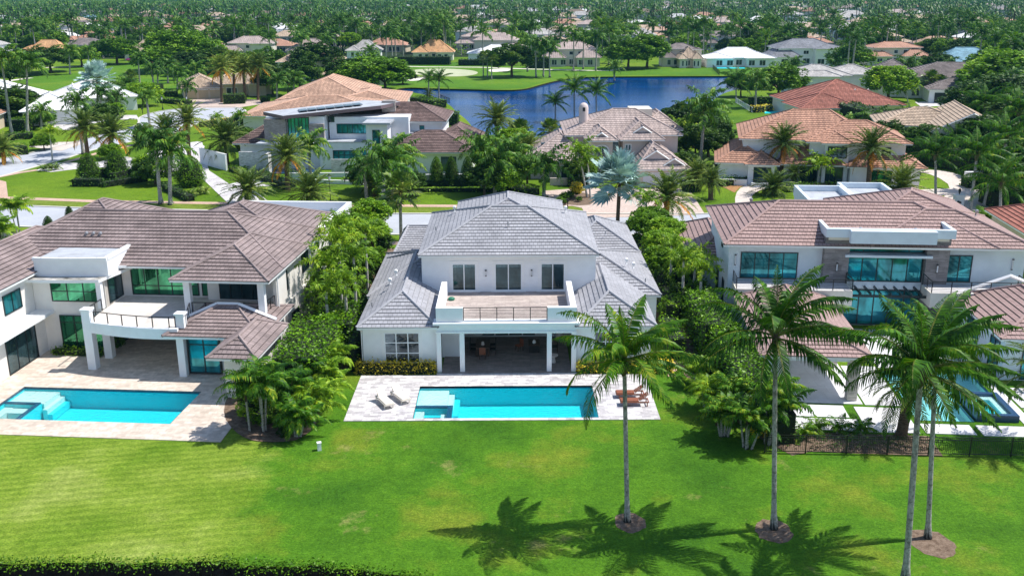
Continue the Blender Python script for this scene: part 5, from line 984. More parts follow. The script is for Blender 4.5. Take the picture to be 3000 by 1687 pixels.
for a in [('salmon roofed house with a screened patio at the upper left edge of the golf course', 55, 195, 174, 118, 'roof_orange', 'beige', False),
 ('beige house with pinkish roof and pale gable wall behind the round dark tree', 362, 464, 178, 104, 'roof_sand', 'cream', False), ('house with orange salmon roof beside the dense tree group', 524, 648, 155, 108, 'roof_salmon', 'cream', False),
 ('pink roofed two storey house with tall dark windows and white columns', 645, 803, 172, 107, 'roof_mauve', 'cream', True), ('pinkish mauve roofed house with a black screened porch', 838, 968, 172, 110, 'roof_mauve', 'beige', False),
 ('small red roofed house at the upper left behind palms', 195, 258, 136, 106, 'roof_terra', 'beige', False), ('pink house with a tower at the upper left', 236, 328, 132, 95, 'roof_terra', 'pink', True), ('long low salmon house with a small cupola', 404, 516, 110, 86, 'roof_sand', 'beige', False),
 ('grey roofed white house left of the long clipped hedge', 1012, 1118, 172, 118, 'roof_lgrey', 'white', False), ('house with bright orange roof behind the long hedge', 1206, 1332, 178, 118, 'roof_orange', 'cream', False),
 ('beige pink house between the orange roof and the white roof', 1332, 1472, 148, 98, 'roof_mauve', 'pink', True), ('low house with white tile roof behind the golf trees', 1367, 1556, 182, 132, 'roof_white', 'white', False),
 ('beige two storey house with many dark windows behind the palm row', 1588, 1762, 196, 123, 'roof_mauve', 'cream', True), ('house with dark grey roof right of the bright round tree', 1934, 2058, 196, 133, 'roof_taupe', 'cream', True),
 ('two storey house with mauve grey roof at upper right', 2042, 2208, 148, 92, 'roof_taupe', 'white', True), ('low white house with cream roof on the far lake lawn', 2064, 2272, 198, 140, 'roof_white', 'white', False),
 ('large grey slate roofed two storey house beyond the lake', 2250, 2482, 194, 114, 'roof_slate', 'white', True), ('terracotta roofed house behind the grey lake houses', 2538, 2722, 192, 130, 'roof_terra', 'cream', True),
 ('wide house with blue grey metal roof at far upper right', 2740, 2962, 212, 140, 'roof_blue', 'bluewhite', False), ('small pale house left of the lake pool at the shore', 1985, 2058, 200, 138, 'roof_sand', 'cream', False),
 ('dark beige house behind the orange roof', 1316, 1398, 98, 67, 'roof_taupe', 'cream', True), ('grey roofed house at the upper middle', 1000, 1078, 66, 44, 'roof_lgrey', 'white', False), ('blue white roofed house at the upper middle', 1072, 1128, 70, 50, 'roof_white', 'bluewhite', False),
 ('cream house with hip roof behind the palm crowns at upper middle', 1150, 1225, 90, 68, 'roof_sand', 'cream', False), ('pale roofed corner house at the upper left edge', -10, 74, 92, 68, 'roof_sand', 'cream', False), ('light grey roof at the left edge above the palms', -15, 42, 138, 114, 'roof_lgrey', 'cream', False),
 ('blue roofed house among trees at the upper left', 246, 282, 62, 44, 'roof_blue', 'bluewhite', False), ('brown roofed house among trees at the upper left', 184, 228, 36, 23, 'roof_sand', 'cream', False), ('white house right of the salmon house', 800, 860, 118, 88, 'roof_white', 'white', True),
 ('beige roofed house behind the mauve porch house', 930, 1000, 140, 92, 'roof_mauve', 'beige', False), ('white roofed house in palms right of the top', 2560, 2612, 76, 57, 'roof_white', 'white', False), ('pale house far behind the palms at the top right', 2840, 2885, 54, 40, 'roof_sand', 'cream', False),
 ('blue grey house behind the palm row', 1910, 1960, 96, 74, 'roof_slate', 'bluewhite', False), ('long sand roofed house at the top centre right', 1625, 1742, 52, 33, 'roof_sand', 'cream', False), ('pale cream roofed house right of the top centre', 1800, 1880, 78, 58, 'roof_lgrey', 'white', False),
 ('red brick roofed house left of the top right', 2000-50, 2000, 88, 60, 'roof_brick', 'cream', False)]: far_house(*a[:7], two=a[7])
# ------------------------------------------------------------------ the four tall coconut palms on the front lawn
WD = (0.33, 0.02); GC = 'tall coconut palms on the front lawn'
palm_px('coconut', 1838, 1527, 1829, 1062, .98, 'tall coconut palm in front of the middle pool, leaning over the wooden loungers', GC, var=0, wind=WD, rot=0, ts=.72)
palm_px('coconut', 2267, 1548, 2272, 992, 1.1, 'tall coconut palm second from the right, in front of the covered cabana', GC, var=1, wind=WD, rot=0, ts=.76)
palm_px('coconut', 2718, 1575, 2742, 1052, 1.0, 'slim coconut palm standing in a mulch ring near the right iron fence', GC, var=2, wind=WD, rot=0, ts=.72)
palm_px('coconut', 2652, 1700, 2698, 1092, 1.05, 'coconut palm with trunk cut by the bottom edge, nearest the camera at right', GC, var=3, wind=WD, rot=0, ts=.85)
palm_px('date_lush', 2640, 1278, 2668, 1125, 1.1, 'stout date palm behind the iron fence beside the shallow pool', var=1, wind=(.15, 0)); palm_px('date_lush', 3085, 1300, 3075, 1095, 1.15, 'date palm at the right edge leaning over the raised spa', var=1, wind=(0, 0))
# palms across the street, left to right
GR = 'royal palms around the side street'
for a in [('royal', 35, 396, 6, 178, 1.25, 'leaning royal palm at the left edge beside the white roofed villa', 0), ('royal', 80, 394, 80, 188, 1.25, 'straight royal palm just right of the leaning one at the left edge', 1),
 ('royal', 244, 452, 226, 302, .95, 'slim royal palm before the double garage of the white roofed villa', 0), ('royal', 293, 355, 297, 275, .9, 'royal palm under the silver palm at the arched entrance', 1),
 ('royal', 471, 599, 458, 425, 1.15, 'left one of the two royal palms near the sidewalk verge', 1), ('royal', 499, 601, 498, 452, 1.1, 'right one of the two royal palms near the sidewalk verge', 0), ('royal', 440, 374, 430, 284, .8, 'bright green slim palm on the curved street kerb', 1),
 ('royal', 911, 531, 906, 432, 1.05, 'royal palm right of the orange tipped date palm in front of the modern house', 0), ('royal', 1121, 662, 1128, 480, 1.1, 'royal palm on the near kerb left of the fan palm', 1), ('royal', 1150, 560, 1146, 452, 1.1, 'royal palm in the clump before the modern house', 0), ('royal', 1085, 560, 1080, 495, .9, 'smaller royal palm at the left of the clump before the modern house', 1),
 ('royal', 1450, 572, 1448, 475, 1.1, 'royal palm left of the pink house behind the grey rear roof', 0), ('royal', 1593, 578, 1598, 490, 1.1, 'royal palm in front of the low wall of the pink house', 1),
 ('royal', 2050, 498, 2066, 325, 1.35, 'very tall royal palm between the pink house and the terracotta house', 0), ('royal', 2643, 268, 2660, 195, 1.25, 'tall royal palm standing before the taupe tiled house', 1),
 ('royal', 2213, 317, 2217, 236, 1.1, 'royal palm on the right lake shore lawn', 0), ('royal', 410, 253, 406, 172, .9, 'slim royal palm on the golf grass', 1), ('royal', 451, 262, 446, 205, .9, 'royal palm at the golf edge behind the clipped hedge', 0), ('royal', 492, 245, 492, 195, 1.1, 'royal palm beside the fan palm at the golf edge', 1), ('royal', 462, 258, 463, 208, .8, 'short royal palm between two others at the golf edge', 0),
 ('royal', 205, 219, 203, 150, 1.2, 'tall palm in the middle of the left golf grass', 1), ('royal', 262, 206, 258, 150, .9, 'coconut like palm at the left golf edge', 0)]: palm_px(*a[:6], a[6], GR if a[1] < 1500 else None, var=a[7], lod=.6)
for a in [('date', 260, 472, 246, 378, 1.15, 'date palm with orange lower fronds left of the pair on the corner lawn', 0), ('date', 327, 467, 325, 396, 1.25, 'big date palm on the corner lawn with a short thick trunk', 1), ('date', 555, 465, 548, 358, 1.1, 'date palm behind the driveway with golden lower fronds', 0), ('date', 500, 470, 484, 388, 1.1, 'date palm half hidden by the royal palm pair', 1),
 ('date_lush', 666, 483, 660, 414, 1.35, 'very full date palm beside the low brick wall', 0), ('date', 844, 561, 838, 462, 1.15, 'date palm with dry orange fronds before the modern house entrance', 1), ('date_lush', 898, 615, 906, 572, 1.15, 'low bushy date palm on the verge behind the left house', 1), ('date_lush', 722, 600, 724, 562, 1.1, 'trunkless feathery palm by the paved driveway', 0),
 ('date', 1951, 662, 1955, 580, 1.15, 'date palm by the street right of the silver palm', 0), ('date_lush', 1456, 470, 1456, 355, 1.15, 'tall date palm on the lake shore left of the pink house', 1), ('date', 2285, 536, 2296, 424, 1.05, 'golden date palm left in front of the terracotta house', 0), ('date', 2543, 558, 2551, 440, 1.1, 'golden date palm right in front of the terracotta house', 1),
 ('date_lush', 2264, 572, 2264, 556, 1.0, 'low feathery palm on the lawn behind the right house roof', 0), ('date_lush', 2330, 545, 2326, 512, .6, 'small pygmy palm at the terracotta house entrance', 1), ('date_lush', 2640, 580, 2640, 552, 1.15, 'bushy low palm behind the ridge of the right house', 1), ('date_lush', 1256, 290, 1256, 277, .6, 'small date palm at the lake shore', 0),
 ('date', 650, 301, 646, 203, 1.25, 'tall date palm left before the arched entry of the beige garage house', 1), ('date', 686, 288, 684, 186, 1.25, 'tall date palm second before the beige garage house', 0), ('date', 719, 294, 712, 205, 1.25, 'tall date palm third before the beige garage house', 1), ('date', 756, 294, 756, 196, 1.25, 'tall date palm right before the beige garage house', 0),
 ('date_lush', 2082, 585, 2083, 530, .7, 'pygmy date palm in the small bed of the pink house lawn', 1), ('date_lush', 2045, 560, 2042, 512, .8, 'pygmy date palm clump near the pink house garage', 0), ('date_lush', 2516, 540, 2516, 510, .55, 'small palm right of the entry columns', 0), ('date_lush', 2578, 540, 2578, 513, .55, 'small palm under the garden window', 1), ('date_lush', 2625, 540, 2625, 513, .6, 'small palm at the right end of the terracotta house', 0), ('date_lush', 640, 232, 640, 222, .7, 'small palm beside the rear hedge', 0)]: palm_px(*a[:6], a[6], None, var=a[7], lod=.7)
palm_px('bismarck', 1809, 660, 1815, 535, 1.45, 'large silver blue fan palm beside the street, in front of the pink house', None, var=0, lod=1.0); palm_px('bismarck', 286, 345, 285, 236, 1.55, 'silver blue fan palm before the white roofed villa', None, var=1)
for a in [('sabal', 1175, 705, 1172, 562, 1.35, 'fan palm with glossy fronds beside the near kerb left of the grey roof', 0), ('sabal', 1612, 478, 1612, 384, 1.15, 'pale fan palm left of the arched pink house', 1), ('sabal', 386, 296, 384, 226, 1.1, 'fan palm on the side street kerb', 1), ('sabal', 2730, 290, 2728, 236, 1.5, 'double crowned fan palm in front of the taupe house garage', 0), ('sabal', 2760, 290, 2756, 244, 1.2, 'smaller fan palm in front of the taupe house garage', 1),
 ('sabal', 1525, 470, 1523, 392, 1.4, 'broad light green fan palm on the lake shore', 0), ('sabal', 1416, 225, 1415, 170, 1.2, 'left fan palm on the golf mound by the lake', 1), ('sabal', 1428, 228, 1428, 166, 1.2, 'middle fan palm on the golf mound by the lake', 0), ('sabal', 1440, 234, 1441, 172, 1.3, 'right fan palm on the golf mound by the lake', 1), ('sabal', 508, 236, 507, 198, 1.6, 'yellowish fan palm at the golf edge', 0)]: palm_px(*a[:6], a[6], None, var=a[7], lod=.8)
for a in [('coconut', 1627, 352, 1627, 300, .75, 'short coconut palm on the lake shore behind the chimney'), ('coconut', 1683, 352, 1682, 262, 1.0, 'tall coconut palm on the lake shore behind the chimney'), ('coconut', 1748, 352, 1746, 268, .95, 'coconut palm right of the rounded chimney at the lake'), ('coconut', 2157, 300, 2156, 240, 1.1, 'coconut palm on the right lake shore'),
 ('coconut', 2741, 602, 2741, 455, 1.0, 'coconut palm on the right driveway edge, left of three'), ('coconut', 2842, 622, 2862, 455, 1.05, 'coconut palm in the middle of three by the right driveway'), ('coconut', 2881, 607, 2908, 488, .9, 'leaning coconut palm right of three by the right driveway'), ('coconut', 2940, 562, 2946, 408, 1.15, 'dark coconut palm before the right edge trees'), ('coconut', 2660, 425, 2660, 352, .9, 'coconut palm left before the beige gabled house'), ('coconut', 2761, 440, 2760, 372, .95, 'coconut palm before the chimney of the gabled house'),
 ('coconut', 2985, 470, 2985, 330, 1.3, 'tall dark palm at the right edge'), ('coconut', 2885, 420, 2885, 310, 1.2, 'dark coconut palm left of the tall right edge palm'), ('coconut', 1286, 310, 1286, 232, .8, 'right one of two slim palms at the lake fence'), ('coconut', 1255, 291, 1256, 232, .8, 'left one of two slim palms at the lake fence')]: palm_px(*a[:6], a[6], None, var=4, lod=.6, wind=(.15, 0))
for a in [('foxtail', 1795, 480, 1799, 388, .95, 'slim bright palm left of the pink house garage'), ('foxtail', 1828, 480, 1826, 418, .8, 'lower slim palm right beside the pink house entry'), ('foxtail', 2392, 548, 2404, 486, 1.35, 'bright feathery palm before the terracotta house door'), ('foxtail', 1720, 578, 1698, 450, 1.3, 'curved palm clump left of the pink house entry'), ('foxtail', 1730, 580, 1722, 480, 1.2, 'second palm of the clump left of the pink house entry'), ('foxtail', 154, 472, 146, 390, 1.05, 'light green slender palm on the verge of the side street'),
 ('foxtail', 2660, 300, 2655, 262, 1.6, 'bright green palm before the taupe house'), ('foxtail', 700, 395, 702, 340, .9, 'small palm by the hedge of the salmon house'), ('foxtail', 640, 370, 636, 345, .8, 'little palm on the cul de sac island')]: palm_px(*a[:6], a[6], None, var=0, lod=.7)
# ------------------------------------------------------------------ planting between the houses
def pp(x, y, z=0): return G(x, y, z)
GL, GRT = 'plants between the left and middle houses', 'plants between the middle and right houses'
random.seed(5)
for i, (X, Y, r, hh) in enumerate([(-15.2, 104, 2.3, 6.5), (-14.4, 99.5, 1.9, 5.4), (-15.8, 94.5, 2.4, 7.0), (-14.2, 90.5, 1.6, 4.6), (-16.0, 88, 2.0, 5.6), (-16.4, 83.5, 1.5, 4.4), (-13.7, 95.5, 1.3, 3.4)]):
    tree('bright', X, Y, r, hh, ['bright bushy tree nearest the street left of the grey roof', 'bright tree second from the street left of the grey roof', 'tallest bright tree left of the grey roof', 'bright tree beside the rear wing of the middle house', 'bright tree against the brown roofed house wall', 'low bright tree beside the brown roofed house', 'small round tree left of the grey wing'][i], GL)
for i, (X, Y, hh, s) in enumerate([(-14.9, 82.5, 7.2, 1.15), (-13.3, 80.3, 6.4, 1.05), (-15.6, 79.3, 6.0, 1.1), (-13.6, 77.2, 5.2, 1.0), (-15.4, 86.3, 7.6, 1.15), (-13.4, 88.0, 6.6, 1.05), (-14.9, 75.8, 4.8, 1.0)]):
    palm('foxtail', X, Y, hh, s, ['foxtail palm with twin pale trunks beside the grey wing', 'foxtail palm touching the grey left wing roof', 'foxtail palm near the brown house wall', 'lower foxtail palm over the side hedge', 'tall foxtail palm behind the others at left', 'foxtail palm beside the low rear roof', 'short foxtail palm above the clipped side hedge'][i], GL, var=i % 2)
    if i < 3: pass
leafmass('hedge', [(-16.9, -13.4, 64.5, 73.5, 0, 3.4), (-15.8, -12.7, 73.5, 79.0, 0, 2.9)], 60, .24, 'clusia', 'tall bright green clipped hedge between the left house and the middle house', 'hedge', rag=.22)
leafmass('hedge', [(-17.6, -16.2, 76, 104, 0, 2.6)], 14, .28, 'broad', 'dark side hedge along the wall of the brown roofed house', 'hedge', rag=.25)
leafmass('hedge', [(-12.7, -11.9, 70.5, 91, 0, 2.2)], 16, .25, 'broad', 'dark narrow hedge along the left wall of the middle house', 'hedge', rag=.2)
def areca_clump(X, Y, n, spread, hmin, hmax, label, group=None, cs=1.0, var=0, kind='areca', mt=None):
    t = empty('areca_palm', (X, Y, 0), random.uniform(0, 6), label, 'palm tree', group); src = proto_palm(kind, var, .9 if Y < 75 else .6)
    for k in range(n):
        a, r = random.uniform(0, 6.28), spread*math.sqrt(random.random()); hh = random.uniform(hmin, hmax); ax, ay = r*math.cos(a), r*math.sin(a)
        for ch in KIDS[src.as_pointer()]:
            c = ch.copy(); link(c, t)
            if ch.name.startswith('trunk'): c.location = (ax*.4, ay*.4, 0); c.scale = (1, 1, hh); c.rotation_euler = (-math.atan2(ay*.6, hh), math.atan2(ax*.6, hh), 0)
            else: c.location = (ax, ay, hh); c.scale = (cs,)*3; c.rotation_euler = (0, 0, random.uniform(0, 6))
            if mt and ch.name.startswith('crown'):
                if mt not in MTC: me = ch.data.copy(); me.materials[0] = M[mt]; MTC[mt] = me
                c.data = MTC[mt]
    return t
MTC = {}
SRCS = []
for i, a in enumerate([(770, 1262, 3, .7, 3.0, 3.8, 'adonidia palm cluster with pale trunks nearest the left lawn', 1.15), (735, 1262, 2, .7, 2.8, 3.4, 'leaning palm cluster over the corner of the left pool terrace', 1.15), (868, 1282, 5, .7, .9, 1.7, 'low areca clump in front of the left planting bed', 1.0), (925, 1235, 5, .7, 1.0, 1.9, 'low areca clump right side of the left planting bed', 1.0), (958, 1180, 5, .7, 1.2, 2.1, 'yellowish areca clump at the middle of the left bed', 1.0), (975, 1120, 4, .6, 1.4, 2.3, 'areca clump beside the variegated hedge', 1.0), (830, 1225, 4, .9, 1.6, 2.6, 'areca clump in the centre of the left bed', 1.1), (900, 1170, 4, .9, 1.8, 2.8, 'areca clump behind the left bed', 1.1)]):
    c = pp(a[0], a[1]); areca_clump(c[0], c[1], a[2], a[3], a[4], a[5], a[6], 'palm clumps in the left planting bed', a[7], mt='foxtail' if i in (3, 4, 5) else None)
for i in range(26):
    X, Y = random.uniform(-17.2, -12.9), 74+i*1.32; shrub(X, Y, random.uniform(1.1, 1.7), random.uniform(2.6, 4.2), random.choice(('broad2', 'broad', 'foxtail')), 'leafy shrub in the thick planting between the brown roofed house and the grey roof', 'shrubs between the left and middle houses')
for i in range(12):
    X, Y = random.uniform(-19.0, -14.2), random.uniform(59.8, 65.5); shrub(X, Y, random.uniform(.7, 1.1), random.uniform(1.2, 2.4), random.choice(('broad2', 'foxtail', 'broad')), 'leafy shrub filling the left planting bed', 'shrubs in the left planting bed')
# right side
for i in range(24):
    X, Y = random.uniform(13.4, 17.2), 79+i*1.25; shrub(X, Y, random.uniform(1.0, 1.6), random.uniform(2.4, 4.0), random.choice(('broad2', 'broad', 'foxtail')), 'leafy shrub in the thick planting between the grey roof and the right house', 'shrubs between the middle and right houses')
for i in range(16):
    X, Y = 14.6+i*.18+random.uniform(-.4, .4), 68-i*.62; shrub(X, Y, random.uniform(.7, 1.1), random.uniform(1.0, 2.0), random.choice(('broad', 'foxtail', 'broad')), 'leafy shrub along the lawn edge of the right planting bed', 'shrubs in the right planting bed')
for i, (X, Y, r, hh) in enumerate([(15.6, 108.5, 2.3, 4.6), (14.6, 104, 2.2, 5.0), (16.2, 101, 2.2, 5.0), (15.2, 96.5, 2.2, 4.8), (14.4, 92, 1.9, 4.2), (15.9, 91, 1.8, 4.4)]):
    tree('bright', X, Y, r, hh, ['bright tree at the street end of the right planting', 'bright leafy tree beside the right grey wing', 'bright tree beside the low red brown roof', 'round bright tree behind the right grey wing', 'small bright tree near the vents of the right grey roof', 'small tree against the right house garage wing'][i], GRT)
for i, (X, Y, hh, s) in enumerate([(15.1, 83.8, 5.0, .95), (16.4, 82.3, 4.6, .95), (14.6, 87.5, 5.4, .9), (15.4, 111, 4.8, 1.0), (16.6, 86.5, 4.6, .9)]):
    palm('foxtail', X, Y, hh, s, ['foxtail palm with yellow flower stalk beside the right house wall', 'foxtail palm leaning on the right house wall', 'foxtail palm behind the yellow flowering one', 'feathery palm at the kerb right of the grey garage roof', 'dark foxtail palm by the right house side window'][i], GRT, var=i % 2)
leafmass('hedge', [(14.7, 17.0, 71.5, 80, 0, 3.4), (15.1, 17.4, 60.5, 71.4, 0, 3.2)], 60, .24, 'clusia', 'tall bright green clipped hedge beside the cabana of the right house', 'hedge', rag=.2)
leafmass('hedge', [(13.0, 14.4, 80, 103, 0, 2.2)], 14, .26, 'broad', 'dark hedge along the right wall of the middle house', 'hedge', rag=.25); leafmass('hedge', [(12.2, 13.6, 72.5, 78.0, 0, 1.9)], 30, .22, 'clusia', 'low bright hedge at the right corner of the middle house', 'hedge', rag=.2)
leafmass('hedge', [(16.6, 18.1, 57.5, 64.2, 0, 2.2)], 26, .22, 'broad', 'dark shrub bank at the left end of the iron fence', 'hedge', rag=.25)
for i, a in enumerate([(2120, 1275, 5, .8, 1.2, 2.2, 'areca clump at the lawn edge of the right bed'), (2075, 1205, 5, .7, 1.0, 1.9, 'areca clump left of the bright right hedge'), (2040, 1130, 4, .6, .8, 1.6, 'low areca clump near the stepping stones'), (2190, 1312, 4, .8, 1.4, 2.4, 'dark areca clump before the iron fence end'), (2245, 1302, 3, .6, 2.6, 3.4, 'adonidia palm cluster left of the iron fence'), (2300, 1290, 2, .6, 2.4, 3.2, 'adonidia palms over the white slabs behind the fence'), (2150, 1225, 4, .8, 1.7, 2.6, 'areca clump inside the right bed')]):
    c = pp(a[0], a[1]); areca_clump(c[0], c[1], a[2], a[3], a[4], a[5], a[6], 'palm clumps in the right planting bed', 1.05 if i in (4, 5) else .95, mt='foxtail' if i in (1, 2) else None)
c = pp(2222, 1290); shrub(c[0], c[1], .7, 1.7, 'yellow', 'yellow leaved croton shrub beside the adonidia trunks', name='shrub'); c = pp(830, 1288); shrub(c[0], c[1]+.3, .6, .8, 'broad', 'dark little shrub at the front of the left bed')
rot_hedge('hedge', (-11.9, 70.25), (-5.85, 70.25), .75, .85, 120, .17, 'variegated', 'yellow variegated low hedge under the nine pane window left of the loggia', 'variegated hedges before the middle house'); rot_hedge('hedge', (4.95, 70.2), (12.2, 70.2), .75, .85, 120, .17, 'variegated', 'yellow variegated low hedge behind the coconut palm right of the loggia', 'variegated hedges before the middle house')
a = F1(-4.9, 2.95); b = F1(-.6, 2.75); rot_hedge('hedge', a, b, .8, .55, 90, .15, 'hedge', 'low green hedge under the green windows of the left house', z0=0.05)
a = F1(.2, 3.6); shrub(a[0], a[1], .7, 2.2, 'hedge_dark', 'dark purple green shrub behind the white columns', z=.05)
# low spiky plants behind the fence
for i, (x_, y_) in enumerate(((2390, 1268), (2452, 1270), (2520, 1272), (2350, 1285))):
    c = pp(x_, y_); t = areca_clump(c[0], c[1], 1, .01, .25, .3, ['yellow green cycad left behind the iron fence', 'green cycad in the middle behind the iron fence', 'dark cycad right behind the iron fence', 'small cycad at the bed corner'][i], 'cycads behind the iron fence', .75, mt='foxtail' if i == 0 else None)
leafmass('hedge', [(19.0, 27.0, 56.6, 57.3, 0, .7)], 50, .14, 'broad', 'low shrubs along the inside of the iron fence', 'shrubs', rag=.16, core=False)
# hedges across the street
def hp(p0, p1, wd, hh, mt, label, dens=14, size=.3, group=None): return rot_hedge('hedge', G(*p0), G(*p1), wd, hh, dens, size, mt, label, group)
hp((215, 545), (300, 545), 1.6, 1.2, 'hedge_dark', 'dark wavy hedge left end on the corner lawn'); hp((243, 535), (330, 520), 1.2, 1.6, 'hedge', 'clipped hedge block between the cone shrubs'); hp((325, 535), (425, 515), 1.2, 1.5, 'hedge', 'clipped hedge block right on the corner lawn'); hp((300, 549), (430, 530), 1.4, .9, 'hedge_dark', 'dark low hedge under the royal palm pair')
hp((485, 555), (560, 590), 1.4, .9, 'hedge_dark', 'dark low hedge along the paved driveway'); hp((745, 515), (850, 555), 2.2, 1.0, 'hedge_dark', 'dark shrub bank left of the modern house lawn'); hp((680, 500), (740, 520), 1.5, .8, 'hedge', 'narrow hedge beside the big white pavers')
hp((1220, 545), (1480, 543), 1.4, .9, 'hedge_dark', 'dark hedge row under the cone shrubs'); hp((1190, 562), (1480, 562), .8, .6, 'hedge', 'thin low hedge on the lawn edge before the cone shrubs'); hp((1005, 537), (1040, 537), 1.5, .8, 'hedge', 'short hedge block behind the street lamp')
hp((335, 262), (470, 268), 3.5, 2.0, 'hedge', 'long clipped hedge behind the white roofed villa'); hp((380, 285), (520, 283), 3, 1.6, 'hedge', 'clipped hedge before the golf edge'); hp((470, 300), (555, 308), 2.5, 1.2, 'hedge', 'curved hedge left of the tan garage doors'); hp((655, 305), (720, 303), 2.8, 2.4, 'hedge', 'tall box hedge under the date palm row'); hp((765, 300), (790, 300), 2.4, 1.4, 'hedge', 'small box hedge right of the date palm row')
hp((1135, 190), (1320, 190), 4, 3.0, 'hedge_dark', 'long tall clipped hedge behind the golf green', 3, .6); hp((1345, 192), (1480, 193), 4, 2.2, 'hedge_dark', 'lower clipped hedge right of the golf green', 3, .6); hp((1548, 200), (1612, 200), 4, 4.0, 'hedge', 'bright clipped hedge left of the palm row house', 3, .6)
hp((590, 372), (705, 355), 2.0, 1.1, 'variegated', 'yellow flowering hedge on the cul de sac edge', 8, .3); hp((700, 370), (790, 350), 2.4, 2.4, 'hedge_dark', 'dark hedge along the salmon house', 8, .4); hp((-10, 458), (82, 450), 3, 1.6, 'hedge', 'bright hedge at the left edge by the side street'); hp((40, 385), (90, 385), 4, 2.6, 'hedge', 'green hedge under the royal palms at left'); hp((20, 410), (100, 405), 3, 1.2, 'hedge', 'low green hedge at the foot of the left royal palms')
hp((1660, 545), (1750, 545), 1.6, 1.3, 'hedge', 'hedge before the low wall of the pink house'); hp((1500, 560), (1560, 575), 3, 1.0, 'broad2', 'bright shrubs between the royal palms of the pink house'); hp((1878, 504), (2034, 503), 1.2, 3.0, 'hedge_dark', 'vine band hanging over the pink house garage doors') if False else None
hp((2000, 560), (2045, 558), 2.6, 1.4, 'hedge', 'hedge right of the pink house garage'); hp((2110, 545), (2230, 528), 2.0, 1.0, 'hedge', 'low bright hedge before the left bay of the terracotta house'); hp((2300, 560), (2460, 556), 2.2, 1.0, 'hedge', 'hedge island in the terracotta house drive'); hp((2545, 572), (2650, 572), 2.2, 1.2, 'hedge', 'hedge along the terracotta house right wing'); hp((2820, 548), (2900, 548), 2.5, 1.4, 'hedge', 'low clipped hedge by the white gate block')
hp((2190, 312), (2315, 312), 2.4, 2.4, 'hedge', 'bright hedge by the right lake lawn', 8, .4); hp((2205, 330), (2255, 325), 2.4, 1.4, 'variegated', 'yellow shrubs at the turquoise pool of the right shore', 8, .4); hp((1210, 305), (1290, 318), 4, 2.0, 'hedge', 'green hedge at the lake fence', 8, .4); hp((1310, 365), (1345, 365), 4, 2.6, 'hedge', 'small hedge on the green spit of the lake', 8, .4)
hp((2650, 470), (2860, 505), 4, 3.2, 'broad', 'dark shrub mass below the gabled house', 5, .5); hp((2880, 600), (3010, 600), 4, 2.2, 'broad', 'dark shrubs at the right driveway edge', 6, .4); hp((2395, 330), (2620, 400), 5, 4.0, 'broad', 'dark shrub mass between brick red and terracotta roofs', 3, .6); hp((2690, 250), (2780, 250), 5, 2, 'hedge', 'hedge behind the garage court', 3, .6)
for i, (x_, y_) in enumerate(((1280, 543), (1324, 543), (1371, 543))):
    c = pp(x_, y_); shrub(c[0], c[1], 1.15, 4.3, 'hedge', ['left of three tall clipped cone shrubs', 'middle of three tall clipped cone shrubs', 'right of three tall clipped cone shrubs'][i], 'clipped cones before the modern house', 'topiary_shrub', 'topiary', 'cone')
for i, (x_, y_, r, hh) in enumerate(((263, 528, 1.9, 4.2), (345, 522, 2.0, 4.4), (412, 425, 1.6, 4), (436, 425, 1.6, 4.2), (560, 545, 2.4, 4.6), (146, 690, .8, 2.4), (205, 640, .6, 1.6))):
    c = pp(x_, y_); shrub(c[0], c[1], r, hh, 'hedge' if i < 5 else 'hedge_dark', ['clipped cone shrub left on the corner lawn', 'clipped cone shrub right on the corner lawn', 'dark cone shrub left by the curved street', 'dark cone shrub right by the curved street', 'round clipped tree beside the paved driveway', 'young conifer behind the brown roof at the left', 'tiny conifer near the street behind the brown roof'][i], None, 'topiary_shrub', 'topiary', 'cone')
for i, (x_, y_, r, hh) in enumerate(((1652, 588, .8, 1.3), (1668, 584, .8, 1.3), (1690, 580, 1.3, 2.4), (1655, 600, .6, .9), (1640, 596, .7, 1.0), (1696, 592, .5, .9))):
    c = pp(x_, y_); shrub(c[0], c[1], r, hh, 'hedge' if i != 2 else 'variegated', ['round clipped shrub in the mulch bed left of the silver palm', 'second round shrub in the mulch bed', 'large golden round shrub in the mulch bed', 'small ball shrub at the front of the mulch bed', 'ball shrub at the left tip of the mulch bed', 'small ball shrub right of the golden one'][i], 'round shrubs in the pink house bed')
for i, (x_, y_) in enumerate(((560, 578), (580, 572), (600, 568), (130, 502), (150, 500), (165, 498), (770, 525), (715, 505))):
    c = pp(x_, y_); t = areca_clump(c[0], c[1], 1, .01, .3, .35, ['left spiky agave by the paved drive', 'middle spiky agave by the paved drive', 'right spiky agave by the paved drive', 'left spiky bush on the corner lawn tip', 'middle spiky bush on the corner lawn tip', 'right spiky bush on the corner lawn tip', 'spiky bush near the modern house entrance', 'spiky bush beside the brick wall'][i], 'spiky plants by the driveways', .75, mt='fan'); t.name = 'agave_plant'; t['category'] = 'plant'
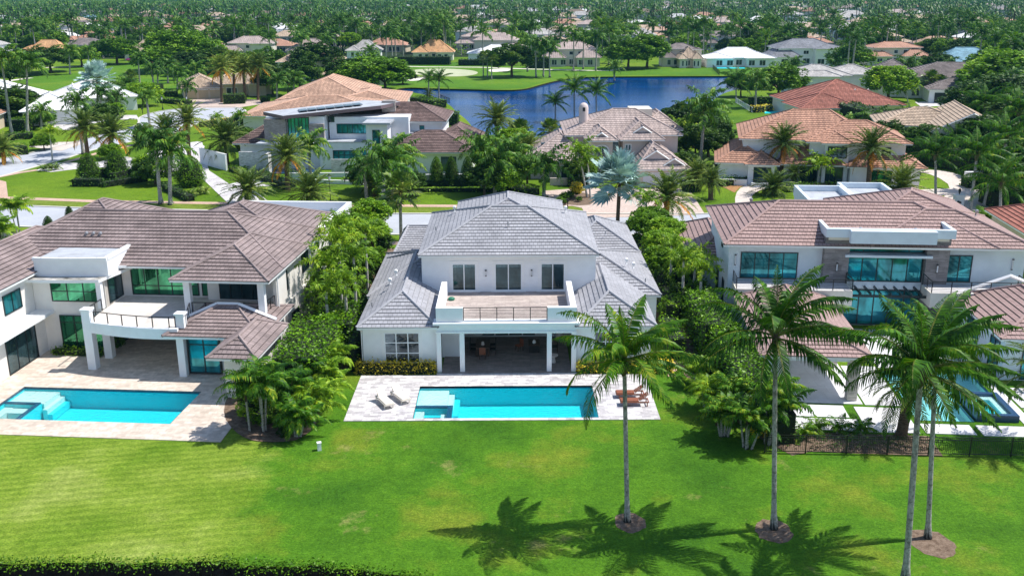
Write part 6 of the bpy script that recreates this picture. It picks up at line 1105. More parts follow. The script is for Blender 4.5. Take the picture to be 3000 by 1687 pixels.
# palms left edge behind brown house, and other broadleaf trees
areca_clump(*pp(60, 690), 3, .8, 2.6, 3.6, 'bright palm clump behind the brown roof at the left edge', None, 1.3, mt='foxtail'); areca_clump(*pp(20, 720), 3, .8, 1.6, 2.4, 'yellow green palm clump at the far left edge', None, 1.2, mt='foxtail'); areca_clump(*pp(2890, 680), 3, .6, 1.4, 2.0, 'light feathery palm at the right street verge', None, 1.1, mt='foxtail')
for i, a in enumerate([('dense', 343, 189, 8.5, 10.5, 'round dark tree alone on the golf edge'), ('dense', 520, 205, 11, 15, 'large dense tree left of the salmon roofed house'), ('dense', 585, 208, 10, 12, 'broad dense tree right part of the golf edge group'), ('broad', 560, 222, 7, 8, 'lower tree at the front of the golf edge group'), ('broad', 1500, 226, 7.5, 11, 'round topped tree on the golf mound beside the lake'), ('bright', 1895, 200, 8, 12, 'bright round tree on the lake shore'), ('dense', 1840, 203, 8, 11, 'dark tree left of the bright round tree'),
    ('broad', 1020, 262, 6, 9, 'dark tree behind the salmon roof'), ('bright', 1128, 272, 8, 9.5, 'bright round tree at the left lake corner'), ('dense', 1085, 262, 9, 10, 'wide green tree left of the lake corner tree'), ('dense', 1045, 268, 6, 8, 'rounded blue green tree beside the salmon roof'), ('broad', 1180, 248, 4, 5, 'low tree at the bunker'), ('dense', 2280, 298, 6.5, 9.5, 'dark glossy tree behind the right shore hedge'), ('bright', 2602, 296, 6.5, 9, 'bright round tree before the taupe roof'), ('broad', 2740, 230, 6, 8, 'dark tree behind the fan palms'),
    ('bright', 2940, 300, 11, 13, 'large bright tree at the right edge'), ('bright', 3000, 270, 12, 16, 'tallest bright tree at the right edge'), ('broad', 2960, 380, 9, 11, 'large dark tree at the right edge'), ('broad', 3020, 440, 9, 10, 'dark tree cut by the right edge'), ('broad', 2900, 340, 8, 9, 'dark tree left of the right edge mass'), ('broad', 2960, 520, 6, 6, 'dark low tree at the right drive'), ('broad', 3020, 560, 5, 5, 'shadowed tree at the right edge of the drive'), ('broad', 1975, 470, 5, 7, 'tree behind the pink house garage'), ('broad', 2010, 450, 5, 9, 'bamboo like tree mass left of the very tall royal palm'), ('broad', 2075, 460, 4, 7, 'tree mass right of the pink house'),
    ('bright', 1510, 480, 3.4, 6, 'light green tree left of the pale fan palm'), ('dense', 1440, 520, 3, 5, 'tree behind the left royal palm of the pink house'), ('broad', 1208, 575, 2.2, 3.6, 'leafy tree right end of the palm clump'), ('broad', 1090, 560, 3.2, 4.5, 'leafy mass under the palm clump'), ('bright', 930, 250, 4, 5.5, 'light green bush tree before the salmon roof'), ('broad', 880, 262, 6, 9, 'dark tree at the sand roof gable'), ('broad', 800, 280, 5, 8, 'dark tree right of the arched entry'), ('broad', 845, 282, 4, 7, 'palm like tree left of the salmon roof'), ('bright', 420, 312, 5, 6, 'bright bushy tree before the clipped hedge'), ('broad', 300, 372, 4, 5, 'leafy bush under the silver palm'), ('broad', 35, 360, 7, 8, 'dark tree left of the royal palms'), ('broad', 80, 365, 4, 4, 'red green bush by the villa wall'), ('bright', 118, 372, 3.5, 3.2, 'round bush at the villa garage corner'), ('bright', 330, 345, 3, 3.4, 'clipped round bush at the villa entrance'), ('broad', 340, 310, 4, 6, 'tree at the villa side'), ('bright', 430, 520, 2.2, 3.6, 'leafy bush before the royal palm pair'), ('bright', 330, 500, 2, 4.4, 'bright bushy palm bush behind the cone shrubs'), ('broad', 455, 540, 3, 4, 'dark bush under the royal palms')]):
    X, Y = G(a[1], a[2]); tree(a[0], X, Y, a[3], a[4], a[5], None, var=0)
MID = [('royal', 1075, 590, 1070, 500, 1.0, 'royal palm at the left foot of the palm clump before the modern house'), ('royal', 1175, 560, 1178, 470, 1.0, 'royal palm at the right side of the palm clump before the modern house'), ('date_lush', 1095, 575, 1095, 540, .9, 'bushy low palm under the palm clump before the modern house'), ('royal', 1415, 560, 1408, 440, 1.1, 'tall royal palm left of the pale fan palm'), ('royal', 1495, 560, 1492, 452, 1.1, 'royal palm between the date palm and the pink house'), ('date_lush', 1545, 500, 1545, 440, 1.0, 'bushy date palm at the left corner of the pink house'),
 ('foxtail', 1990, 470, 1990, 380, 1.4, 'feathery palm behind the pink house garage'), ('royal', 2020, 430, 2018, 340, 1.1, 'royal palm left of the very tall royal palm'), ('foxtail', 2100, 450, 2100, 370, 1.3, 'feathery palm left of the terracotta house'), ('royal', 1800, 238, 1800, 196, 1.0, 'small royal palm at the lake shore path'), ('royal', 545, 300, 548, 255, .9, 'palm at the corner of the tan garages'), ('royal', 520, 262, 520, 215, 1.1, 'royal palm before the beige garage house'), ('royal', 575, 250, 575, 205, 1.1, 'royal palm at the back of the beige garage house'), ('date_lush', 330, 330, 330, 300, .9, 'palm by the villa side yard'), ('royal', 345, 330, 343, 285, .9, 'slim palm at the villa pool wall'), ('royal', 370, 300, 372, 250, 1.0, 'palm between villa and golf course'),
 ('royal', 812, 300, 812, 240, 1.0, 'palm at the right of the arched entry'), ('royal', 860, 290, 862, 232, 1.1, 'palm between the beige house and the salmon roof'), ('royal', 120, 380, 122, 330, .9, 'palm at the villa garage wall'), ('date', 12, 480, 10, 440, .9, 'palm cut by the left edge by the side street'), ('royal', 2480, 420, 2480, 372, 1.0, 'palm behind the terracotta ridge'), ('royal', 2560, 415, 2560, 355, 1.0, 'palm between terracotta and gabled houses'), ('coconut', 2800, 480, 2800, 420, 1.0, 'palm behind the black capped chimney'), ('coconut', 2930, 640, 2932, 540, 1.0, 'palm at the right kerb'), ('royal', 2960, 330, 2960, 240, 1.3, 'royal palm before the bright right edge trees'), ('royal', 3010, 420, 3005, 300, 1.4, 'royal palm cut by the right edge'), ('royal', 2780, 262, 2778, 200, 1.2, 'royal palm right of the garage court'), ('royal', 2450, 235, 2450, 190, 1.1, 'royal palm beside the light grey roof'), ('royal', 2320, 250, 2322, 195, 1.2, 'royal palm behind the dark glossy tree')]
for i, a in enumerate(MID): palm_px(*a[:6], a[6], 'palms filling the gardens across the street', var=i % 2, lod=.6)
for a in [('bright', 1150, 590, 2.6, 4.2, 'light green tree low in the palm clump before the modern house'), ('broad', 1420, 575, 3.0, 4.5, 'dark tree left of the near royal palm'), ('bright', 1475, 575, 2.6, 4.0, 'bright bush tree behind the grey ridge'), ('bright', 1545, 545, 2.8, 4.6, 'light tree before the left wing of the pink house'), ('broad', 1700, 540, 2.4, 4.0, 'dark tree at the pink house entry wall'), ('broad', 2035, 480, 3.5, 6.5, 'dense tree left of the terracotta house, front'), ('broad', 2095, 490, 3.0, 5.5, 'dense tree at the terracotta house corner'), ('broad', 2000, 520, 2.6, 4.0, 'dark tree beside the garage drive'), ('dense', 690, 236, 7, 9, 'dense tree behind the beige garage house'), ('dense', 780, 232, 7, 10, 'dense tree between the two beige houses'), ('broad', 930, 235, 8, 12, 'dark tall tree behind the salmon roof'), ('dense', 460, 215, 8, 9, 'wide tree at the left of the golf edge group'), ('broad', 640, 215, 7, 9, 'dark tree at the right of the golf edge group'), ('broad', 150, 212, 8, 9, 'dark tree on the left golf edge'), ('bright', 240, 196, 7, 8, 'light tree behind the left golf grass'), ('broad', 80, 222, 8, 9, 'dark tree at the left end of the golf grass'), ('broad', 30, 250, 6, 8, 'dark tree behind the white villa'), ('bright', 130, 440, 2.2, 3, 'round bush by the cream drive'), ('broad', 700, 440, 3, 4.5, 'dark tree behind the brick wall'), ('broad', 2590, 455, 4, 6, 'dark tree at the right gable of the terracotta house'), ('broad', 2700, 470, 4.5, 6, 'dark tree below the gabled house'), ('broad', 2880, 480, 6, 8, 'dark tree in the right shadowed garden'), ('broad', 2960, 600, 4.5, 5.5, 'dark tree at the right kerb'), ('broad', 2840, 350, 6, 8, 'dark tree behind the gabled house ridge'), ('bright', 2230, 262, 4, 6, 'light tree at the right shore fence'), ('broad', 2170, 285, 4, 6, 'dark tree at the right lake shore')]:
    X, Y = G(a[1], a[2]); tree(a[0], X, Y, a[3], a[4], a[5], None, var=0)
# ------------------------------------------------------------------ furniture, fences, lamps
def lounger(X, Y, rz, fm, sm, label, group, slats=False):
    t = empty('sun_lounger', (X, Y, .05), rz, label, 'sun lounger', group); f = MB()
    for s in (-1, 1): f.box(-1.0, 1.0, s*.33-.03, s*.33+.03, .28, .36)
    f.box(-1.0, -.94, -.3, .3, .28, .36); f.box(.94, 1.0, -.3, .3, .28, .36); f.build('frame', M[fm], t)
    for sx in (-.88, .75):
        for sy in (-.32, .32): b = MB(); b.box(sx-.035, sx+.035, sy-.03, sy+.03, 0, .28); b.build('leg', M[fm], t)
    ang = R_(38); s = MB(); s.box(-.3, .96, -.3, .3, .361, .42); s.build('seat', M[sm], t); b = MB(); d = Vector((-math.cos(ang), 0, math.sin(ang)))
    if slats:
        for k in range(7): b.obox(Vector((-.32, 0, .40))+d*(.06+k*.115), d, (0, 1, 0), d.cross(Vector((0, 1, 0))), .045, .31, .02)
    else: b.obox(Vector((-.32, 0, .40))+d*.42, d, (0, 1, 0), d.cross(Vector((0, 1, 0))), .42, .30, .03)
    b.build('backrest', M[sm], t)
    b = MB(); b.tube([(-.85, -.25, .3), tuple(Vector((-.32, -.25, .38))+d*.6)], .02, 5); b.build('prop', M[fm], t); return t
lounger(-8.97, 64.25, R_(-62), 'fabric', 'fabric', 'cream sun lounger nearer the deck edge left of the middle pool', 'cream sun loungers'); lounger(-7.95, 65.05, R_(-58), 'fabric', 'fabric', 'cream sun lounger nearer the pool spa', 'cream sun loungers')
lounger(8.35, 65.35, R_(180), 'wood', 'wood', 'reddish wooden sun lounger farther from the lawn, behind the palm trunk', 'wooden sun loungers', True); lounger(8.5, 63.95, R_(180), 'wood', 'wood', 'reddish wooden sun lounger nearer the lawn edge', 'wooden sun loungers', True)
# loggia furniture
def chair(X, Y, rz, label, m='wicker', z=.065):
    t = empty('dining_chair', (X, Y, z), rz, label, 'chair', 'chairs in the loggia'); s = MB(); s.box(-.25, .25, -.25, .25, .4, .47); s.build('seat', M[m], t); b = MB(); b.box(-.25, .25, .2, .26, .471, .98); b.build('backrest', M[m], t)
    for sx in (-.22, .22):
        for sy in (-.22, .22): l = MB(); l.box(sx-.025, sx+.025, sy-.025, sy+.025, 0, .4); l.build('leg', M['wood_dark'], t)
    return t
t = empty('dining_table', (-2.35, 74.6, .065), 0, 'dark dining table on the left of the loggia', 'table'); b = MB(); b.box(-.55, .55, -1.1, 1.1, .7, .76); b.build('tabletop', M['wood_dark'], t)
for sx in (-.45, .45):
    for sy in (-1, 1): l = MB(); l.box(sx-.05, sx+.05, sy-.05, sy+.05, 0, .7); l.build('leg', M['wood_dark'], t)
mb = MB(); mb.lathe([(.02, 0), (.1, .02), (.15, .12), (.1, .25), (.12, .3)], 10); o = mb.build('vase', M['ceramic'], None, True); o.location = (-2.35, 74.0, .826); tag(o, 'pale vase on the dark dining table', 'vase')
chair(-2.35, 73.1, R_(180), 'brown wooden chair at the near end of the dining table', 'wood')
for i, (a, b, r) in enumerate(((-3.15, 74.1, 90), (-3.15, 75.1, 90), (-1.55, 74.1, -90), (-1.55, 75.1, -90))): chair(a, b, R_(r), ['dark chair on the left side of the dining table, near', 'dark chair on the left side of the dining table, far', 'dark chair on the right side of the dining table, near', 'dark chair on the right side of the dining table, far'][i])
chair(.55, 74.9, R_(-60), 'wooden armchair in the middle of the loggia', 'wood'); t = empty('fire_table', (1.75, 75.0, .065), 0, 'tall dark fire bowl table at the right of the loggia', 'table'); b = MB(); b.box(-.4, .4, -.7, .7, 0, .62); b.build('base', M['wicker'], t); b = MB(); b.box(-.45, .45, -.75, .75, .621, .68); b.build('tabletop', M['wood_dark'], t)
mb = MB(); mb.lathe([(.02, 0), (.12, .03), (.16, .15), (.08, .3)], 10); o = mb.build('vase', M['trim'], None, True); o.location = (1.75, 74.6, .746); tag(o, 'white vase on the fire bowl table', 'vase')
t = empty('side_table', (3.2, 72.2, .065), 0, 'round pale side table beside the right column of the loggia', 'table'); b = MB(); b.lathe([(.2, 0), (.14, .3), (.12, .55)], 12); b.build('base', M['ceramic'], t, True); b = MB(); b.tube([(0, 0, .56), (0, 0, .62)], .36, 16); b.build('tabletop', M['ceramic'], t)
mb = MB(); mb.lathe([(.02, 0), (.28, .0), (.36, .45), (.34, .75), (.3, .78)], 12); o = mb.build('planter', M['ceramic'], None, True); o.location = (3.9, 77.2, .065); tag(o, 'large pale planter in the back right corner of the loggia', 'planter')
chair(3.4, 74.6, R_(-90), 'dark wicker lounge chair behind the side table')
mb = MB(); mb.lathe([(.25, 0), (.30, .12), (.18, .22), (.02, .25)], 10); o = mb.build('hose_coil', mat('green hose', (.01, .15, .09)), None, True); o.location = (-4.9, 76.2, 3.94); tag(o, 'green garden hose coiled on the upper terrace', 'hose')
c = G(936, 1318); mb = MB(); mb.box(-.12, .12, -.12, .12, 0, .5); mb.box(-.14, .14, -.14, .14, .501, .55); o = mb.build('utility_post', M['trim']); o.location = (c[0], c[1], 0); o.rotation_euler = (0, 0, .3); tag(o, 'small white utility post on the lawn', 'post')
a = F1(13.7, 3.2); mb = MB(); mb.lathe([(.3, 0), (.32, .9), (.2, 1.0), (.02, 1.02)], 12); o = mb.build('water_barrel', M['blue'], None, True); o.location = (a[0], a[1], 0); tag(o, 'blue barrel at the side wall of the left house', 'barrel')
# iron fence
pA, pB = Vector(G(2240, 1326)), Vector((46.0, G(3000, 1340)[1]-.6)); d = pB-pA; Ln = d.length; t = empty('iron_fence', (pA.x, pA.y, 0), math.atan2(d.y, d.x), 'black iron picket fence along the lawn of the right house', 'fence'); n = int(Ln/2.4); 
for i in range(n+1): b = MB(); b.box(i*Ln/n-.035, i*Ln/n+.035, -.035, .035, 0, 1.32); b.build('post', M['metal_dark'], t)
b = MB()
for z in (.12, 1.05, 1.22): b.box(0, Ln, -.018, .018, z, z+.04)
b.build('rail', M['metal_dark'], t); b = MB(); k = int(Ln/.115)
for i in range(k): x_ = i*Ln/k; b.box(x_-.009, x_+.009, -.009, .009, .161, 1.049); b.box(x_-.009, x_+.009, -.009, .009, 1.091, 1.219)
o = b.build('picket', M['metal_dark'], t); o['kind'] = 'stuff'
def fence_px(label, p0, p1, hgt, m, sp=.4, post=2.4):
    a, b_ = Vector(G(*p0)), Vector(G(*p1)); d = b_-a; Ln = d.length; t = empty('fence', (a.x, a.y, 0), math.atan2(d.y, d.x), label, 'fence'); mb = MB()
    for i in range(int(Ln/post)+1): mb.box(i*post-.05, i*post+.05, -.05, .05, 0, hgt)
    mb.build('post', M[m], t)['kind'] = 'stuff'; mb = MB(); mb.box(0, Ln, -.03, .03, hgt-.12, hgt-.04); mb.box(0, Ln, -.03, .03, .1, .18)
    for i in range(int(Ln/sp)): mb.box(i*sp-.02, i*sp+.02, -.02, .02, .181, hgt-.121)
    mb.build('panel', M[m], t)
fence_px('white picket fence running down the right lake lawn', (2155, 302), (2205, 332), 1.3, 'trim', .5); fence_px('black mesh fence on the lake spit beside the modern house', (1288, 292), (1320, 305), 1.4, 'metal_dark', .5); fence_px('short black fence on the lawn of the low white lakeside house', (2088, 203), (2108, 222), 1.6, 'metal_dark', 1.0)
def street_lamp(x_, y_, hgt, label, s=1.0):
    X, Y = G(x_, y_); t = empty('street_lamp', (X, Y, 0), 0, label, 'street lamp'); b = MB(); b.lathe([(.22, 0), (.20, .3), (.09, .6), (.06, .9), (.045, hgt-.9), (.07, hgt-.8)], 10); b.build('pole', M['metal_dark'], t, True)
    b = MB(); b.lathe([(.10, hgt-.78), (.19, hgt-.2), (.18, hgt-.19)], 6); b.build('lantern', M['lamp_glass'], t); b = MB(); b.lathe([(.25, hgt-.2), (.16, hgt-.02), (.03, hgt+.08), (.02, hgt+.2)], 6); b.build('lantern_cap', M['metal_dark'], t)
street_lamp(970, 612, 4.6, 'black street lamp on the verge in front of the modern house'); street_lamp(477, 322, 3.2, 'small black lamp post left by the cul de sac'); street_lamp(549, 318, 3.0, 'small black lamp post right by the cul de sac')
def mailbox(x_, y_, label, white=False):
    X, Y = G(x_, y_); t = empty('mailbox', (X, Y, 0), 0, label, 'mailbox'); b = MB(); b.box(-.06, .06, -.06, .06, 0, 1.0); b.build('post', M['trim' if white else 'metal_dark'], t); b = MB(); b.tube([(0, -.3, 1.15), (0, .3, 1.15)], .17, 8); b.build('box', M['metal_dark'], t)
mailbox(418, 334, 'black mailbox at the side street kerb'); mailbox(1663, 612, 'black mailbox at the pink house drive'); mailbox(2972, 690, 'mailbox near the right edge house', True); mailbox(2807, 618, 'dark mailbox under the white gate pillar')
X, Y = G(2806, 606); t = empty('gate_pillar', (X, Y, 0), 0, 'white gate pillar with a dark lantern on the right driveway', 'pillar'); b = MB(); b.box(-.6, .6, -.4, .4, 0, 1.5); b.box(-.7, .7, -.5, .5, 1.501, 1.65); b.build('pier', M['white'], t); b = MB(); b.lathe([(.05, 1.65), (.06, 1.8), (.16, 2.0), (.18, 2.3), (.03, 2.5)], 8); b.build('lantern', M['metal_dark'], t)
X, Y = G(2868, 530); mb = MB(); mb.box(-2.2, 2.2, -.3, .3, 0, 1.4); o = mb.build('garden_wall', M['white']); o.location = (X, Y, 0); tag(o, 'short white wall block by the right driveway', 'wall')
X, Y = G(2672, 280); mb = MB(); mb.box(-5, 5, -.4, .4, 0, 1.4); o = mb.build('garden_wall', M['white']); o.location = (X, Y, 0); tag(o, 'white wall in the garage court of the taupe house', 'wall')
for q, lb in (([(2240, 326), (2300, 326), (2312, 332), (2240, 334)], 'small turquoise pool behind the terracotta house'), ([(2100, 199), (2180, 199), (2184, 202), (2100, 202)], 'thin turquoise pool before the low white lakeside house'), ([(2218, 288), (2240, 286), (2242, 292), (2218, 293)], 'tiny blue pool behind the right lake shrubs')):
    P_ = px(q); b = MB(); b.prism([(p[0], p[1]) for p in P_], 0, .09); t = b.build('swimming_pool', M['pool_floor']); tag(t, lb, 'pool')
# pink float and bank reeds
X, Y = G(380, 178); mb = MB(); mb.lathe([(.8, 0), (1.6, .3), (1.6, .6), (.8, .9), (.8, 0)], 12); o = mb.build('pool_float', mat('pink vinyl', (.8, .08, .35)), None, True); o.location = (X, Y, .05); tag(o, 'bright pink inflatable ring at the golf side house', 'float')
pts = []
for p, q in zip(sh, sh[1:]):
    n = 260; t_ = rng.uniform(0, 1, (n, 1)); o_ = np.abs(rng.normal(0, .38, (n, 1))); pts.append(np.hstack([p[0]+(q[0]-p[0])*t_, p[1]+(q[1]-p[1])*t_+rng.normal(.12, .25, (n, 1)), -rng.uniform(-.14, .5, (n, 1))*np.clip(o_*2, 0, 1)+.02]))
V = leafquads(np.vstack(pts), .15, 1.0); npmesh('bank_plants', V, 4, M['hedge'])['kind'] = 'stuff'
# ------------------------------------------------------------------ far suburb: houses, palms, trees
random.seed(21); FP = list(FOOT)
def inside(X, Y, fp): return any(a < X < b and c < Y < d for a, b, c, d in fp)
def visible(X, Y, pad=1.06): return abs(X) < .52*Y*pad
HP = []
for rf, wl, two in (('roof_sand', 'cream', 0), ('roof_mauve', 'cream', 1), ('roof_white', 'white', 0), ('roof_terra', 'beige', 0), ('roof_lgrey', 'white', 1), ('roof_salmon', 'cream', 0), ('roof_taupe', 'white', 0), ('roof_sand', 'pink', 1)):
    ze = 6 if two else 3.3; hh = House('house', None, (0, 0), 0, wl, rf, .6, 0); hh.hip(0, 20, 0, 13, ze, ze+2.9, (6.5, 6.5, 13.5, 6.5), caps=0); hh.hip(11, 24, -4, 8, 3.3, 5.6, (17, 2, 18, 2), caps=0); hh.wall(.8, 19.2, .8, 12, 0, ze-.1); hh.wall(11.8, 23.2, -3.2, 7, 0, 3.2)
    for a in (2.5, 6, 9): hh.win('S', a, a+1.8, .5, 2.5, .8, 2, 1, 'frame_white', 'glass_far', .12)
    hh.win('S', 14, 20, .4, 2.6, -3.2, 4, 1, 'frame_white', 'glass_far', .12); t = hh.done(); HP.append(t); t['_used'] = 0
cnt = 0; desc = ['sand', 'pinkish two storey', 'white', 'terracotta', 'light grey two storey', 'salmon', 'taupe', 'sand and pink two storey']
for Yr in list(range(440, 900, 36))+list(range(900, 1700, 56)):
    X = -.56*Yr+random.uniform(0, 30)
    while X < .56*Yr:
        if cnt < 258 and random.random() < (.8 if Yr < 800 else .6) and not inside(X, Yr, [(a-20, b+4, c-12, d+6) for a, b, c, d in FOOT]):
            k = random.choice((0, 0, 1, 2, 2, 3, 4, 4, 5, 6, 7)); src = HP[k]; Y = Yr+random.uniform(-8, 8)
            t = copy_tree(src) if src['_used'] else src; src['_used'] = 1; t.name = 'house'; t.location = (X, Y, 0); s = random.uniform(.85, 1.1); t.scale = (s, s, random.uniform(.85, 1.1))
            if random.random() < .5: t.rotation_euler = (0, 0, random.uniform(-.2, .2))
            tag(t, desc[k]+' house with its roof showing between far palm crowns', 'house', 'far houses with a %s look among the palms' % desc[k]); FP.append((X-1, X+26, Y-38, Y+15)); cnt += 1
        X += random.uniform(34, 60) if Yr < 800 else random.uniform(75, 130)
MBH = MB(); dm = ['roof_sand', 'roof_white', 'roof_mauve', 'roof_lgrey', 'roof_terra']
for Yr in range(860, 2300, 62):
    X = -.55*Yr+random.uniform(0, 60)
    while X < .55*Yr:
        if random.random() < .6 and not inside(X, Yr, [(a-22, b+4, c+10, d+6) for a, b, c, d in FP]):
            u, v, wd, dp, ze = X, Yr+random.uniform(-14, 14), random.uniform(18, 28), random.uniform(12, 16), random.choice((3.6, 6.2)); k = random.randrange(5); zr = ze+3.2; r = dp/2
            MBH.box(u+.8, u+wd-.8, v+.8, v+dp-.8, 0, ze-.02, 5); a, b, c, d = (u, v, ze), (u+wd, v, ze), (u+wd, v+dp, ze), (u, v+dp, ze); p, q = (u+r, v+r, zr), (u+wd-r, v+r, zr)
            for f_ in ([a, b, q, p], [b, c, q], [c, d, p, q], [d, a, p]): MBH.face(f_, k)
            FP.append((u-2, u+wd+2, v-34, v+dp+2))
        X += random.uniform(40, 85)
MBH.build('distant_houses', [M[k] for k in dm]+[M['cream']])['kind'] = 'stuff'
for t in HP:
    if not t['_used']: 
        for ch in KIDS[t.as_pointer()]: bpy.data.objects.remove(ch)
        bpy.data.objects.remove(t)
def ok(X, Y):
    x_, y_ = P(X, Y, 0)
    if y_ > 176 and not (x_ > 2480 and y_ < 285 and not (2500 < x_ < 2860 and y_ > 215)): return False
    if 690 < x_ < 1990 and y_ > 172 : return False
    if 90 < x_ < 700 and y_ > 150 and Y < 420: return False
    if 1150 < x_ < 1560 and y_ > 166: return False
    return not inside(X, Y, FP)
def scatter(n, y0, y1, fn, mind=5):
    c = 0; tries = 0; used = []
    while c < n and tries < n*40:
        tries += 1; Y = math.sqrt(random.uniform(y0**2, y1**2)); X = random.uniform(-.54, .54)*Y
        if not ok(X, Y) or any(abs(X-a) < mind and abs(Y-b) < mind for a, b in used[-400:]): continue
        used.append((X, Y)); fn(X, Y); c += 1
    return c
# the palm row between golf course and first far houses, placed by eye
for i, (x_, yb, yc) in enumerate([(1085, 170, 150), (1132, 178, 98), (1150, 176, 104), (1095, 160, 92), (1160, 165, 88), (1182, 172, 105), (1235, 168, 78), (1262, 168, 82), (1302, 166, 70), (1212, 170, 96), (1275, 168, 95), (1415, 176, 96), (1500, 178, 92), (1556, 185, 80), (1680, 200, 108), (1708, 198, 112), (1745, 202, 112), (1783, 186, 98), (1570, 222, 134), (1592, 220, 140), (1610, 222, 146), (1545, 205, 125), (1640, 170, 92), (1820, 180, 100), (1860, 150, 84), (1830, 128, 58), (1960, 160, 100), (2127, 140, 88), (2170, 145, 106), (2218, 148, 104), (2252, 150, 120), (2070, 158, 108), (1045, 150, 78), (960, 168, 118), (880, 165, 112), (890, 172, 114), (795, 172, 112), (730, 160, 98), (560, 142, 88), (540, 120, 74), (330, 118, 78), (195, 116, 60), (210, 122, 72), (160, 100, 62), (2300, 130, 90), (2340, 140, 80), (2440, 150, 85), (2480, 150, 92), (2560, 150, 88), (2760, 150, 95), (2830, 130, 70), (2850, 135, 82), (2900, 140, 88), (2960, 150, 100), (70, 130, 96), (30, 150, 120), (140, 148, 110), (590, 170, 112), (620, 150, 96), (700, 130, 84)]):
    palm_px('royal', x_, yb+6, x_, yc, 1.25+.1*(i % 3), 'tall royal palm in the crowded palm rows behind the golf course and lake', 'tall royal palms behind the golf course and lake', var=i % 2, lod=.35, rot=i)
f = lambda X, Y: palm('royal', X, Y, random.uniform(9, 15), random.uniform(1.2, 1.6), 'tall royal palm in the crowded palm rows behind the golf course and lake', 'tall royal palms behind the golf course and lake', var=random.randint(0, 1), lod=.35)
scatter(175, 250, 560, f)
f = lambda X, Y: palm('coconut', X, Y, random.uniform(7, 13), random.uniform(1.0, 1.4), 'drooping palm among the far houses and trees', 'drooping palms among the far houses', var=5, lod=.3)
scatter(120, 250, 560, f)
f = lambda X, Y: tree(random.choice(('broad', 'broad', 'dense', 'bright')), X, Y, random.uniform(4.5, 8), random.uniform(6, 10.5), 'round crowned tree between the far palms and roofs', 'round crowned trees among the far houses', var=0)
scatter(190, 250, 600, f, 4)
# undergrowth and the unbroken far canopy
pts = []
for _ in range(5200):
    Y = math.sqrt(random.uniform(250**2, 650**2)); X = random.uniform(-.54, .54)*Y
    if ok(X, Y): pts.append((X, Y, random.uniform(.5, 2.6)))
A = np.array(pts); Pq = np.repeat(A, 26, axis=0)+rng.normal(0, 1, (len(A)*26, 3))*np.array([1.9, 1.9, .9]); Pq[:, 2] = np.abs(Pq[:, 2]); V = leafquads(Pq, .95)
npmesh('undergrowth', V, 4, M['hedge'])['kind'] = 'stuff'
def canopy(y0, y1, area, sizes, nq, qs, name, hh=(7, 12)):
    n = int(.56*(y1*y1-y0*y0)/area); Y = np.sqrt(rng.uniform(y0*y0, y1*y1, n)); X = rng.uniform(-.56, .56, n)*Y
    keep = np.ones(n, bool)
    for a, b, c, d in FP: keep &= ~((X > a) & (X < b) & (Y > c) & (Y < d))
    X, Y = X[keep], Y[keep]; n = len(X); H_ = rng.uniform(hh[0], hh[1], n); r = rng.uniform(*sizes, n)
    d = nrm(rng.normal(0, 1, (n*nq, 3))+np.array([0, 0, .4])); R2 = np.repeat(r, nq)[:, None]
    Pq = np.stack([np.repeat(X, nq), np.repeat(Y, nq), np.repeat(H_, nq)*.72], 1)+d*R2*np.array([1, 1, .75]); Pq[:, 2] = np.maximum(Pq[:, 2], .5)
    V = leafquads(Pq, qs); npmesh(name, V, 4, [M['broad'], M['royal'], M['dense2'], M['hedge']], np.repeat(rng.choice([0, 1, 2, 3], n), nq))['kind'] = 'stuff'
M['dense2'] = leafmat('mid green far leaf', (0.03, 0.09, 0.01), (0.06, 0.15, 0.02), None, 0.15)
canopy(560, 1000, 210, (3.5, 6), 38, 1.9, 'far_trees', (5, 9)); canopy(1000, 2900, 360, (5, 10), 22, 4.2, 'distant_trees', (6, 11))
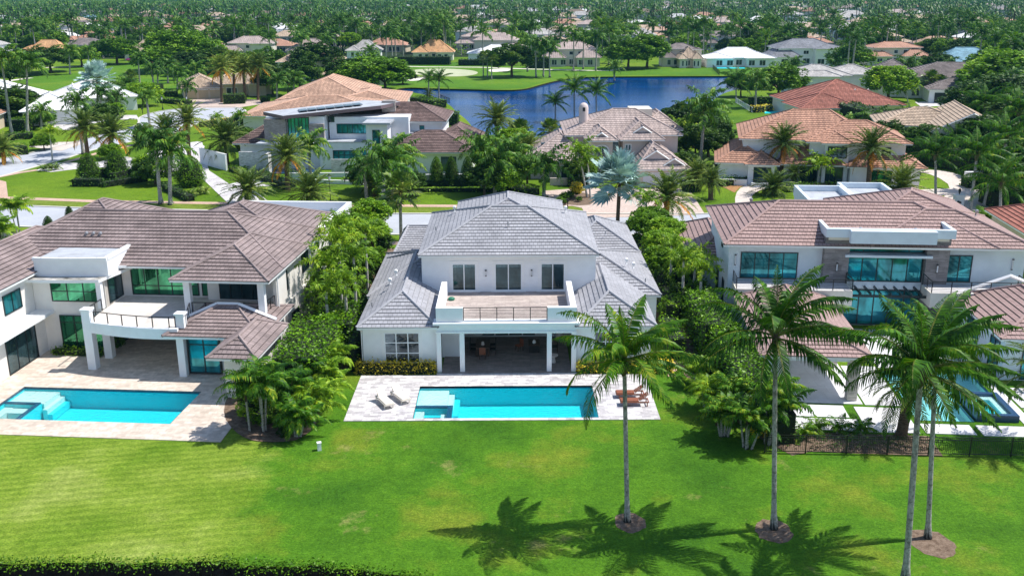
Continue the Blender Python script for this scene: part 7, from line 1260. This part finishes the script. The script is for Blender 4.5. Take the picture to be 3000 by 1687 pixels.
def farpalms(y0, y1, n):
    Y = np.sqrt(rng.uniform(y0*y0, y1*y1, n)); X = rng.uniform(-.56, .56, n)*Y; keep = np.ones(n, bool)
    for a, b, c, d in FP: keep &= ~((X > a) & (X < b) & (Y > c) & (Y < d))
    X, Y = X[keep], Y[keep]; n = len(X); H_ = rng.uniform(9, 16, n); C = np.stack([X, Y, H_], 1); out = []; tr = []
    for k in range(11):
        a = k*2.4+rng.uniform(-.3, .3, n); e = rng.uniform(-.1, .9, n) if k < 8 else rng.uniform(.9, 1.4, n); D = np.stack([np.cos(a)*np.cos(e), np.sin(a)*np.cos(e), np.sin(e)], 1); S = nrm(np.cross(D, UP)); m = C+D*2.5; t_ = m+(D*np.array([1, 1, 0])-UP*.9)*2.1; w_ = .62
        out.append(np.stack([C-S*.2, C+S*.2, m+S*w_, m-S*w_], 1).reshape(-1, 3)); out.append(np.stack([m-S*w_, m+S*w_, t_+S*.15, t_-S*.15], 1).reshape(-1, 3))
    for dx, dy in ((.22, 0), (0, .22)):
        o = np.array([dx, dy, 0]); B = C*np.array([1, 1, 0]); tr.append(np.stack([B-o, B+o, C+o, C-o], 1).reshape(-1, 3))
    nl = sum(len(x) for x in out)//4; nt_ = sum(len(x) for x in tr)//4
    npmesh('far_palms', np.vstack(out+tr), 4, [M['royal'], M['trunk_brown']], [0]*nl+[1]*nt_)['kind'] = 'stuff'
farpalms(540, 1000, 1500); farpalms(1000, 1700, 1900)
# ------------------------------------------------------------------ the air
mb = MB(); mb.box(-1750, 1750, -60, 3300, -4, 40); hz = mb.build('haze', mat('air')); hz['kind'] = 'stuff'
m = hz.data.materials[0]; t = m.node_tree; t.nodes.remove(t.nodes['Principled BSDF']); v = t.nodes.new('ShaderNodeVolumePrincipled'); v.inputs['Color'].default_value = (.16, .55, .80, 1); v.inputs['Density'].default_value = 0.00009; v.inputs['Anisotropy'].default_value = .2
t.links.new(v.outputs[0], t.nodes['Material Output'].inputs['Volume'])
for t in list(PROTO.values())+list(TP.values())+list(SP.values()):
    if not t.get('_used') and t.get('label') is None:
        for ch in KIDS[t.as_pointer()]: bpy.data.objects.remove(ch)
        bpy.data.objects.remove(t)
for o in COL.objects:
    if '_used' in o: del o['_used']
